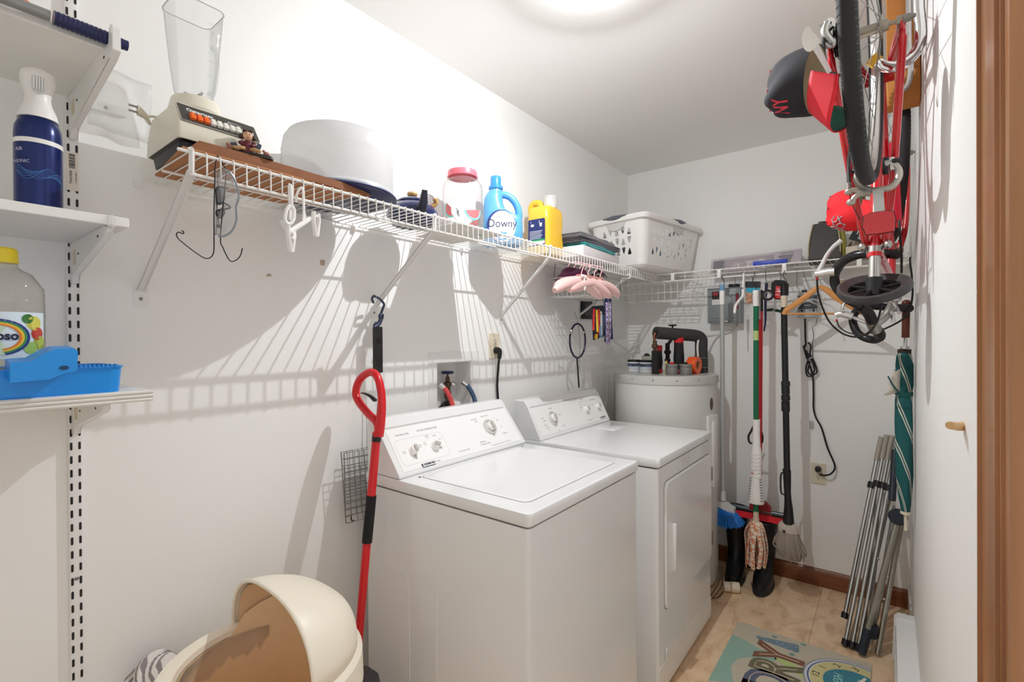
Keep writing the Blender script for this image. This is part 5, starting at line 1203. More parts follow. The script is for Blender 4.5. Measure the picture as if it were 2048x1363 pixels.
# things standing on the heater
Z0 = HZ+.0005
def paint_jar(name, label, x, y, rz):
    t = thing(name, label, 'paint pot', (x, y, Z0), rz, 'white paint sample pots on the water heater')
    r = .0385
    obj('pot', B().lathe([(0, 0), (r-.004, 0), (r-.001, .004), (r-.001, .060), (0, .060)], 36), WPLAS, t)
    obj('lid', B().lathe([(0, .072), (r-.002, .072), (r, .070), (r, .059), (0, .059)], 36), BLACKP, t)
    obj('label', B().lathe([(r-.0004, .010), (r-.0004, .052)], 36), mat('pot_label', '#c9ced6', .5), t)
    obj('label_band', B().lathe([(r, .034), (r, .052)], 36), mat('pot_band', '#54647e', .5), t)
    obj('label_name', B().text('BEHR', .014, FRONT, .0002, bold=.0006, wrap=lambda p: Vector(((r+.0006)*math.sin(p.x/r), p.y+.040, (r+.0006)*math.cos(p.x/r)))), INK, t)
    return t
jx = at(1268, 738, z=Z0)
paint_jar('paint_pot', 'white paint sample pot with black lid, left one of two on the water heater', .190, 2.745, facing(.19, 2.745))
paint_jar('paint_pot', 'white paint sample pot with black lid, right one of two on the water heater', .270, 2.735, facing(.27, 2.735)-.5)
gt = thing('green_tub', 'pale green tub behind the paint pots with a brush handle sticking out', 'tub', (.245, 2.87, Z0))
obj('tub', B().lathe([(0, 0), (.05, 0), (.055, .09), (.057, .092), (.053, .092), (.048, .008), (0, .008)], 32), mat('pale_green', '#c3c8b4', .5), gt)
obj('black_handle', B().ell((-.026, 0, .095), (.018, .012, .012), 14, 8), BLACKP, gt)
obj('red_stick', B().tube([(.01, 0, .06), (.036, 0, .150)], .0032, 8), mat('dark_red', '#8e2731', .5), gt)
def holder(name, label, x, y, h, r, bulge):
    t = thing(name, label, 'tool', (x, y, Z0), facing(x, y))
    obj('textured_grip', B().lathe([(0, .018), (r*.95, .018), (r*1.0, .03), (r*1.12*bulge, h*.42), (r, h*.66), (r*.95, h-.030), (0, h-.030)], 24), mat('black_grip', '#1c1b1d', .7, var=.4, scale=160, bump=.5), t)
    obj('red_cap', B().lathe([(0, h-.032), (r*.97, h-.032), (r*1.08, h-.006), (r*.9, h), (0, h)], 24), REDP, t)
    obj('red_foot', B().lathe([(0, 0), (r*.9, 0), (r*1.15, .006), (r*1.0, .022), (0, .022)], 24), REDP, t)
    return t
holder('flashlight', 'fat black textured torch with red ends standing in front of the foam pipe', .452, 2.76, .205, .0265, 1.0)
holder('slim_flashlight', 'slim black torch with red ends beside the corroded copper pipe', .350, 2.735, .158, .0145, 1.1)
def tin(name, label, x, y, cap):
    t = thing(name, label, 'tin', (x, y, Z0), 0, 'small grey metal tins on the water heater')
    obj('can', B().lathe([(0, 0), (.031, 0), (.033, .003), (.033, .040), (.030, .044), (.034, .046), (.034, .056), (.031, .058), (0, .058)], 36), mat('grey_tin', '#8f8d8a', .4, .5), t)
    obj('screw_cap', B().lathe([(0, .068), (.009, .068), (.011, .066), (.011, .058), (0, .058)], 20), cap, t, label='red screw cap' if cap is REDP else 'brass screw cap')
tin('glue_tin', 'small grey metal tin with a red cap, left one of two on the heater edge', .455, 2.640, REDP)
tin('glue_tin', 'small grey metal tin with a dark cap, right one beside the orange tape', .520, 2.668, BLACKP)
one('yellow_tube', 'small yellow tube standing between the torch and the tins', 'tube', B().lathe([(0, 0), (.006, 0), (.0075, .01), (.0075, .055), (.003, .072), (0, .072)], 16, (.402, 2.70, Z0)), mat('yellow_tube', '#d8c86a', .45))
ot = thing('tape_roll', 'bright orange roll of tape standing on its edge on the water heater', 'tape', (.535, 2.765, Z0), facing(.535, 2.765)+1.15)
obj('roll', B(T(0, 0, .0475) @ RX(PI/2)).lathe([(.026, -.024), (.047, -.024), (.0475, -.022), (.0475, .022), (.047, .024), (.026, .024), (.026, -.024)], 44), mat('orange_tape', '#f05a1e', .35, var=.05), ot)
obj('core', B(T(0, 0, .0475) @ RX(PI/2)).lathe([(.023, -.023), (.026, -.023), (.026, .023), (.023, .023), (.023, -.023)], 32), CARD, ot)
# ------------------------------------------------------------------ left wall fixtures
wo = thing('washer_outlet_box', 'white recessed washing machine outlet box in the left wall', 'outlet box', (0, 1.417, 1.0))
fr_ = B()
for y0, y1, z0, z1 in ((1.274, HY0, 1.0, 1.292), (HY1, 1.560, 1.0, 1.292), (HY0, HY1, HZ1, 1.292)): fr_.box(0, .0025, y0, y1, z0, z1)
obj('frame', fr_, WHITE_METAL, wo, world=True)
rb = B().box(-.092, -.088, HY0, HY1, HZ0, HZ1).box(-.09, 0, HY0-.0005, HY0+.0025, HZ0, HZ1).box(-.09, 0, HY1-.0025, HY1+.0005, HZ0, HZ1).box(-.09, 0, HY0, HY1, HZ1-.0025, HZ1+.0005).box(-.09, 0, HY0, HY1, HZ0-.0005, HZ0+.0025)
obj('recess', rb, WHITE_METAL, wo, world=True)
obj('knockout', B(T(-.0875, 1.338, 1.185) @ RY(PI/2)).lathe([(0, .001), (.006, .001), (.006, 0)], 14), INK, wo, world=True)
def valve(name, label, y, z, full):
    t = thing(name, label, 'valve', (-.05, y, z))
    if full:
        obj('body', B().lathe([(0, -.085), (.009, -.085), (.010, -.05), (.014, -.045), (.015, -.02), (.011, -.015), (.012, .0), (.016, .006), (.016, .018), (.009, .024), (.008, .042), (.004, .044), (.004, .056), (0, .056)], 14, (-.055, y, z)), BRASS, t, world=True)
        wheel = B().torus((-.055, y, z+.060), .021, .0055, None, 22, 8, 1, 1)
        for i in range(3): wheel.tube([(-.055, y, z+.058), (-.055+.02*math.cos(i*2.1), y+.02*math.sin(i*2.1), z+.060)], .004, 6)
        obj('handwheel', wheel, mat('blue_handwheel', '#1f3157', .4), t, world=True, label='dark blue handwheel')
    obj('escutcheon', B(T(-.050, y+(.036 if full else 0), z+.005) @ RY(1.1) @ RX(-.5 if full else 0)).lathe([(0, .010), (.008, .009), (.016, .004), (.0185, 0), (.0, 0)], 24), CHROME, t, world=True)
    return t
valve('water_valve', 'brass water valve with a dark blue handwheel in the outlet box', 1.432, 1.145, True)
valve('hot_water_valve', 'chrome hot water spout at the left side of the outlet box', 1.328, 1.130, False)
def hose(name, label, pts, m):
    t = thing(name, label, 'hose', pts[0])
    P_ = smooth_path(pts, 6)
    obj('hose', B().tube(P_, .0095, 12), m, t, world=True)
    obj('ferrule', B().tube([P_[0], P_[4]], .0105, 14), CHROME, t, world=True)
hose('hot_hose', 'red washing machine hose curving down from the outlet box', [at(880, 768, x=.01), at(892, 780, x=.028), at(902, 800, x=.04), at(907, 818, x=.05), Vector((.055, 1.385, .96))], mat('red_rubber', '#d04a48', .5))
hose('cold_hose', 'blue washing machine hose curving down from the outlet box', [at(925, 763, x=.005), at(938, 775, x=.025), at(948, 795, x=.04), at(951, 812, x=.05), Vector((.055, 1.50, .96))], mat('blue_rubber', '#3c5470', .5))
dh = thing('drain_hose', 'ribbed black drain hose end at the bottom of the outlet box', 'hose', (-.02, 1.38, 1.05))
ribs = [Vector((.02-.06*i/40, 1.365+.03*math.sin(i/40*PI), 1.045+.04*math.sin(i/40*PI))) for i in range(41)]
obj('ribbed_tube', B().tube([Vector((.055, 1.36, .95))]+ribs, lambda t: .016+.0018*math.cos(t*130), 14), RUBBER, dh, world=True)
wpk = one('white_fitting', 'small white plastic fitting at the bottom right of the outlet box', 'fitting', B().box(-.07, -.02, 1.435, 1.485, HZ0+.003, 1.085, .005), WPLAS)
def outlet(name, label, M, plugd=True):
    t = thing(name, label, 'outlet', M.translation)
    obj('cover_plate', B(M).loft([[Vector((x, y, z)) for x, y in rrect(.070-i_, .114-i_, .004)] for z, i_ in ((0, 0), (.003, 0), (.0055, .005))]), IVORY, t, world=True)
    for s_ in (.0195, -.0195):
        s1 = obj('socket', B(M).prism([(x, y+s_) for x, y in rrect(.032, .028, .012)], .005, .0075), IVORY, t, world=True)
        obj('slots', B(M).box(-.0075, -.0055, s_-.002, s_+.007, .0074, .0078).box(.0055, .0075, s_-.002, s_+.007, .0074, .0078).prism([(.0028*math.cos(i*PI/6), .0028*math.sin(i*PI/6)+s_-.008) for i in range(12)], .0074, .0078), INK, s1, world=True)
    obj('screw', B(M).lathe([(0, .0072), (.002, .007), (.003, .0055)], 10), STEEL, t, world=True)
    return t
outlet('wall_outlet', 'ivory double wall outlet on the left wall above the washer and dryer gap', T(0, 1.666, 1.312) @ RIGHT)
pc = thing('power_cord', 'black power cord plugged into the left wall outlet, running down behind the machines', 'cord', at(989, 700, x=.02))
obj('plug', B().tube([(.0085, 1.668, 1.292), (.026, 1.668, 1.292), (.032, 1.668, 1.280), (.030, 1.668, 1.255)], lambda t: .0155-.007*t, 12, 4), BLACKP, pc, world=True)
obj('cord', B().tube([(.030, 1.668, 1.262), (.024, 1.668, 1.22), (.014, 1.672, 1.14), (.012, 1.68, 1.05), (.012, 1.69, .80), (.02, 1.69, .55)], .0052, 8, 5), BLACKP, pc, world=True)
outlet('wall_outlet', 'ivory double wall outlet low on the back wall beside the black mop', T(1.092, BW, .606) @ FRONT)
# ------------------------------------------------------------------ back wall: electric boxes
GREYM = mat('grey_box_paint', '#8f9798', .4, var=.03)
eb = thing('switch_box', 'grey metal electrical disconnect box on the back wall behind the blue broom', 'electrical box', (.632, BW, 1.53))
obj('enclosure', B().box(.540, .722, BW-.085, BW, 1.428, 1.634, .003), GREYM, eb, world=True)
obj('cover', B().box(.548, .714, BW-.092, BW-.085, 1.438, 1.626, .002).box(.562, .700, BW-.096, BW-.091, 1.455, 1.612, .003), mat('grey_box_cover', '#868e8f', .4), eb, world=True)
obj('red_label', B().box(.570, .640, BW-.0975, BW-.096, 1.568, 1.612), mat('label_black', '#2a1a1c', .5), eb, world=True)
eM = T(.59, BW-.0976, 1.598) @ FRONT
obj('label_print', B(eM).box(-.014, .014, -.011, .011, .0002, .0005).text('GE', .014, T(0, 0, .0006), .0002), mat('label_red', '#9c3038', .5), eb, world=True)
obj('white_label', B().box(.570, .640, BW-.0975, BW-.096, 1.535, 1.566), mat('label_paper2', '#d9d6d3', .5), eb, world=True)
obj('latch', B().box(.625, .66, BW-.100, BW-.088, 1.430, 1.440, .002), STEEL, eb, world=True)
one('tape_roll', 'black roll of electrical tape lying on top of the grey switch box', 'tape', B().lathe([(.012, 0), (.030, 0), (.031, .002), (.031, .017), (.030, .019), (.012, .019), (.012, 0)], 32, (.680, BW-.045, 1.6345)), BLACKP)
sc = thing('screwdriver', 'dark red handled tool hanging between the grey box and the pegged packets', 'tool', (.735, 2.86, 1.5))
obj('handle', B().tube([(.738, 2.86, 1.585), (.738, 2.86, 1.50)], lambda t: .011-.004*abs(2*t-1), 12), mat('maroon_handle', '#7c1f34', .35), sc, world=True)
obj('shaft', B().tube([(.738, 2.86, 1.50), (.738, 2.86, 1.40)], .003, 8).tube([(.738, 2.86, 1.585), (.738, 2.815, 1.672), (.738, 2.80, 1.678)], .001, 6), STEEL, sc, world=True)
dv = thing('timer_box', 'small grey alarm control box with knobs on the back wall behind the wooden hanger', 'control box', (1.05, BW, 1.52))
dx0, dx1, dz0, dz1 = at(1595, 600, y=3.05).x, at(1637, 600, y=3.05).x, 1.448, 1.585
obj('housing', B().box(dx0, dx1, BW-.05, BW, dz0, dz1, .004), mat('light_grey_box', '#b7babd', .4), dv, world=True)
obj('front_print', B().box(dx0+.004, dx1-.004, BW-.0512, BW-.05, dz0+.045, dz1-.02), mat('charcoal_face', '#3f4148', .5, var=.3, scale=60), dv, world=True)
DMt = T((dx0+dx1)/2, BW-.0514, dz0+.075) @ FRONT
obj('front_lettering', B(DMt).text('ALARM', .018, T(-.008, .014, 0), .0002, bold=.0005).text('WATER', .009, T(0, -.01, 0), .0002), WINK, dv, world=True)
pb2 = B(DMt)
for i, x in enumerate((-.040, -.027, -.014, .012, .027, .041)):
    r = .003 if i in (0, 2, 3, 5) else .006
    pb2.prism([(r*math.cos(j*PI/6)+x, r*math.sin(j*PI/6)-.038) for j in range(12)], 0, .0014)
obj('ports', pb2, INK, dv, world=True)
for x in (dx0+.03, dx1-.028): obj('knob', B().cyl((x, BW-.025, dz1-.001), (x, BW-.025, dz1+.014), .012, 16), mat('dark_knob', '#55565a', .4), dv, world=True)
cd_ = thing('extension_cord', 'black bundled cord hanging from the grey control box to the low outlet', 'cord', at(1620, 740, y=3.07))
yy = 3.072
crd = [at(1610, 637, y=yy), at(1611, 680, y=yy), at(1612, 686, y=yy), at(1609, 700, y=yy), at(1621, 735, y=yy), at(1626, 755, y=yy), at(1627, 790, y=yy), at(1627, 815, y=yy), at(1632, 835, y=yy), at(1643, 855, y=yy), at(1655, 895, y=yy), at(1668, 925, y=yy), at(1669, 938, y=yy-.01), at(1660, 948, y=yy-.02), at(1648, 950, y=yy-.012), at(1640, 948, y=yy)]
obj('cord', B().tube(crd, .0045, 8, 4), BLACKP, cd_, world=True)
ly = yy-.012
obj('coil', B().tube([at(a, c, y=ly) for a, c in ((1613, 690), (1607, 694), (1616, 715), (1612, 735), (1614, 750), (1622, 752), (1629, 748), (1634, 742), (1628, 722), (1620, 708), (1622, 692), (1616, 684))], .0042, 8, 5).tube([at(a, c, y=ly-.008) for a, c in ((1612, 700), (1624, 722), (1629, 740), (1622, 749), (1616, 742), (1620, 722))], .0042, 8, 5).tube([at(1616, 713, y=ly-.01), at(1625, 716, y=ly-.01)], .0055, 8), BLACKP, cd_, world=True)
plg = at(1636, 938, y=3.07)
obj('plug', B().cyl((plg.x, BW-.008, plg.z), (plg.x, BW-.036, plg.z), .016, 18, .013), BLACKP, cd_, world=True)
obj('twist_tie', B().tube([at(1614, 720, y=ly-.014), at(1620, 716, y=ly-.018), at(1628, 714, y=ly-.014)], .0018, 6, 3), ALU, cd_, world=True)
one('thin_wire', 'thin dark wire dangling below the grey control box', 'wire', B().tube([at(1634, 637, y=yy), at(1632, 648, y=yy), at(1625, 655, y=yy), at(1627, 670, y=yy), at(1625, 690, y=yy+.004), at(1626, 720, y=yy+.006)], .0014, 6, 4), DARKW)
one('wall_hook', 'clear adhesive hook on the back wall holding the black cord', 'hook', B(T(1.062, BW, .865) @ FRONT).prism(rrect(.02, .045, .009), 0, .003).tube([(0, -.012, .003), (0, -.020, .012), (0, -.014, .018)], .0025, 8, 4), clear('clear_edge', amount=.5))
# ------------------------------------------------------------------ poles and mops hanging on the back rail (y 2.80)
RY_ = 2.80; RZ_ = SZ-LIP
def shook(t, x, ztop, ybody, r=.0016, m=DARKW, name='hook', bend=.012):
    P_ = [(x, ybody, ztop-.01), (x+bend, ybody, ztop+.015), (x-bend*.3, ybody-.004, ztop+.045), (x+.002, RY_-.012, RZ_-.004), (x+.004, RY_-.006, RZ_+.0075), (x+.005, RY_+.009, RZ_+.004), (x+.005, RY_+.011, RZ_-.012)]
    obj(name, B().tube(P_, r, 6, 5), m, t, world=True)
def bristle(b, base, tip, n, r=.0011, wob=.004, seed=1, segs=3):
    random.seed(seed)
    for i in range(n):
        u, v = random.random(), random.random(); p0 = base(u, v); p1 = tip(u, v)+Vector((random.uniform(-wob, wob), random.uniform(-wob, wob), random.uniform(-wob, wob)))
        m_ = (p0+p1)/2+Vector((random.uniform(-wob, wob), random.uniform(-wob, wob), 0))*.6
        b.tube([p0, m_, p1], r, 4, segs)
# blue angled broom
yb = 2.80
bp0, bp1 = at(1444, 570, y=yb), at(1446, 985, y=yb+.03)
bt = thing('broom', 'angled broom with bright blue bristles and a grey pole hanging nearest the dryer', 'broom', at(1450, 1050, y=yb+.03))
obj('blue_tip', B().tube([bp0+Vector((0, 0, .002)), bp0-Vector((0, 0, .035))], .0125, 16), mat('tip_blue', '#6f9bc4', .4), bt, world=True)
obj('white_collar', B().tube([bp0-Vector((0, 0, .03)), bp0-Vector((0, 0, .105))], .0135, 16), WPLAS, bt, world=True)
obj('pole', B().tube([bp0-Vector((0, 0, .10)), bp1], .0118, 16), mat('light_grey_pole', '#aeb0af', .4, .15), bt, world=True)
shook(bt, bp0.x, bp0.z, yb)
hbk = B().tube([bp1+Vector((0, 0, .012)), bp1-Vector((0, 0, .04))], lambda t: .0155+.002*t, 16)
hl, hr2 = at(1442, 1012, y=yb+.03), at(1470, 1022, y=yb+.03)
obj('socket', hbk, mat('pale_grey_plastic', '#c5c6c5', .4), bt, world=True)
obj('head', B().loft([[at(a, c, y=yb+.03)+Vector((0, q, 0)) for a, c, q in ((1437, 1000, -.022), (1437, 1000, .022), (1437, 1010, .022), (1437, 1010, -.022))], [at(a, c, y=yb+.03)+Vector((0, q, 0)) for a, c, q in ((1450, 1002, -.022), (1450, 1002, .022), (1452, 1018, .022), (1452, 1018, -.022))], [at(a, c, y=yb+.03)+Vector((0, q, 0)) for a, c, q in ((1470, 1016, -.018), (1470, 1016, .018), (1470, 1026, .018), (1470, 1026, -.018))]], flat=True), mat('pale_grey_plastic', '#c5c6c5', .4), bt, world=True)
BR = B()
L0, L1 = at(1436, 1006, y=yb+.03), at(1469, 1023, y=yb+.03)
K0, K1 = at(1433, 1045, y=yb+.03), at(1489, 1048, y=yb+.03)
bristle(BR, lambda u, v: L0.lerp(L1, u)+Vector((0, (v-.5)*.04, 0)), lambda u, v: K0.lerp(K1, u)+Vector((0, (v-.5)*.07, -.018*math.sin(PI*u))), 420, .0012, .006, 4)
o_ = obj('bristles', BR, mat('blue_bristle', '#2f86dd', .5, var=.2), bt, world=True); o_['kind'] = 'stuff'
# green pole strip mop with white wringer cone
ym = 2.795
g0 = at(1512, 582, y=ym)
mp = thing('strip_mop', 'green poled mop with a white ridged wringer cone and patterned cloth strips', 'mop', at(1512, 1140, y=ym))
gX = lambda py, px=1513: at(px, py, y=ym)
obj('white_grip', B().tube([gX(580, 1512), gX(583, 1512), gX(600, 1512), gX(612, 1512)], lambda t: .0125+.003*min(1, t*3), 16, 3), WPLAS, mp, world=True)
shook(mp, gX(580, 1512).x-.01, gX(580).z, ym)
obj('pole', B().tube([gX(611, 1512), gX(1030, 1512)], .0128, 16), mat('green_pole', '#0f6a44', .35), mp, world=True)
obj('pole_sticker', B().tube([gX(661, 1512), gX(680, 1512)], .0131, 16), mat('lime_sticker', '#b9cf86', .4, var=.2, scale=60), mp, world=True)
prof = [(838, .0185), (842, .0175), (870, .0170), (890, .0200), (905, .0265), (925, .0265), (945, .0255), (965, .0290), (985, .0345), (1002, .0400), (1005, .0385)]
rings = [[gX(py, 1513-.006*(py-838))+Vector((r*math.cos(2*PI*j/28), r*.8*math.sin(2*PI*j/28), 0)) for j in range(28)] for py, r in prof]
obj('wringer_cone', B().loft(rings), WPLAS, mp, world=True)
rg = B()
for i in range(7):
    c_ = gX(908+7.5*i, 1512.5); rr = .0262
    rg.tube([c_+Vector((rr*math.sin(a), -rr*.8*math.cos(a)-.0006, .010*abs(a))) for a in [k*.15 for k in range(-7, 8)]], .0016, 6)
obj('chevron_ridges', rg, mat('white_ridge', '#dfddda', .4), mp, world=True)
for s_ in (-1, 1):
    sl_ = B()
    for i in range(9):
        rr = .0275+.0013*i; a = s_*.95; c_ = gX(956+5.2*i, 1512.3)
        sl_.tube([c_+Vector((rr*math.sin(a+d), -rr*.8*math.cos(a+d)-.0008, 0)) for d in (-.22, 0, .22)], .0022, 6)
    obj('cone_slots', sl_, mat('slot_grey', '#6a6a66', .6), mp, world=True)
obj('cone_mark', B().torus(gX(943, 1506)+Vector((0, -.023, 0)), .0042, .0010, RX(PI/2), 16, 6, 1, 1.6), REDP, mp, world=True)
obj('lower_ferrule', B().tube([gX(1022, 1512), gX(1042, 1512)], .0135, 14).tube([gX(1036, 1512), gX(1044, 1512)], .016, 14), mat('pale_peach_plastic', '#dcc3ae', .5), mp, world=True)
stm = mat('patterned_cloth', '#e6d9c9', .9); nt = stm.node_tree; vo = nt.nodes.new('ShaderNodeTexVoronoi'); vo.feature = 'DISTANCE_TO_EDGE'; vo.inputs['Scale'].default_value = 48
rp = nt.nodes.new('ShaderNodeValToRGB'); rp.color_ramp.interpolation = 'CONSTANT'; rp.color_ramp.elements[0].color = (*lin('#d5825c'), 1); rp.color_ramp.elements[1].position = .075; rp.color_ramp.elements[1].color = (*lin('#e6d9c9'), 1)
tcn = [n_ for n_ in nt.nodes if n_.type == 'TEX_COORD'][0]
nt.links.new(tcn.outputs['Object'], vo.inputs['Vector']); nt.links.new(vo.outputs['Distance'], rp.inputs[0]); nt.links.new(rp.outputs[0], nt.nodes['Principled BSDF'].inputs['Base Color'])
random.seed(11)
c0 = gX(1042, 1512)
for i in range(16):
    a = 2*PI*i/16; rr = random.uniform(.035, .055)
    d = Vector((math.cos(a), math.sin(a)*.7, 0)); ln = random.uniform(.22, .245)
    P_ = [c0+d*.012, c0+d*.030+Vector((0, 0, -.012)), c0+d*rr+Vector((0, 0, -.06)), c0+d*rr*1.05+Vector((random.uniform(-.01, .01), 0, -.14)), c0+d*rr*.98+Vector((random.uniform(-.012, .012), 0, -ln))]
    obj('cloth_strip', B().tube(P_, .0105, 8, 4, flatten=.28, up=tuple(d)), stm, mp, world=True)
# red pole floor brush with squeegee, behind the green mop
yr = 2.885
rX = lambda px, py, dy=0: at(px, py, y=yr+dy)
rb_ = thing('floor_brush', 'red poled floor squeegee with red bristles hanging behind the green mop', 'floor brush', rX(1515, 1040))
obj('black_grip', B().tube([rX(1521, 580), rX(1521, 622)], .0125, 14), BLACKP, rb_, world=True)
obj('pole', B().tube([rX(1521, 620), rX(1519, 1005)], .0118, 14), mat('red_pole', '#d62733', .35), rb_, world=True)
obj('d_handle', B().tube([rX(a, c) for a, c in ((1508, 850), (1502, 862), (1497, 872), (1499, 884), (1506, 886), (1522, 886), (1525, 872), (1520, 855), (1519, 842))], .0055, 8, 4), BLACKP, rb_, world=True)
sA, sB = rX(1470, 1012), rX(1568, 1030)
obj('bracket', B().prism([(-.045, -.02), (-.04, .03), (.03, .045), (.06, .02), (.065, -.03)], -.012, .012, T(rX(1517, 1015)) @ FRONT), mat('dark_red_plastic', '#8e1c22', .4), rb_, world=True)
dd = sB-sA
obj('aluminium_bar', B().tube([sA, sB], .013, 14), mat('dark_aluminium', '#5c6166', .3, .7), rb_, world=True)
obj('rubber_blade', B().loft([[p+Vector((0, q, z)) for q, z in ((-.006, -.004), (.006, -.004), (.006, -.024), (-.006, -.024))] for p in (sA, sB)], flat=True), RUBBER, rb_, world=True)
bb = B()
n_ = 46
for i in range(n_):
    p = sA.lerp(sB, (i+.5)/n_); bb.tube([p+Vector((0, -.014, -.014)), p+Vector((0, -.022, -.045))], .0030, 5)
o_ = obj('red_bristles', bb, mat('red_bristle', '#e0313f', .5, var=.1), rb_, world=True); o_['kind'] = 'stuff'
obj('end_cap', B().tube([sB, sB+dd.normalized()*.012], .0145, 12).tube([sA, sA-dd.normalized()*.010], .0145, 12), mat('teal_cap', '#2d5a57', .4), rb_, world=True)
# black pole string mop
ys = 2.80
sX = lambda px, py: at(px, py, y=ys)
sm_ = thing('string_mop', 'black poled string mop with grey cotton yarn hanging beside the green mop', 'mop', sX(1577, 1110))
obj('top_grip', B().tube([sX(1568, 569), sX(1568, 591)], .0165, 14), BLACKP, sm_, world=True)
obj('cream_tape', B().tube([sX(1568, 589), sX(1568, 614)], .0160, 16), mat('cream_tape', '#d8cdb6', .6), sm_, world=True)
obj('pole', B().tube([sX(1568, 612), sX(1574, 940)], .0150, 16), mat('black_pole', '#1d1e20', .35), sm_, world=True)
jt_ = B()
for a, c, r in ((762, 772, .0205), (773, 788, .0190), (790, 800, .0205), (802, 822, .0195)): jt_.tube([sX(1571, a), sX(1571.5, c)], r, 16)
obj('joint_sleeve', jt_, mat('black_sleeve', '#222326', .55), sm_, world=True)
shook(sm_, sX(1568, 569).x, sX(1568, 569).z, ys)
rings = [[sX(px, py)+Vector((r*math.cos(2*PI*j/20), r*math.sin(2*PI*j/20), 0)) for j in range(20)] for px, py, r in ((1573, 938, .0195), (1574, 945, .0185), (1575, 985, .0155), (1576, 1000, .0165), (1577, 1015, .020), (1577, 1046, .0265))]
obj('mop_socket', B().loft(rings), mat('black_pole', '#1d1e20', .35), sm_, world=True)
obj('side_lever', B().tube([sX(a, c) for a, c in ((1571, 945), (1562, 948), (1562, 982), (1567, 988), (1573, 990))], .0042, 8, 4), mat('black_pole', '#1d1e20', .35), sm_, world=True)
YARN = mat('cotton_yarn', '#9c9085', .95, var=.2, scale=120)
obj('yarn_band', B().loft([[sX(px, py)+Vector((a*math.cos(2*PI*j/28), .6*a*math.sin(2*PI*j/28), 0)) for j in range(28)] for px, py, a in ((1576, 1044, .034), (1576, 1049, .043), (1576, 1056, .046), (1577, 1063, .046))]), mat('yarn_band', '#c0b5a9', .95, var=.15, scale=90, bump=.2), sm_, world=True)
obj('yarn_core', B().loft([[sX(px, py)+Vector((a*math.cos(2*PI*j/24)*(1+.05*math.sin(7*2*PI*j/24)), .6*a*math.sin(2*PI*j/24), 0)) for j in range(24)] for px, py, a in ((1577, 1058, .040), (1577, 1075, .052), (1578, 1095, .060), (1580, 1108, .056), (1582, 1116, .040))]), YARN, sm_, world=True)
yn = B(); random.seed(21); cc = sX(1577, 1060)
for i in range(230):
    a = random.uniform(0, 2*PI); r0 = random.uniform(.2, 1)
    d = Vector((math.cos(a), math.sin(a)*.6, 0)); sp_ = random.uniform(.6, 1.0)
    ln = random.uniform(.095, .140)*(1.05-.25*max(0, -math.cos(a))); w_ = random.uniform(-.012, .016)
    yn.tube([cc+d*.036*r0, cc+d*.060*sp_*r0+Vector((w_*.5, 0, -ln*.4)), cc+d*.078*sp_*r0+Vector((w_, 0, -ln*.8)), cc+d*.068*sp_*r0+Vector((w_+.008, 0, -ln))], .0038, 5, 4)
o_ = obj('yarn_strands', yn, YARN, sm_, world=True); o_['kind'] = 'stuff'
obj('black_clip', B().box(-.006, .006, -.004, .004, -.005, .005, .002, M=T(sX(1570, 1058)+Vector((0, -.03, 0)))), BLACKP, sm_, world=True)
# packets and tapes on the rail
yk = 2.765
kX = lambda px, py: at(px, py, y=yk)
pc_ = thing('treat_packet', 'packet with a turquoise band and tan chews hanging left of the green mop', 'packet', kX(1500, 600))
a_, b_ = kX(1490, 566), kX(1517, 566)
yq = 2.83
kq = lambda px, py: at(px, py, y=yq)
def panel(x0, y0, x1, y1, d0, d1, fn):
    q = [fn(x0, y0), fn(x1, y0), fn(x1, y1), fn(x0, y1)]
    return B().loft([[v+Vector((0, d0, 0)) for v in q], [v+Vector((0, d1, 0)) for v in q]], flat=True)
obj('bag', panel(1490, 563, 1520, 638, .012, .02, kq), clear('clear_bag', amount=.35, rough=.15), pc_, world=True)
obj('header_card', panel(1490, 562, 1520, 575, .008, .012, kq), mat('black_card', '#1f1b1c', .5, var=.4, scale=60), pc_, world=True)
obj('turquoise_band', panel(1492, 575, 1518, 584, .007, .012, kq), mat('turquoise_card', '#1fa3c0', .45), pc_, world=True)
random.seed(4); ch_ = B()
for i in range(34):
    p = kq(random.uniform(1494, 1508), random.uniform(586, 606)); ch_.ell(p+Vector((0, random.uniform(-.006, .006), 0)), (random.uniform(.006, .009), .006, random.uniform(.004, .007)), 8, 6)
o_ = obj('chews', ch_, mat('tan_chews', '#d0a183', .6, var=.3, scale=50), pc_, world=True); o_['kind'] = 'stuff'
obj('hang_wire', B().tube([kq(1505, 563), kq(1505, 556), Vector((kq(1505, 563).x, RY_+.004, RZ_-.002))], .001, 6), DARKW, pc_, world=True)
wk = thing('plastic_hanger', 'white plastic tubular hanger with its arms seen end on, left of the treat packet', 'hanger', at(1487, 590, y=2.76))
wX = lambda px, py, y=2.765: at(px, py, y=y)
obj('hook', B().tube([wX(1486, 575, 2.79), wX(1487, 558, 2.792), Vector((wX(1487, 558, 2.79).x, RY_-.008, RZ_-.002)), Vector((wX(1487, 558, 2.79).x, RY_-.002, RZ_+.009)), Vector((wX(1487, 558, 2.79).x, RY_+.010, RZ_+.003))], .0052, 8, 4), WPLAS, wk, world=True)
obj('arm', B().tube([wX(1486, 578, 2.79), wX(1485, 592, 2.78), wX(1477, 602, 2.74), wX(1471, 612, 2.70), wX(1469, 626, 2.68)], .0068, 10, 5), WPLAS, wk, world=True)
obj('arm', B().tube([wX(1487, 578, 2.79), wX(1489, 592, 2.80), wX(1494, 604, 2.84), wX(1499, 617, 2.87)], .0050, 10, 5), WPLAS, wk, world=True)
tk = thing('black_tape', 'black tape roll with a silver core hanging between the red and black poles', 'tape', kX(1535, 590))
MT = frame(at(1535.5, 590, y=2.772), (1, .3, 0), (0, 0, 1))
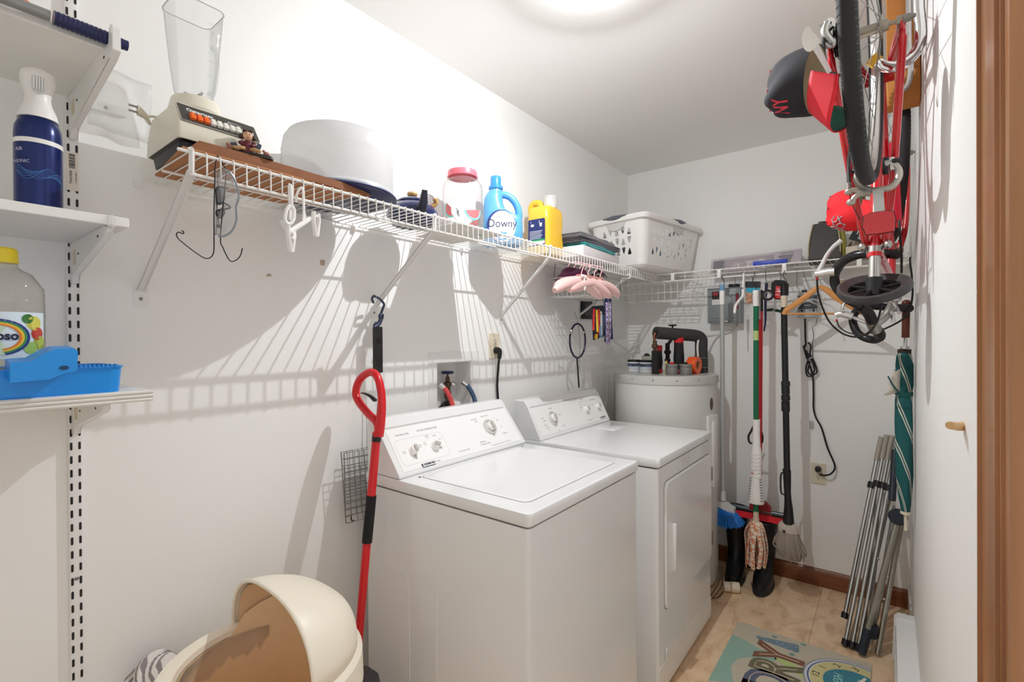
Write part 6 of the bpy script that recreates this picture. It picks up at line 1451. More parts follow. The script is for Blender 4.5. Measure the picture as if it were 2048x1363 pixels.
obj('roll', B(MT).lathe([(.017, -.012), (.0275, -.012), (.029, -.010), (.029, .010), (.0275, .012), (.017, .012), (.017, -.012)], 36), BLACKP, tk, world=True)
obj('core', B(MT).lathe([(.0145, -.010), (.0172, -.010), (.0172, .013), (.0145, .013), (.0145, -.010)], 30), ALU, tk, world=True)
obj('hang_wire', B().tube([MT @ Vector((0, .027, 0)), at(1533, 566, y=2.785), Vector((at(1531, 556, y=2.79).x, RY_-.006, RZ_-.003)), Vector((at(1531, 556, y=2.79).x, RY_+.004, RZ_+.007))], .0012, 6, 3), DARKW, tk, world=True)
po = thing('tool_pouch', 'black pouch with a red printed label hanging beside the black tape roll', 'pouch', at(1560, 580, y=2.84))
pX = lambda px, py: at(px, py, y=2.835)
obj('pouch', B().loft([[pX(a, c)+Vector((0, q, 0)) for a, c in ((1544, 566), (1552, 560), (1570, 561), (1577, 568), (1576, 590), (1567, 600), (1550, 598), (1543, 585))] for q in (-.012, -.015, .015, .012)]), mat('black_nylon', '#1c1b1c', .7, var=.2, scale=60), po, world=True)
obj('red_label', B().loft([[pX(a, c)+Vector((0, q, 0)) for a, c in ((1553, 572), (1563, 573), (1563, 597), (1550, 597))] for q in (-.0158, -.0148)], flat=True), mat('red_label', '#d62b30', .45), po, world=True)
lm = T(pX(1557.5, 578)+Vector((0, -.0160, 0))) @ FRONT
obj('label_lettering', B(lm).text('zip', .012, T(0, 0, 0), .0002).text('PRO', .010, T(-.003, -.030, 0), .0002).prism([(-.012, -.012), (.014, -.006), (.014, -.018)], 0, .0004), WINK, po, world=True)
obj('hang_wire', B().tube([pX(1560, 562), at(1562, 552, y=2.80), Vector((at(1560, 546, y=2.8).x, RY_-.006, RZ_)), Vector((at(1560, 545, y=2.8).x, RY_+.006, RZ_+.006))], .0016, 6, 4), DARKW, po, world=True)
bl_ = thing('navy_strap', 'narrow navy cloth strap hanging behind the red pole', 'strap', at(1530, 640, y=2.93))
obj('strap', B().tube([at(1533, 566, y=2.93), at(1531, 600, y=2.93), at(1531, 640, y=2.93), at(1528, 662, y=2.93)], lambda t: .016-.009*t, 10, 4, flatten=.5), mat('navy_cloth', '#3a4470', .8, var=.4, scale=90), bl_, world=True)
obj('hang_wire', B().tube([at(1533, 567, y=2.93), Vector((at(1530, 556, y=2.86).x, 2.86, SZ-.005))], .001, 6), DARKW, bl_, world=True)
# wooden hanger
yw = 2.77
wX2 = lambda px, py: at(px, py, y=yw)
wd = thing('wooden_hanger', 'light wooden coat hanger hanging on the back rail below the grey bag', 'hanger', wX2(1640, 600))
armL = [(1640, 572, .0085), (1628, 580, .013), (1610, 594, .0145), (1590, 608, .0135), (1572, 620, .0125), (1566, 628, .008)]
armR = [(1640, 572, .0085), (1652, 578, .013), (1672, 594, .0145), (1695, 608, .0135), (1718, 621, .0125), (1724, 628, .008)]
ab = B()
for arm in (armL, armR):
    rings = []
    for i, (a, c, r) in enumerate(arm):
        p = wX2(a, c); nx = arm[min(i+1, len(arm)-1)]; pv = arm[max(i-1, 0)]
        d = (wX2(nx[0], nx[1])-wX2(pv[0], pv[1])).normalized(); n2 = Vector((-d.z, 0, d.x))
        rings.append([p+n2*(r*u)+Vector((0, .0065*v, 0)) for u, v in rrect(2, 2, .7)])
    ab.loft(rings)
obj('shoulders', ab, HANGWOOD, wd, world=True)
obj('trouser_bar', B().tube([wX2(1568, 627), wX2(1722, 627)], .0048, 10), HANGWOOD, wd, world=True)
obj('hook', B().tube([wX2(1641, 574), wX2(1640, 560), wX2(1632, 552), wX2(1640, 548), Vector((wX2(1643, 545).x, RY_-.004, RZ_+.006)), Vector((wX2(1640, 545).x, RY_+.008, RZ_-.002))], .0018, 6, 5), STEEL, wd, world=True)
# clear plastic hangers behind the wooden one
for i, (cxp, cyp, yy_) in enumerate(((1602, 596, 2.86), (1625, 598, 2.90))):
    t = thing('clear_hanger', ('clear plastic hanger hanging between the black pole and the wooden hanger', 'clear plastic hanger with a steel hook behind the wooden hanger')[i], 'hanger', at(cxp, cyp, y=yy_))
    q = lambda px, py: at(px, py, y=yy_)
    obj('arms', B().tube([q(cxp-60+20*i, cyp+30), q(cxp-45+15*i, cyp+16), q(cxp-20, cyp+6), q(cxp, cyp), q(cxp+22, cyp+8), q(cxp+42, cyp+18), q(cxp+50, cyp+34)], .0050, 8, 5), clear('clear_hanger_plastic', amount=.30, rough=.1), t, world=True)
    xr = q(cxp+4-8*i, cyp).x
    obj('hook', B().tube([q(cxp, cyp), q(cxp+1, cyp-12), q(cxp-8, cyp-24), Vector((xr-.02, RY_+.02, RZ_-.01)), Vector((xr-.02, RY_+.008, RZ_+.006)), Vector((xr-.02, RY_-.008, RZ_+.003))], .0014, 6, 5), STEEL, t, world=True)
one('green_clip', 'dark green padded strip hanging at the foot of the clear hanger', 'strip', B().tube([at(1534, 620, y=2.87), at(1545, 619, y=2.87), at(1560, 622, y=2.87), at(1566, 624, y=2.87)], .0075, 8, 3), mat('dark_green_foam', '#1e3a32', .8, var=.2))
# ------------------------------------------------------------------ bicycle hung upside down along the right wall
BRED = mat('bike_red_paint', '#c4161f', .22, var=.04, coat=.6)
TYRE = mat('tyre_rubber', '#262627', .7, var=.2, scale=70)
AX = Vector((1.349, 1.38, 2.04)); BYAW = math.radians(3.0)
bf, bs_v = Vector((math.sin(BYAW), math.cos(BYAW), 0)), Vector((math.cos(BYAW), -math.sin(BYAW), 0))
def K(f, d, s=0.): return AX+bf*f+bs_v*s+Vector((0, 0, -d))
bk = thing('bicycle', 'red road bicycle hung upside down along the right wall, rear wheel nearest', 'bicycle', (AX.x+.03, 1.88, 1.40))
def wheel(name, c, fw, sw, rear):
    WM = frame(c, fw, (0, 0, 1))                        # wheel plane: x = forward, y = up, z = axle
    tb = B(); n, k = 72, 16; vs = []
    rings = []
    for i in range(n):
        a = 2*PI*i/n; ca, sa = math.cos(a), math.sin(a); ring = []
        for j in range(k):
            t = 2*PI*j/k; rr = .0175*(1+(.05 if abs(math.cos(t)) > .55 and math.cos(t) > 0 and i % 2 else 0))
            R = .3225+rr*math.cos(t); ring.append(WM @ Vector((R*ca, R*sa, rr*.95*math.sin(t))))
        rings.append(ring)
    tb.loft(rings, False, True)
    w_ = obj(name, tb, TYRE, bk, world=True)
    for s_ in (-1, 1):
        tr_ = B()
        for i in range(150):
            a = 2*PI*i/150
            tr_.tube([WM @ Vector(((.3225+.0172*math.cos(t))*math.cos(a+.010*abs(t)), (.3225+.0172*math.cos(t))*math.sin(a+.010*abs(t)), s_*.0168*math.sin(t))) for t in (.75, 1.05, 1.35)], .0010, 4)
        obj('tread', tr_, mat('tread_grey', '#5b5b5a', .7), w_, world=True)
    rm_ = B(); rings = []
    for i in range(n):
        a = 2*PI*i/n; rings.append([WM @ Vector(((R)*math.cos(a), R*math.sin(a), z)) for R, z in ((.310, .011), (.310, -.011), (.296, -.0095), (.292, 0), (.296, .0095))])
    rm_.loft(rings, False, True)
    obj('rim', rm_, mat('rim_alloy', '#c9c7c2', .3, .85, var=.08), w_, world=True)
    sp_ = B()
    for i in range(32):
        a = 2*PI*i/32; s_ = 1 if i % 2 else -1; off = (.55 if (i//2) % 2 else -.55)
        sp_.tube([WM @ Vector((.022*math.cos(a+off*1.6), .022*math.sin(a+off*1.6), s_*.030)), WM @ Vector((.294*math.cos(a), .294*math.sin(a), 0))], .0010, 5)
    obj('spokes', sp_, STEEL, w_, world=True)
    hb_ = B(WM).lathe([(0, -.062), (.0045, -.062), (.0045, -.045), (.012, -.044), (.013, -.034), (.024, -.033), (.024, -.028), (.012, -.026), (.011, .026), (.024, .028), (.024, .033), (.013, .034), (.012, .044), (.0045, .045), (.0045, .078), (0, .078)], 24)
    hb_.lathe([(0, .058), (.010, .058), (.010, .068), (0, .068)], 6, (0, 0, 0))
    obj('hub', hb_, mat('old_alloy', '#a39c8e', .4, .8, var=.15), w_, world=True)
    if rear:
        fw_ = B(WM)
        for i, r in enumerate((.046, .042, .038, .034, .030)):
            z = .032+.0055*i; prof = []
            pts = []
            nt_ = 20
            fw_.prism([((r if j % 2 else r-.006)*math.cos(PI*j/nt_), (r if j % 2 else r-.006)*math.sin(PI*j/nt_)) for j in range(2*nt_)], z, z+.0025)
        obj('sprockets', fw_, mat('black_steel', '#1d1c1b', .4, .7), w_, world=True)
    return w_
# wheel frame z axis: x cross y = forward x up ; put the sprockets on the room side
wheel('rear_wheel', K(0, 0), bf, bs_v, False)
sprk = B(frame(AX, bf, (0, 0, 1)))
for i, r in enumerate((.060, .053, .046, .040, .034)):
    z = .034+.0055*i; nt_ = 20
    M_ = frame(AX-bs_v*z, bf, (0, 0, 1))
    sprk_poly = [((r if j % 2 else r-.006)*math.cos(PI*j/nt_), (r if j % 2 else r-.006)*math.sin(PI*j/nt_)) for j in range(2*nt_)]
    if i == 0: sprk.bm.free(); sprk = B()
    sprk.prism(sprk_poly, -.00125, .00125, M_)
obj('sprockets', sprk, mat('black_steel', '#1d1c1b', .4, .7), bk, world=True)
fy = math.radians(-6.5); ff = Vector((math.sin(fy), math.cos(fy), 0)); fs_v = Vector((math.cos(fy), -math.sin(fy), 0))
FXC = K(1.005, 0)+Vector((-.003, 0, 0))
wheel('front_wheel', FXC, ff, fs_v, False)
# frame tubes
def tb2(name, a, c, r, m=BRED, n=14, r2=None): return obj(name, B().tube([a, c], (lambda t: r+((r2 or r)-r)*t), n), m, bk, world=True)
ST, SBB, HT, HB = K(.280, .455), K(.430, -.070), K(.905, .500), K(.935, .385)
tb2('seat_tube', SBB, K(.270, .485), .0145); tb2('top_tube', ST, K(.910, .475), .0135); tb2('down_tube', SBB, K(.930, .405), .0150); tb2('head_tube', HB-(HT-HB)*.1, HT+(HT-HB)*.1, .0175)
tb2('bottom_bracket', K(.430, -.070, -.036), K(.430, -.070, .036), .0205)
for s_ in (-1, 1):
    obj('seat_stay', B().tube([K(.004, .004, s_*.067), K(.02, .028, s_*.067), K(.028, .044, s_*.066), K(.07, .112, s_*.060), K(.19, .30, s_*.042), K(.285, .45, s_*.020)], lambda t: (.0035 if t < .06 else .0085 if t > .16 else .006), 12, 5), BRED, bk, world=True)
    obj('chain_stay', B().tube([K(.004, 0, s_*.066), K(.05, -.008, s_*.064), K(.20, -.034, s_*.046), K(.41, -.068, s_*.022)], lambda t: (.004 if t < .06 else .0095), 12, 5), BRED, bk, world=True)
    obj('fork_blade', B().tube([FXC+fs_v*s_*.052, FXC+fs_v*s_*.052+Vector((0, -.045, -.10)), FXC+fs_v*s_*.045+Vector((0, -.06, -.28)), HB+Vector((s_*.028, .005, .02))], lambda t: .006+.005*t, 12, 5), BRED, bk, world=True)
obj('dropout', B().prism(rrect(.030, .030, .010), -.002, .002, frame(K(.008, .006, .067), bf, (0, 0, 1))).prism(rrect(.030, .030, .010), -.002, .002, frame(K(.008, .006, -.067), bf, (0, 0, 1))), BRED, bk, world=True)
obj('axle_nut', B().tube([K(0, 0, .069), K(0, 0, .083)], .0095, 6).tube([K(0, 0, .082), K(0, 0, .091)], .0045, 10), STEEL, bk, world=True)
obj('axle_nut', B().tube([K(0, 0, -.069), K(0, 0, -.083)], .0095, 6), STEEL, bk, world=True)
# saddle, post, clamp
SP = K(.235, .600)
obj('seat_post', B().tube([K(.262, .470), K(.240, .555)], .0133, 18), mat('satin_alloy', '#c4c3bd', .28, .9), bk, world=True)
obj('seat_clamp', B().tube([K(.283, .448, -.03), K(.283, .448, .03)], .0085, 12).tube([K(.272, .455), K(.268, .475)], .0195, 16).ell(K(.262, .452, -.028), (.010, .012, .012), 12, 8).ell(K(.262, .452, .028), (.010, .012, .012), 12, 8), ALU, bk, world=True)
obj('clamp_band', B().tube([K(.266, .472), K(.263, .484)], .0185, 16), BRED, bk, world=True)
obj('post_collar', B().tube([K(.240, .540), K(.235, .588)], lambda t: .0185+.003*t, 20).torus(K(.2348, .5885), .0165, .0028, frame(Vector((0, 0, 0)), bs_v, bf), 24, 8), BLACKP, bk, world=True)
sadd = mat('saddle_vinyl', '#353333', .45, var=.12, scale=40)
def sring(scale, dz, wscale=1.):
    o = []
    for i in range(48):
        t = 2*PI*i/48; c, s_ = math.cos(t), math.sin(t)
        # egg outline: wide rear (f small), narrow nose
        o.append((c*.125+.02, s_*(.083-.030*(c+1)/2*1.4)*wscale))
    return [K(.225+a*scale*.9, .592+dz, 0)+bs_v*(b*scale*1.12) for a, b in o]
sd = B()
# tilted shell: a thick oval band with an open underside
TIL = frame(K(.235, .572), (bs_v+bf*.25+Vector((0, 0, .20))), (bf-bs_v*.25+Vector((0, 0, .42))))
def oval(rx, ry, z, egg=.25):
    return [TIL @ Vector((rx*math.cos(2*PI*i/56), ry*math.sin(2*PI*i/56)*(1-egg*math.cos(2*PI*i/56)*.6), z)) for i in range(56)]
sd.loft([oval(.070, .082, -.008), oval(.079, .094, -.006), oval(.083, .099, .004), oval(.081, .097, .014), oval(.074, .088, .016), oval(.057, .064, .006), oval(.056, .062, -.004)], False, True)
sdo = obj('saddle', sd, sadd, bk, world=True)
obj('saddle_pan', B().loft([oval(.066, .076, -.007), oval(.066, .076, -.012)]), BLACKP, sdo, world=True)
rl = B()
for a in (-.9, 0, .9, 2.24, PI, 4.04): rl.tube([TIL @ Vector((.012*math.cos(a), .012*math.sin(a), .004)), TIL @ Vector((.060*math.cos(a), .068*math.sin(a), .002))], .0034, 6)
obj('saddle_rails', rl, mat('dark_rail', '#2b2b2c', .3, .5), sdo, world=True)
# rear brake, reflector on its bracket
CAL = mat('caliper_alloy', '#b6b2a8', .35, .8, var=.08)
bz = 1.50
br_ = B()
br_.tube([at(a, c, y=bz) for a, c in ((1716, 343), (1714, 358), (1722, 372), (1740, 380), (1762, 379), (1785, 372), (1797, 355), (1797, 340), (1789, 328))], lambda t: .0078, 10, 5)
br_.tube([at(a, c, y=bz-.01) for a, c in ((1697, 383), (1710, 380), (1728, 386), (1742, 386))], .0072, 10, 4).tube([at(a, c, y=bz-.012) for a, c in ((1703, 404), (1712, 392), (1730, 388))], .0062, 10, 4)
br_.ell(at(1698, 383, y=bz-.01), (.010, .008, .009), 12, 8).ell(at(1702, 404, y=bz-.012), (.010, .008, .009), 12, 8)
bo_ = obj('rear_brake', br_, CAL, bk, world=True)
obj('brake_pads', B().box(-.010, .010, -.02, .02, -.006, .006, .002, M=frame(at(1771, 332, y=bz+.01), bf, (0, 0, 1))).ell(at(1791, 322, y=bz), (.013, .010, .007), 12, 8).ell(at(1711, 341, y=bz), (.010, .010, .008), 12, 8), BLACKP, bo_, world=True)
obj('pad_bracket', B().tube([at(1770, 328, y=bz), at(1790, 322, y=bz)], .008, 8).tube([at(1783, 315, y=bz), at(1785, 340, y=bz)], .006, 8), ALU, bo_, world=True)
obj('brake_cable', B().tube([at(1701, 295, y=bz), at(1697, 330, y=bz), at(1698, 372, y=bz-.01)], .0042, 8, 4).tube([at(1699, 384, y=bz-.01), at(1701, 400, y=bz-.012)], .0012, 6).tube([at(1703, 406, y=bz-.012), at(1720, 440, y=1.62)], .0012, 6), BLACKP, bo_, world=True)
obj('cable_stop', B().tube([at(1697, 366, y=bz-.01), at(1698, 377, y=bz-.01)], .0058, 10), ALU, bo_, world=True)
pb3 = [at(a, c, y=1.475) for a, c in ((1745, 380), (1767, 378), (1770, 425), (1748, 428))]
obj('reflector_bracket', B().loft([[v for v in pb3], [v+Vector((0, .004, 0)) for v in pb3]], flat=True), mat('bracket_alloy', '#bfbfbc', .35, .6), bk, world=True)
rq = [(1727, 432), (1744, 425), (1775, 421), (1788, 424), (1792, 440), (1789, 462), (1762, 467), (1733, 470), (1725, 455)]
rP = [at(a, c, y=1.462) for a, c in rq]; rc_ = sum(rP, Vector())/len(rP)
RFM = mat('reflector_red', '#c0121c', .12, var=.25, scale=260, coat=1.0)
nt = RFM.node_tree; ckt = nt.nodes.new('ShaderNodeTexChecker'); ckt.inputs['Scale'].default_value = 330
ckt.inputs['Color1'].default_value = (*lin('#c8131d'), 1); ckt.inputs['Color2'].default_value = (*lin('#a30d17'), 1)
nt.links.new([n_ for n_ in nt.nodes if n_.type == 'TEX_COORD'][0].outputs['Object'], ckt.inputs['Vector']); nt.links.new(ckt.outputs[0], nt.nodes['Principled BSDF'].inputs['Base Color'])
ro = obj('reflector', B().loft([[v for v in rP], [rc_+(v-rc_)*.97+Vector((0, -.004, 0)) for v in rP]]), RFM, bk, world=True)
obj('reflector_back', B().loft([[rc_+(v-rc_)*1.04+Vector((0, .001, 0)) for v in rP], [rc_+(v-rc_)*1.0+Vector((0, .010, 0)) for v in rP]]), BLACKP, ro, world=True)
# handlebar turned along the wall
hbp = [(1792, 508, 2.00), (1765, 507, 2.00), (1735, 507, 2.00), (1712, 510, 2.01), (1690, 520, 2.03), (1675, 535, 2.04), (1669, 553, 2.05), (1672, 572, 2.06), (1685, 590, 2.08), (1702, 602, 2.10), (1718, 612, 2.13), (1733, 622, 2.17), (1741, 634, 2.20), (1746, 648, 2.23), (1754, 660, 2.27), (1760, 670, 2.31), (1752, 679, 2.35), (1735, 677, 2.37), (1718, 668, 2.38), (1708, 652, 2.39), (1706, 634, 2.40), (1716, 619, 2.40), (1735, 612, 2.40), (1765, 613, 2.40), (1795, 615, 2.40), (1817, 616, 2.40)]
HP = [at(a, c, y=y) for a, c, y in hbp]
HS = smooth_path(HP, 5)
tp_ = mat('bar_tape', '#17171a', .25, var=.2, scale=90)
hbo = obj('handlebar_tape', B().tube(HS[:5*12], lambda t: .0155+.0007*math.sin(t*330), 12).tube(HS[5*15-3:], lambda t: .0155+.0007*math.sin(t*330), 12), tp_, bk, world=True)
obj('handlebar_sleeve', B().tube(HS[5*10:5*12+3], .0185, 14).tube(HS[5*14:5*15+3], .0185, 14), BLACKP, hbo, world=True)
obj('handlebar', B().tube(HS[5*11:5*15], .0128, 14), mat('satin_alloy', '#c4c3bd', .28, .9), bk, world=True)
for i in (0, -1): obj('bar_plug', B().ell(HP[i], (.0165, .0165, .0165), 14, 10), BLACKP, hbo, world=True)
stq = [(1746, 650, 2.23), (1762, 640, 2.23), (1776, 625, 2.24), (1785, 608, 2.26), (1783, 596, 2.28)]
obj('stem', B().tube([at(a, c, y=y) for a, c, y in stq]+[HT+Vector((0, -.02, -.02)), HT], lambda t: .0135+.004*t, 14, 5).tube([at(1743, 641, y=2.215), at(1751, 660, y=2.26)], .0205, 16), ALU, bk, world=True)
lv = B().tube([at(a, c, y=2.2) for a, c in ((1787, 605), (1794, 616), (1800, 628))], .0055, 8, 3).tube([at(a, c, y=2.19) for a, c in ((1783, 622), (1786, 634), (1787, 644))], .0065, 8, 3)
lv.ell(at(1786, 594, y=2.2), (.022, .012, .016), 14, 10).ell(at(1778, 596, y=2.21), (.018, .012, .018), 14, 10).ell(at(1796, 597, y=2.21), (.012, .012, .012), 12, 8)
obj('shift_levers', lv, CHROME, bk, world=True)
# brake levers
def lever(hood, blade, base, y, nm):
    P_ = [at(a, c, y=y) for a, c in hood]
    o = obj('brake_lever', B().tube(P_, lambda t: .0165-.003*t, 12, 4, flatten=.9).tube([at(a, c, y=y+.002) for a, c in blade], lambda t: .0065+.002*abs(2*t-1), 10, 5), mat('polished_alloy', '#e2e2e0', .3, .75, var=.03), bk, world=True)
    obj('lever_pivot', B().ell(at(*base, y=y-.006), (.006, .006, .006), 10, 8), ALU, o, world=True)
    obj('cable_ferrule', B().ell(at(*nm, y=y), (.0045, .0045, .0055), 10, 8), REDP, o, world=True)
lever([(1669, 543), (1655, 544), (1640, 547), (1630, 548)], [(1636, 545), (1645, 528), (1655, 508), (1667, 493), (1677, 485), (1683, 480)], (1647, 541), 2.03, (1634, 556))
lever([(1705, 633), (1692, 629), (1680, 627), (1671, 630)], [(1673, 628), (1690, 626), (1706, 634), (1728, 643), (1744, 646)], (1692, 628), 2.36, (1673, 640))
obj('lever_blade', B().tube([at(a, c, y=2.34) for a, c in ((1684, 622), (1686, 612), (1692, 604), (1702, 599), (1714, 598))], .0055, 8, 4).tube([at(a, c, y=2.15) for a, c in ((1680, 560), (1692, 561), (1712, 567))], .0055, 8, 4), CHROME, bk, world=True)
cb3 = B()
cb3.tube([at(1634, 558, y=2.03), at(1636, 585, y=2.06), at(1645, 615, y=2.1), at(1658, 642, y=2.14), at(1678, 662, y=2.16), at(1700, 672, y=2.17), at(1722, 672, y=2.17), at(1742, 660, y=2.16), at(1755, 640, y=2.15), at(1762, 615, y=2.13), at(1765, 592, y=2.10)], .0033, 8, 5)
cb3.tube([at(1674, 641, y=2.36), at(1678, 652, y=2.34), at(1692, 663, y=2.30), at(1712, 668, y=2.25), at(1735, 668, y=2.20), at(1750, 652, y=2.18)], .0026, 8, 5)
cb3.tube([at(1765, 659, y=2.33), at(1785, 650, y=2.33), at(1805, 638, y=2.3), at(1819, 620, y=2.28), at(1825, 590, y=2.25), at(1824, 555, y=2.2), at(1821, 530, y=2.15), at(1820, 515, y=2.1)], .0033, 8, 5)
cb3.tube([at(1798, 440, y=1.85), at(1800, 470, y=1.85), at(1803, 510, y=1.9), at(1803, 545, y=1.95)], .0033, 8, 4)
obj('cable', cb3, BLACKP, bk, world=True)
# pump, crank, chainring, rear derailleur, white pie tabs
obj('frame_pump', B().tube([K(.60, .12, .028), K(.80, .31, .030)], .0105, 14).tube([K(.57, .09, .028), K(.60, .12, .028)], .013, 14), mat('pump_red', '#d81f3a', .3), bk, world=True)
cr_ = B(); Mc = frame(K(.430, -.070, -.050), bf, (0, 0, 1))
cr_.prism([((.095 if j % 2 else .090)*math.cos(PI*j/46), (.095 if j % 2 else .090)*math.sin(PI*j/46)) for j in range(92)], -.0015, .0015, Mc)
obj('chainring', cr_, mat('black_steel', '#1d1c1b', .4, .7), bk, world=True)
obj('crank', B().tube([K(.430, -.070, -.062), K(.35, .07, -.068)], .009, 10).tube([K(.430, -.070, .052), K(.51, -.21, .058)], .009, 10), ALU, bk, world=True)
ch2 = B()
ch2.tube([K(.0, -.044, -.040), K(.42, -.165, -.050)], .0038, 6).tube([K(.03, .05, -.045), K(.42, .022, -.050)], .0038, 6)
obj('chain', ch2, mat('chain_steel', '#3b3936', .4, .7), bk, world=True)
de = B()
de.tube([at(1655, 45, y=1.33), at(1650, 65, y=1.33), at(1663, 85, y=1.34)], .0090, 10, 4).tube([at(1640, 55, y=1.33), at(1650, 50, y=1.33), at(1662, 58, y=1.33)], .0070, 10, 4).ell(at(1665, 85, y=1.345), (.012, .012, .012), 12, 8)
obj('derailleur', de, ALU, bk, world=True)
obj('derailleur_cable', B().tube([at(1650, 62, y=1.33), at(1647, 90, y=1.33), at(1650, 120, y=1.33), at(1659, 143, y=1.34), at(1672, 148, y=1.36)], .0036, 8, 5).tube([at(1678, 150, y=1.36), at(1700, 149, y=1.38)], .0042, 8), BLACKP, bk, world=True)
def tab(pts, y, th=.004):
    P_ = smooth_path([at(a, c, y=y) for a, c in pts], 4, True)
    return B().loft([P_, [v+Vector((0, th, 0)) for v in P_]])
WT = mat('white_reflector', '#e9e8e2', .3, var=.03)
obj('pedal_reflector', tab([(1652, 42), (1660, 35), (1669, 38), (1671, 52), (1667, 68), (1658, 62), (1652, 52)], 1.36), WT, bk, world=True)
cl_ = thing('cap_clip', 'white plastic clip holding the black and red cap on the bicycle', 'clip', at(1616, 80, y=1.10))
obj('tab', tab([(1605, 68), (1611, 55), (1619, 53), (1625, 62), (1634, 72), (1640, 82), (1634, 90), (1626, 98), (1616, 102), (1607, 94), (1604, 80)], 1.10), WT, cl_, world=True)
obj('strap', B().loft([[at(a, c, y=1.105) for a, c in ((1624, 96), (1636, 84), (1664, 142), (1655, 148))], [at(a, c, y=1.109) for a, c in ((1624, 96), (1636, 84), (1664, 142), (1655, 148))]], flat=True), clear('clear_strap', amount=.45), cl_, world=True)
# hooks that carry the wheels
hk1 = thing('bike_hook', 'large chrome hook with a yellow tip at the upper right holding the rear wheel', 'hook', (1.44, 1.5, 2.2))
h1 = [(1836, -60, 1.48), (1837, -10, 1.48), (1839, 30, 1.48), (1842, 65, 1.48), (1838, 92, 1.48), (1824, 114, 1.48), (1806, 128, 1.47), (1786, 134, 1.46), (1768, 132, 1.45), (1756, 126, 1.44), (1748, 121, 1.44)]
H1 = [at(a, c, y=y) for a, c, y in h1]
H1[0] = Vector((H1[0].x, 1.48, CH))
obj('rod', B().tube(H1, .0118, 12, 5), CHROME, hk1, world=True)
obj('yellow_tip', B().tube([H1[-2], H1[-1], H1[-1]+(H1[-1]-H1[-2])*.6], .0145, 12), mat('yellow_vinyl', '#eab23a', .4), hk1, world=True)
hk2 = thing('bike_hook', 'second chrome hook nearer the back wall holding the front wheel', 'hook', (1.44, 1.9, 2.2))
h2_ = [(1817, 65, 1.95), (1818, 100, 1.95), (1821, 130, 1.95), (1819, 160, 1.95), (1810, 178, 1.95), (1800, 184, 1.94)]
H2 = [at(a, c, y=y) for a, c, y in h2_]
obj('rod', B().tube([Vector((H2[0].x, 1.95, CH))]+H2, .0085, 12, 4), CHROME, hk2, world=True)
# ------------------------------------------------------------------ caps
def cap(name, label, o, top, front, sc, crown_m, brim_top, brim_under, seed=1, rivets=None, text=None, flatten=1.):
    """o: centre of the opening; top: direction of the crown top; front: direction of the peak"""
    top = Vector(top).normalized(); front = Vector(front); front = (front-top*front.dot(top)).normalized(); side = front.cross(top)
    CMx = Matrix.Identity(4)
    for i in range(3): CMx[i][0] = side[i]; CMx[i][1] = front[i]; CMx[i][2] = top[i]; CMx[i][3] = o[i]
    t = thing(name, label, 'cap', o)
    random.seed(seed)
    def pt(a, p, k=1.):                 # a azimuth, p 0 at the opening .. 1 at the button
        q = p*PI/2; r = math.cos(q)**.75; dent = 1+.035*math.sin(3*a+seed)*math.sin(q*2)+.03*math.sin(5*a+2.2*seed+q*5)*math.sin(q*2)
        fl = .082*math.sin(min(q*1.12, PI/2))**.85
        return Vector((.076*r*math.cos(a)*dent*k, .094*r*math.sin(a)*dent*k, fl*1.35*flatten*dent))*sc
    g = [[pt(2*PI*i/48, p/14) for i in range(48)] for p in range(15)]
    b = B(CMx); n = 48
    vs = [v for r in g for v in r]; fs = [(i*n+j, i*n+(j+1) % n, (i+1)*n+(j+1) % n, (i+1)*n+j) for i in range(14) for j in range(n)]
    b.add(vs, fs)
    cr = obj('crown', b, crown_m, t, world=True)
    gi = B(CMx); g2 = [[pt(2*PI*i/48, p/14, .985)*.985 for i in range(48)] for p in range(15)]
    gi.add([v for r in g2 for v in r], fs); obj('lining', gi, mat('cap_lining', '#b8a78c', .8, var=.06), t, world=True)
    # brim: curved sheet from the front half of the opening
    rows = []
    for q in range(9):
        u = q/8; row = []
        for i in range(25):
            a = math.radians(18+144*i/24); c, s_ = math.cos(a), math.sin(a)
            ex = .072*u*(s_**.55)
            row.append(Vector((.077*c*(1+.02*u), .095*s_+ex*.92, -.004-.85*ex-.50*(c*.077)**2/.077*(.35+u)))*sc)
        rows.append(row)
    nb = [[v+Vector((0, 0, -.0022)) for v in r] for r in rows]
    obj('brim', B(CMx).sheet(rows), brim_top, t, world=True, solid=.0012)
    obj('brim_underside', B(CMx).sheet(nb), brim_under, t, world=True, solid=.0010)
    ed = B(CMx).tube([v+Vector((0, 0, -.001)) for v in rows[-1]], .0016, 6)
    obj('brim_edge', ed, brim_top, t, world=True)
    rv = B(CMx).ell((0, 0, .082*1.35*flatten*sc+.001), (.006, .006, .0035), 10, 8)
    for a in (30, 90, 150, 210, 270, 330):
        p = pt(math.radians(a), .62, 1.0); rv.torus(p, .0030, .0011, None, 12, 6)
    obj('button_and_eyelets', rv, rivets or crown_m, t, world=True)
    return t, CMx, pt
NYO = at(1632, 160, y=1.225)
capA, CMA, ptA = cap('baseball_cap', 'black baseball cap with red NY lettering and a red brim hung on the bicycle', NYO, (-.86, .20, .10), (.02, -.30, -.95), .80, mat('black_wool', '#26252a', .85, var=.12, scale=40), mat('red_brim', '#dc2433', .7, var=.05), mat('green_brim', '#0f4d3a', .8, var=.06), 2, mat('red_thread', '#e5526a', .6), flatten=1.05)
tA = B(CMA)
def wrapA(p):
    a = PI/2-(p.x/(.094*.80)); q = .22+p.y/(.12*.80)
    v = ptA(a, q, 1.012); return v
sub_t = bpy.data.curves
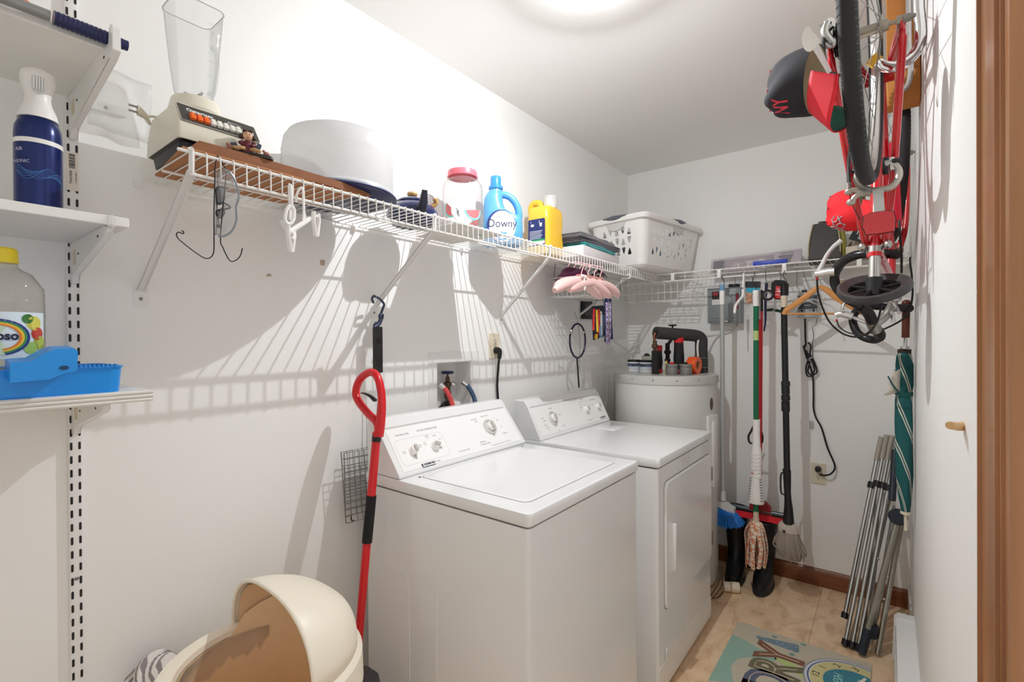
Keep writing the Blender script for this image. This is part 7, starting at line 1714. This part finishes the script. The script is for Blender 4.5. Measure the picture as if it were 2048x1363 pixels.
def captext(b, body, size, dx, dy, pt_, sc):
    b.text(body, size, Matrix.Identity(4), .0006, bold=.0006, sx=.8, wrap=lambda p: pt_(PI/2+((p.x+dx)/(.090*sc)), .24+(p.y+dy)/(.14*sc), 1.014))
captext(tA, 'NY', .040, .030, .004, ptA, .80)
obj('front_lettering', tA, mat('red_thread2', '#dc2f45', .6), capA, world=True)
tB = B(CMA); captext(tB, 'BB', .012, .004, .030, ptA, .80)
obj('side_patch', tB, WINK, capA, world=True)
RCO = at(1722, 416, y=1.83)
capB, CMB, ptB = cap('baseball_cap', 'bright red baseball cap with grey embroidery hanging behind the reflector', RCO, (-.93, .1, .08), (.15, -.55, -.80), .78, mat('red_cotton', '#e0222b', .8, var=.05, scale=40), mat('red_cotton', '#e0222b', .8), mat('dark_brim_under', '#2a2024', .8), 4, mat('maroon_thread', '#6e1620', .6))
emb = B(CMB); random.seed(6)
for k in range(4):
    pts = []
    for i in range(22):
        t = i/21; a = PI/2+.55-1.1*t+.06*math.sin(t*17+k); q = .20+.07*k+.05*math.sin(t*11+k*2)
        pts.append(ptB(a, q, 1.012))
    emb.tube(pts, .0016, 5)
obj('embroidery', emb, mat('grey_thread', '#a9a4ae', .6), capB, world=True)
obj('strap', B(CMB).tube([ptB(math.radians(a), .02, 1.02) for a in range(195, 346, 10)], .004, 8), BLACKP, capB, world=True)
# ------------------------------------------------------------------ folded camp chair frame, umbrella
fc = thing('folding_frame', 'bundle of folded silver tubes of a camp chair leaning in the back right corner', 'folding chair', (1.29, 2.55, 0))
def leg(tx, ty, ytop, bx, by, ybot=None, r=.0085, m=ALU, name='leg', z0=None):
    top = at(tx, ty, y=ytop); bot = at(bx, by, z=.012) if ybot is None else at(bx, by, y=ybot)
    o = obj(name, B().tube([top, bot], r, 10), m, fc, world=True); return top, bot
tops = [(1753, 919, 2.93, 1689, 1233, 2.62), (1764, 916, 2.90, 1690, 1287, None), (1775, 918, 2.88, 1704, 1292, None), (1786, 922, 2.86, 1716, 1296, None)]
for i, (tx_, ty, yt, bx, by, yb_) in enumerate(tops):
    top, bot = leg(tx_, ty, yt, bx, by, yb_)
    d = (bot-top).normalized()
    obj('upper_sleeve', B().prism(rrect(.021, .019, .003), 0, .115, frame(top, d.cross(Vector((0, 1, 0))), Vector((0, 1, 0)))), ALU, fc, world=True)
    M_ = frame(top+d*.0, (1, 0, 0), (0, 1, 0))
    obj('joint_block', B().tube([top+d*.112, top+d*.140], .0155, 10), BLACKP, fc, world=True)
    obj('foot_block', B().tube([bot-d*.02, bot+d*.006], .014, 10), BLACKP, fc, world=True)
for a in [(1770, 985, 2.86, 1735, 1265, 2.55), (1782, 990, 2.84, 1727, 1240, 2.6), (1760, 985, 2.88, 1740, 1250, 2.58), (1776, 1000, 2.85, 1700, 1280, 2.58), (1752, 985, 2.90, 1728, 1288, 2.56), (1788, 1010, 2.82, 1748, 1235, 2.6)]:
    leg(*a, r=.0045, m=STEEL, name='cross_rod')
T1 = mat('champagne_tube', '#a7a399', .32, .85, var=.05)
NB = mat('navy_joint', '#232a36', .5, var=.08)
t1, b1 = leg(1797, 1035, 2.66, 1723, 1306, None, .0125, T1, 'back_tube')
t2, b2 = leg(1803, 1040, 2.70, 1755, 1307, None, .0105, T1, 'back_tube')
leg(1791, 1050, 2.72, 1741, 1285, 2.60, .0085, T1, 'back_tube')
d1 = (b1-t1).normalized()
obj('tube_foot', B().tube([b1-d1*.105, b1], .0165, 14), NB, fc, world=True)
obj('tube_clamp', B().tube([at(1745, 1248, y=2.55), at(1742, 1272, y=2.55)], .022, 8), NB, fc, world=True)
jm_ = at(1796, 1033, y=2.64)
obj('pivot_disc', B(frame(jm_, (1, 0, -.3), (0, .2, 1))).lathe([(0, -.012), (.030, -.012), (.034, -.006), (.034, .006), (.030, .012), (0, .012)], 28), NB, fc, world=True)
obj('arm_sleeve', B().tube([at(1790, 900, y=2.80), at(1788, 940, y=2.76), at(1784, 1000, y=2.70)], .0135, 12, 3), NB, fc, world=True)
for a, c, y in ((1775, 1150, 2.6), (1768, 1195, 2.58), (1757, 1115, 2.64), (1786, 1060, 2.66), (1730, 1140, 2.7), (1716, 1200, 2.65)): obj('rivet', B().ell(at(a, c, y=y)+Vector((0, -.012, 0)), (.005, .005, .005), 8, 6), CHROME, fc, world=True)
# umbrella
uy = 2.44; U = lambda px, py, y=uy: at(px, py, y=y)
um = thing('umbrella', 'closed teal and white golf umbrella with a brown handle hanging at the right wall', 'umbrella', U(1811, 1060))
obj('handle', B().tube([U(1812, 604), U(1812, 625), U(1811, 675)], .0125, 16, 2).ell(U(1813, 606), (.016, .016, .014), 16, 10), mat('brown_handle', '#5a2a1d', .3, var=.12, scale=20), um, world=True)
obj('shaft', B().tube([U(1811, 675), U(1811, 700)], .0062, 12).tube([U(1810, 692), U(1810, 698)], .014, 14), CHROME, um, world=True)
obj('runner', B().tube([U(1808, 697), U(1808, 706)], .015, 14).tube([U(1820, 698), U(1819, 716)], .005, 8).tube([U(1798, 698), U(1799, 706)], .006, 8), mat('bronze_runner', '#4b3c34', .4, .5), um, world=True)
TEAL = mat('teal_canopy', '#15585a', .75, var=.1, scale=30)
nt = TEAL.node_tree
tcn = [n_ for n_ in nt.nodes if n_.type == 'TEX_COORD'][0]
sx = nt.nodes.new('ShaderNodeSeparateXYZ'); nt.links.new(tcn.outputs['Object'], sx.inputs[0])
at2 = nt.nodes.new('ShaderNodeMath'); at2.operation = 'ARCTAN2'; nt.links.new(sx.outputs[1], at2.inputs[0]); nt.links.new(sx.outputs[0], at2.inputs[1])
ma = nt.nodes.new('ShaderNodeMath'); ma.operation = 'MULTIPLY_ADD'; ma.inputs[1].default_value = 12.0; nt.links.new(sx.outputs[2], ma.inputs[0]); nt.links.new(at2.outputs[0], ma.inputs[2])
mo = nt.nodes.new('ShaderNodeMath'); mo.operation = 'MULTIPLY'; mo.inputs[1].default_value = 3/(2*PI); nt.links.new(ma.outputs[0], mo.inputs[0])
fr2 = nt.nodes.new('ShaderNodeMath'); fr2.operation = 'FRACT'; nt.links.new(mo.outputs[0], fr2.inputs[0])
rp = nt.nodes.new('ShaderNodeValToRGB'); rp.color_ramp.interpolation = 'CONSTANT'; e = rp.color_ramp.elements
e[0].color = (*lin('#15585a'), 1); e[1].position = .62; e[1].color = (*lin('#ddd5c8'), 1)
for p_, c_ in ((.68, '#15585a'), (.76, '#ddd5c8'), (.82, '#15585a')): x_ = e.new(p_); x_.color = (*lin(c_), 1)
nt.links.new(fr2.outputs[0], rp.inputs[0]); nt.links.new(rp.outputs[0], nt.nodes['Principled BSDF'].inputs['Base Color'])
rings = []; prof = [(702, 1808, .012), (712, 1808, .022), (730, 1809, .026), (770, 1809, .026), (785, 1808, .023), (800, 1807, .026), (850, 1807, .030), (900, 1808, .029), (950, 1809, .026), (990, 1810, .020), (1015, 1811, .014), (1026, 1811, .012)]
for py, px, r in prof:
    c = U(px, py); rings.append([c+Vector((r*(1+.10*math.sin(4*a+py*.02))*math.cos(a), r*(1+.10*math.sin(4*a+py*.02))*math.sin(a), 0)) for a in [2*PI*i/32 for i in range(32)]])
cn = obj('canopy', B().loft(rings), TEAL, um, world=True)
cc_ = U(1808, 860)-um.location
obj('canopy_tie', B().tube([U(1808, 782), U(1807, 790)], .0285, 24), mat('teal_plain', '#1b5d5d', .7), um, world=True)
fl_ = []
for q in range(6):
    row = []
    for i in range(7):
        u, v = i/6, q/5
        px = 1802-(38*v if v < .6 else 30*v)*(.5+.6*u) if u < 1 else 1802-30*v
        row.append(U(1803-34*math.sin(v*2.2)*(.45+.55*u), 735+48*u+8*v+4*math.sin(i*2+q), uy-.02-.02*math.sin(v*3)))
    fl_.append(row)
obj('loose_flap', B().sheet(fl_), mat('cream_canopy', '#dcd5c9', .8, var=.08), um, world=True, solid=.001)
obj('flap_stripe', B().tube([U(1776, 752, uy-.045), U(1786, 770, uy-.045), U(1797, 784, uy-.035)], .007, 8, 4, flatten=.4), mat('teal_plain', '#1b5d5d', .7), um, world=True)
obj('rib_tip_cup', B().tube([U(1811, 1022), U(1811, 1027)], .0165, 18), mat('cream_plastic2', '#e2d8c4', .4), um, world=True)
obj('tip', B().tube([U(1811, 1026), U(1812, 1060)], .0058, 12), mat('cream_plastic2', '#cfc4ae', .4), um, world=True)
# ------------------------------------------------------------------ boots and small things by the dryer
def boot(name, label, x, y, rz, h):
    t = thing(name, label, 'boot', (x, y, 0), rz)
    def sec(cx, cy, a, b, z): a *= .93; b *= .92; return [Vector((cx+a*math.cos(2*PI*i/28), cy+b*math.sin(2*PI*i/28), z)) for i in range(28)]
    # toe towards -y
    BM_ = mat('black_boot_rubber', '#15161a', .35, var=.15, scale=30)
    sh = B().loft([sec(0, -.035, .046, .130, .012), sec(0, -.034, .050, .134, .035), sec(0, -.030, .050, .128, .060), sec(0, -.008, .048, .104, .085), sec(0, .018, .047, .072, .115), sec(0, .030, .050, .060, .16), sec(0, .030, .058, .066, .24), sec(0, .028, .064, .070, .32), sec(0, .026, .066, .072, h), sec(0, .026, .061, .067, h), sec(0, .028, .058, .064, h-.08)], False)
    obj('upper', sh, BM_, t)
    obj('sole', B().loft([sec(0, -.034, .048, .134, 0), sec(0, -.034, .053, .140, .004), sec(0, -.034, .053, .140, .022), sec(0, -.034, .048, .132, .026)]), RUBBER, t)
    obj('top_band', B().loft([sec(0, .026, .068, .074, h-.03), sec(0, .026, .069, .075, h-.028), sec(0, .026, .069, .075, h-.004), sec(0, .026, .067, .073, h)], False), BM_, t)
    return t
boot('rubber_boot', 'black rubber boot with its round toe forward, right one of the pair under the mops', .858, 2.920, .0, .345)
boot('rubber_boot', 'taller black rubber boot, left one of the pair beside the dryer under the blue broom', .712, 2.925, .10, .385)
pc2 = thing('cream_pipe', 'cream plastic pipe end lying on the floor beside the dryer foot', 'pipe', (.745, 2.74, 0))
obj('pipe_end', B().tube([(.70, 2.715, .027), (.728, 2.728, .027)], .0245, 20), CREAM, pc2, world=True)
obj('pipe_cap', B().tube([(.729, 2.7285, .027), (.7315, 2.730, .027), (.765, 2.745, .027), (.770, 2.747, .027)], lambda t: .0265 if .03 < t < .96 else .0235, 22), mat('pale_cap', '#e3d6be', .5), pc2, world=True)
one('wire_rack', 'small dark rusty wire rack on the floor between the dryer and the boots', 'rack', B().tube([(.66, 2.50, .002), (.71, 2.56, .10), (.705, 2.66, .14), (.69, 2.70, .14)], .0025, 6, 3).tube([(.66, 2.47, .002), (.715, 2.60, .07), (.70, 2.68, .09)], .0025, 6, 3).tube([(.62, 2.56, .003), (.69, 2.62, .003), (.70, 2.70, .003)], .0025, 6, 3), mat('rusty_wire', '#5a4632', .6, .4))
# ------------------------------------------------------------------ floor mat
MX0, MX1, MY0, MY1 = .832, 1.336, 1.66, 2.462
fm = thing('laundry_mat', 'cream and teal floor mat with LAUNDRY lettering and a clock picture', 'floor mat', ((MX0+MX1)/2, (MY0+MY1)/2, 0))
cmM = mat('mat_cream', '#bdb3a0', .85, var=.06, scale=12)
obj('mat_base', B().prism([((MX0+MX1)/2+x, (MY0+MY1)/2+y) for x, y in rrect(MX1-MX0, MY1-MY0, .008)], .0005, .0050), cmM, fm, world=True)
# artwork frame: local right = +y, local up = -x
AM = Matrix(((0, -1, 0, MX0), (1, 0, 0, MY1), (0, 0, 1, .0050), (0, 0, 0, 1)))   # (u, v): u along +y from the far edge (negative), v = -x
def art(name, m, polys, h=.0003, parent=fm):
    b = B(AM)
    for p in polys: b.prism(p, 0, h)
    return obj(name, b, m, parent, world=True)
def blob(cx, cy, rx, ry, n=30, w=.0): return [(cx+rx*(1+w*math.sin(3*2*PI*i/n))*math.cos(2*PI*i/n), cy+ry*(1+w*math.cos(2*2*PI*i/n))*math.sin(2*PI*i/n)) for i in range(n)]
art('teal_swirl', mat('mat_teal', '#8fae9f', .85, var=.06), [[(-.30, 0), (-.13, 0), (-.14, -.06), (-.17, -.12), (-.15, -.17), (-.20, -.19), (-.24, -.17), (-.25, -.10), (-.29, -.06), (-.36, -.05), (-.45, -.08), (-.5, -.0)]], .0002)
art('green_swirl', mat('mat_green', '#aebf7c', .85, var=.08), [[(-.20, -.18), (-.17, -.19), (-.19, -.26), (-.25, -.33), (-.32, -.38), (-.34, -.37), (-.26, -.29)]], .0002)
art('blue_cone', mat('mat_slate', '#6f8593', .85, var=.15, scale=60), [[(-.094, -.098), (-.082, -.088), (-.070, -.094), (-.038, -.235), (-.040, -.250), (-.092, -.258), (-.100, -.250)]])
dots = [blob(-.082+random.uniform(-.012, .012)*(1+abs(v)*8), v, .0025, .0018, 8) for v in [-.11-.012*i for i in range(12)]]
art('cone_dots', mat('mat_white', '#ded8cc', .85), dots, .0006)
art('atom_dots', mat('mat_teal_dark', '#6d9488', .85), [blob(*p, 14) for p in ((-.035, -.155, .008, .011), (-.020, -.265, .008, .012), (-.128, -.110, .008, .010), (-.135, -.160, .008, .010), (-.125, -.235, .009, .011))])
def big(s, u, v, size, col, sx=.8):
    M_ = AM @ T(u, v, .0002)
    obj('mat_letter', B(M_).text(s, size, Matrix.Identity(4), .0004, bold=.011, sx=sx), mat('letter_dark_'+col, col, .8, var=.1), fm, world=True)
    return M_
LET = (('Y', -.165, '#7d5543'), ('R', -.265, '#6f6852'), ('D', -.365, '#5b6175'), ('N', -.47, '#7d5543'), ('U', -.57, '#6f6852'), ('A', -.66, '#5b6175'), ('L', -.74, '#7d5543'))
for s_, u_, c_ in LET:
    M_ = big(s_, u_, -.205, .235, c_)
    obj('letter_highlight', B(M_ @ T(0, 0, .0006)).text(s_, .235, Matrix.Identity(4), .0002, bold=-.0088, sx=.8), mat('letter_light', '#cbb9a0', .8), fm, world=True)
ckc = (-.205, -.455)
for r, h, c in ((.170, .0006, '#8a8f9a'), (.164, .0009, '#cfcfcb'), (.156, .0012, '#4c6292'), (.150, .0015, '#d6d2c4'), (.146, .0018, '#c9c08c')):
    p = [(x, y) for x, y in blob(ckc[0], ckc[1], r, r, 60) if -.802 < x < -.004]
    p = [(min(x, -.003), max(y, -(MX1-MX0)+.003)) for x, y in blob(ckc[0], ckc[1], r, r, 80)]
    art('clock_ring' if r > .147 else 'clock_face', mat('clock_'+c[1:], c, .8, var=.04), [p], h)
def inner(r): return [(min(x, -.003), max(y, -(MX1-MX0)+.003)) for x, y in blob(ckc[0], ckc[1], r, r, 60)]
art('clock_center', mat('clock_teal', '#3f7f8f', .8, var=.15, scale=20), [inner(.102)], .0022)
nb = B(AM)
for k, s_ in enumerate(('12', '1', '2', '3', '9', '10', '11')):
    ang = {'12': 0, '1': 30, '2': 60, '3': 90, '9': 270, '10': 300, '11': 330}[s_]; a = math.radians(ang)
    nb.text(s_, .036, T(ckc[0]+.125*math.sin(a), ckc[1]+.125*math.cos(a), .0019) @ RZ(-a*.35), .0004)
obj('clock_numbers', nb, INK, fm, world=True)
AQ = mat('aqua_script', '#a4d6cf', .8)
obj('clock_script', B(AM).text('FRESH', .042, T(ckc[0]-.005, ckc[1]+.052, .0023), .0004, shear=.35, sx=.9), AQ, fm, world=True)
obj('clock_script', B(AM).text('TIME', .032, T(ckc[0]+.02, ckc[1]-.02, .0023), .0004, shear=.35), AQ, fm, world=True)
art('clock_hands', mat('mat_white', '#ded8cc', .85), [[(ckc[0]-.012, ckc[1]-.008), (ckc[0]+.008, ckc[1]+.006), (ckc[0]+.085, ckc[1]-.028), (ckc[0]+.082, ckc[1]-.036)], [(ckc[0]-.006, ckc[1]-.010), (ckc[0]-.016, ckc[1]+.004), (ckc[0]-.085, ckc[1]+.004), (ckc[0]-.085, ckc[1]-.016)], blob(ckc[0], ckc[1], .011, .011, 16)], .0034)
# ------------------------------------------------------------------ waste bin with a hood
bx_, by_, bz_, BRr = .345, .487, .672, .198
bn = thing('waste_bin', 'tall cream plastic waste bin with an open rounded hood in the lower left', 'bin', (bx_, by_, 0))
IVP = mat('ivory_bin_plastic', '#efe7d6', .38, var=.015)
obj('bin_body', B().lathe([(0, .004), (.135, .004), (.142, .012), (.180, bz_-.05), (.184, bz_-.045), (.178, bz_-.05), (.140, .02), (0, .012)], 64, (bx_, by_, 0)), IVP, bn, world=True)
obj('lid_ring', B().lathe([(BRr-.002, bz_-.075), (BRr+.004, bz_-.073), (BRr+.002, bz_-.010), (BRr-.006, bz_), (BRr-.026, bz_+.003), (BRr-.036, bz_-.001), (BRr-.040, bz_-.012), (BRr-.034, bz_-.014), (BRr-.012, bz_-.016), (BRr-.002, bz_-.075)], 72, (bx_, by_, 0)), IVP, bn, world=True)
nv = Vector((-.03, -1, 0)).normalized(); tv = Vector((-nv.y, nv.x, 0))
def hood(R, H, cut, b, z0):
    """part of a dome on the far side of a vertical cut"""
    g = []
    n, m = 36, 18
    for i in range(n+1):
        # s runs along the cut direction, from one rim point to the other, over the top: build strips of constant distance from the cut
        row = []
        w = i/n; c = cut+(-R-cut)*(1-(1-w)**1.0)       # distance along nv (negative = away)
        rad = math.sqrt(max(1e-8, 1-(c/R)**2))
        for j in range(m+1):
            t = PI*j/m; ex = .80
            cx, sz = math.cos(t), math.sin(t)
            row.append(Vector((bx_, by_, z0))+nv*c+tv*(R*rad*math.copysign(abs(cx)**ex, cx))+Vector((0, 0, H*rad**.85*sz**ex)))
        g.append(row)
    b.sheet(g); return g
hb_ = B(); g1 = hood(BRr-.010, .148, -.012, hb_, bz_-.006)
hood_o = obj('hood', hb_, IVP, bn, world=True, solid=.004)
hl_ = B().tube(g1[0], .0045, 10); obj('hood_edge', hl_, IVP, hood_o, world=True)
ib = B(); g2 = hood(BRr-.018, .138, -.020, ib, bz_-.006)
obj('hood_lining', ib, mat('tan_bag', '#e9cda6', .5, var=.06, scale=14), hood_o, world=True)
# bag: tan film hanging from the hood edge down into the bin
bgm = mat('tan_bag_film', '#ecd0a8', .4, var=.12, scale=9)
bg = []
for i in range(9):
    t = i/8; row = []
    for j in range(33):
        a = 2*PI*j/32; far = max(0, math.sin(a))**.5*(1-t)**2; r = (BRr-.040)*(1-.32*t)*(1+.02*math.sin(9*a+2*t)*t)+.014*far
        row.append(Vector((bx_+r*math.cos(a), by_+r*math.sin(a), bz_-.013-.24*t+.085*far)))
    bg.append(row)
bfl = B().sheet(bg); c_ = len(bg[-1])
bfl.add(bg[-1][:-1], [tuple(range(32))])
obj('bag_liner', bfl, bgm, bn, world=True)
cl2 = []
for i in range(7):
    t = i/6; row = []
    for j in range(15):
        a = math.radians(150+150*j/14); r = (BRr-.0455)*(1-.13*t+.006*math.sin(j*2.1+i))
        row.append(Vector((bx_+r*math.cos(a), by_+r*math.sin(a), bz_-.012-.20*t)))
    cl2.append(row)
obj('clear_bag', B().sheet(cl2), clear('clear_bag_film', '#fdfcfb', .14, .12), bn, world=True, solid=.0005)
# striped rolled rug behind the bin
sr = mat('striped_rug', '#bfb7b0', .9, var=.1); nt = sr.node_tree
wv_ = nt.nodes.new('ShaderNodeTexWave'); wv_.inputs['Scale'].default_value = 30; wv_.bands_direction = 'DIAGONAL'
rp = nt.nodes.new('ShaderNodeValToRGB'); e = rp.color_ramp.elements; e[0].color = (*lin('#8b8283'), 1); e[1].position = .55; e[1].color = (*lin('#ddd8d3'), 1); e[0].position = .3
nt.links.new([n_ for n_ in nt.nodes if n_.type == 'TEX_COORD'][0].outputs['Object'], wv_.inputs['Vector']); nt.links.new(wv_.outputs[0], rp.inputs[0]); nt.links.new(rp.outputs[0], nt.nodes['Principled BSDF'].inputs['Base Color'])
one('rolled_rug', 'grey and white striped rolled rug standing behind the cream bin at the left wall', 'rug',
    B().tube([(.070, .372, .0), (.070, .372, .54), (.074, .376, .575), (.088, .385, .588)], lambda t: .055 if t < .9 else .055-.25*(t-.9), 24, 3), sr)
# paint chips on the left wall
for nm_, lb_, q_, c_ in (('paint_chip', 'small tan chip of torn paint on the left wall below the cake dome', [(640, 519), (650, 520), (649, 531), (641, 530)], '#b9a88e'), ('paint_chip', 'tiny tan torn patch on the left wall below the clip hanger', [(532, 549), (540, 546), (544, 552), (534, 553)], '#b8a890')):
    P_ = [at(a, c, x=.0004) for a, c in q_]
    one(nm_, lb_, 'paint chip', B().loft([P_, [v+Vector((.0003, 0, 0)) for v in P_]], flat=True), mat('torn_'+c_[1:], c_, .9))
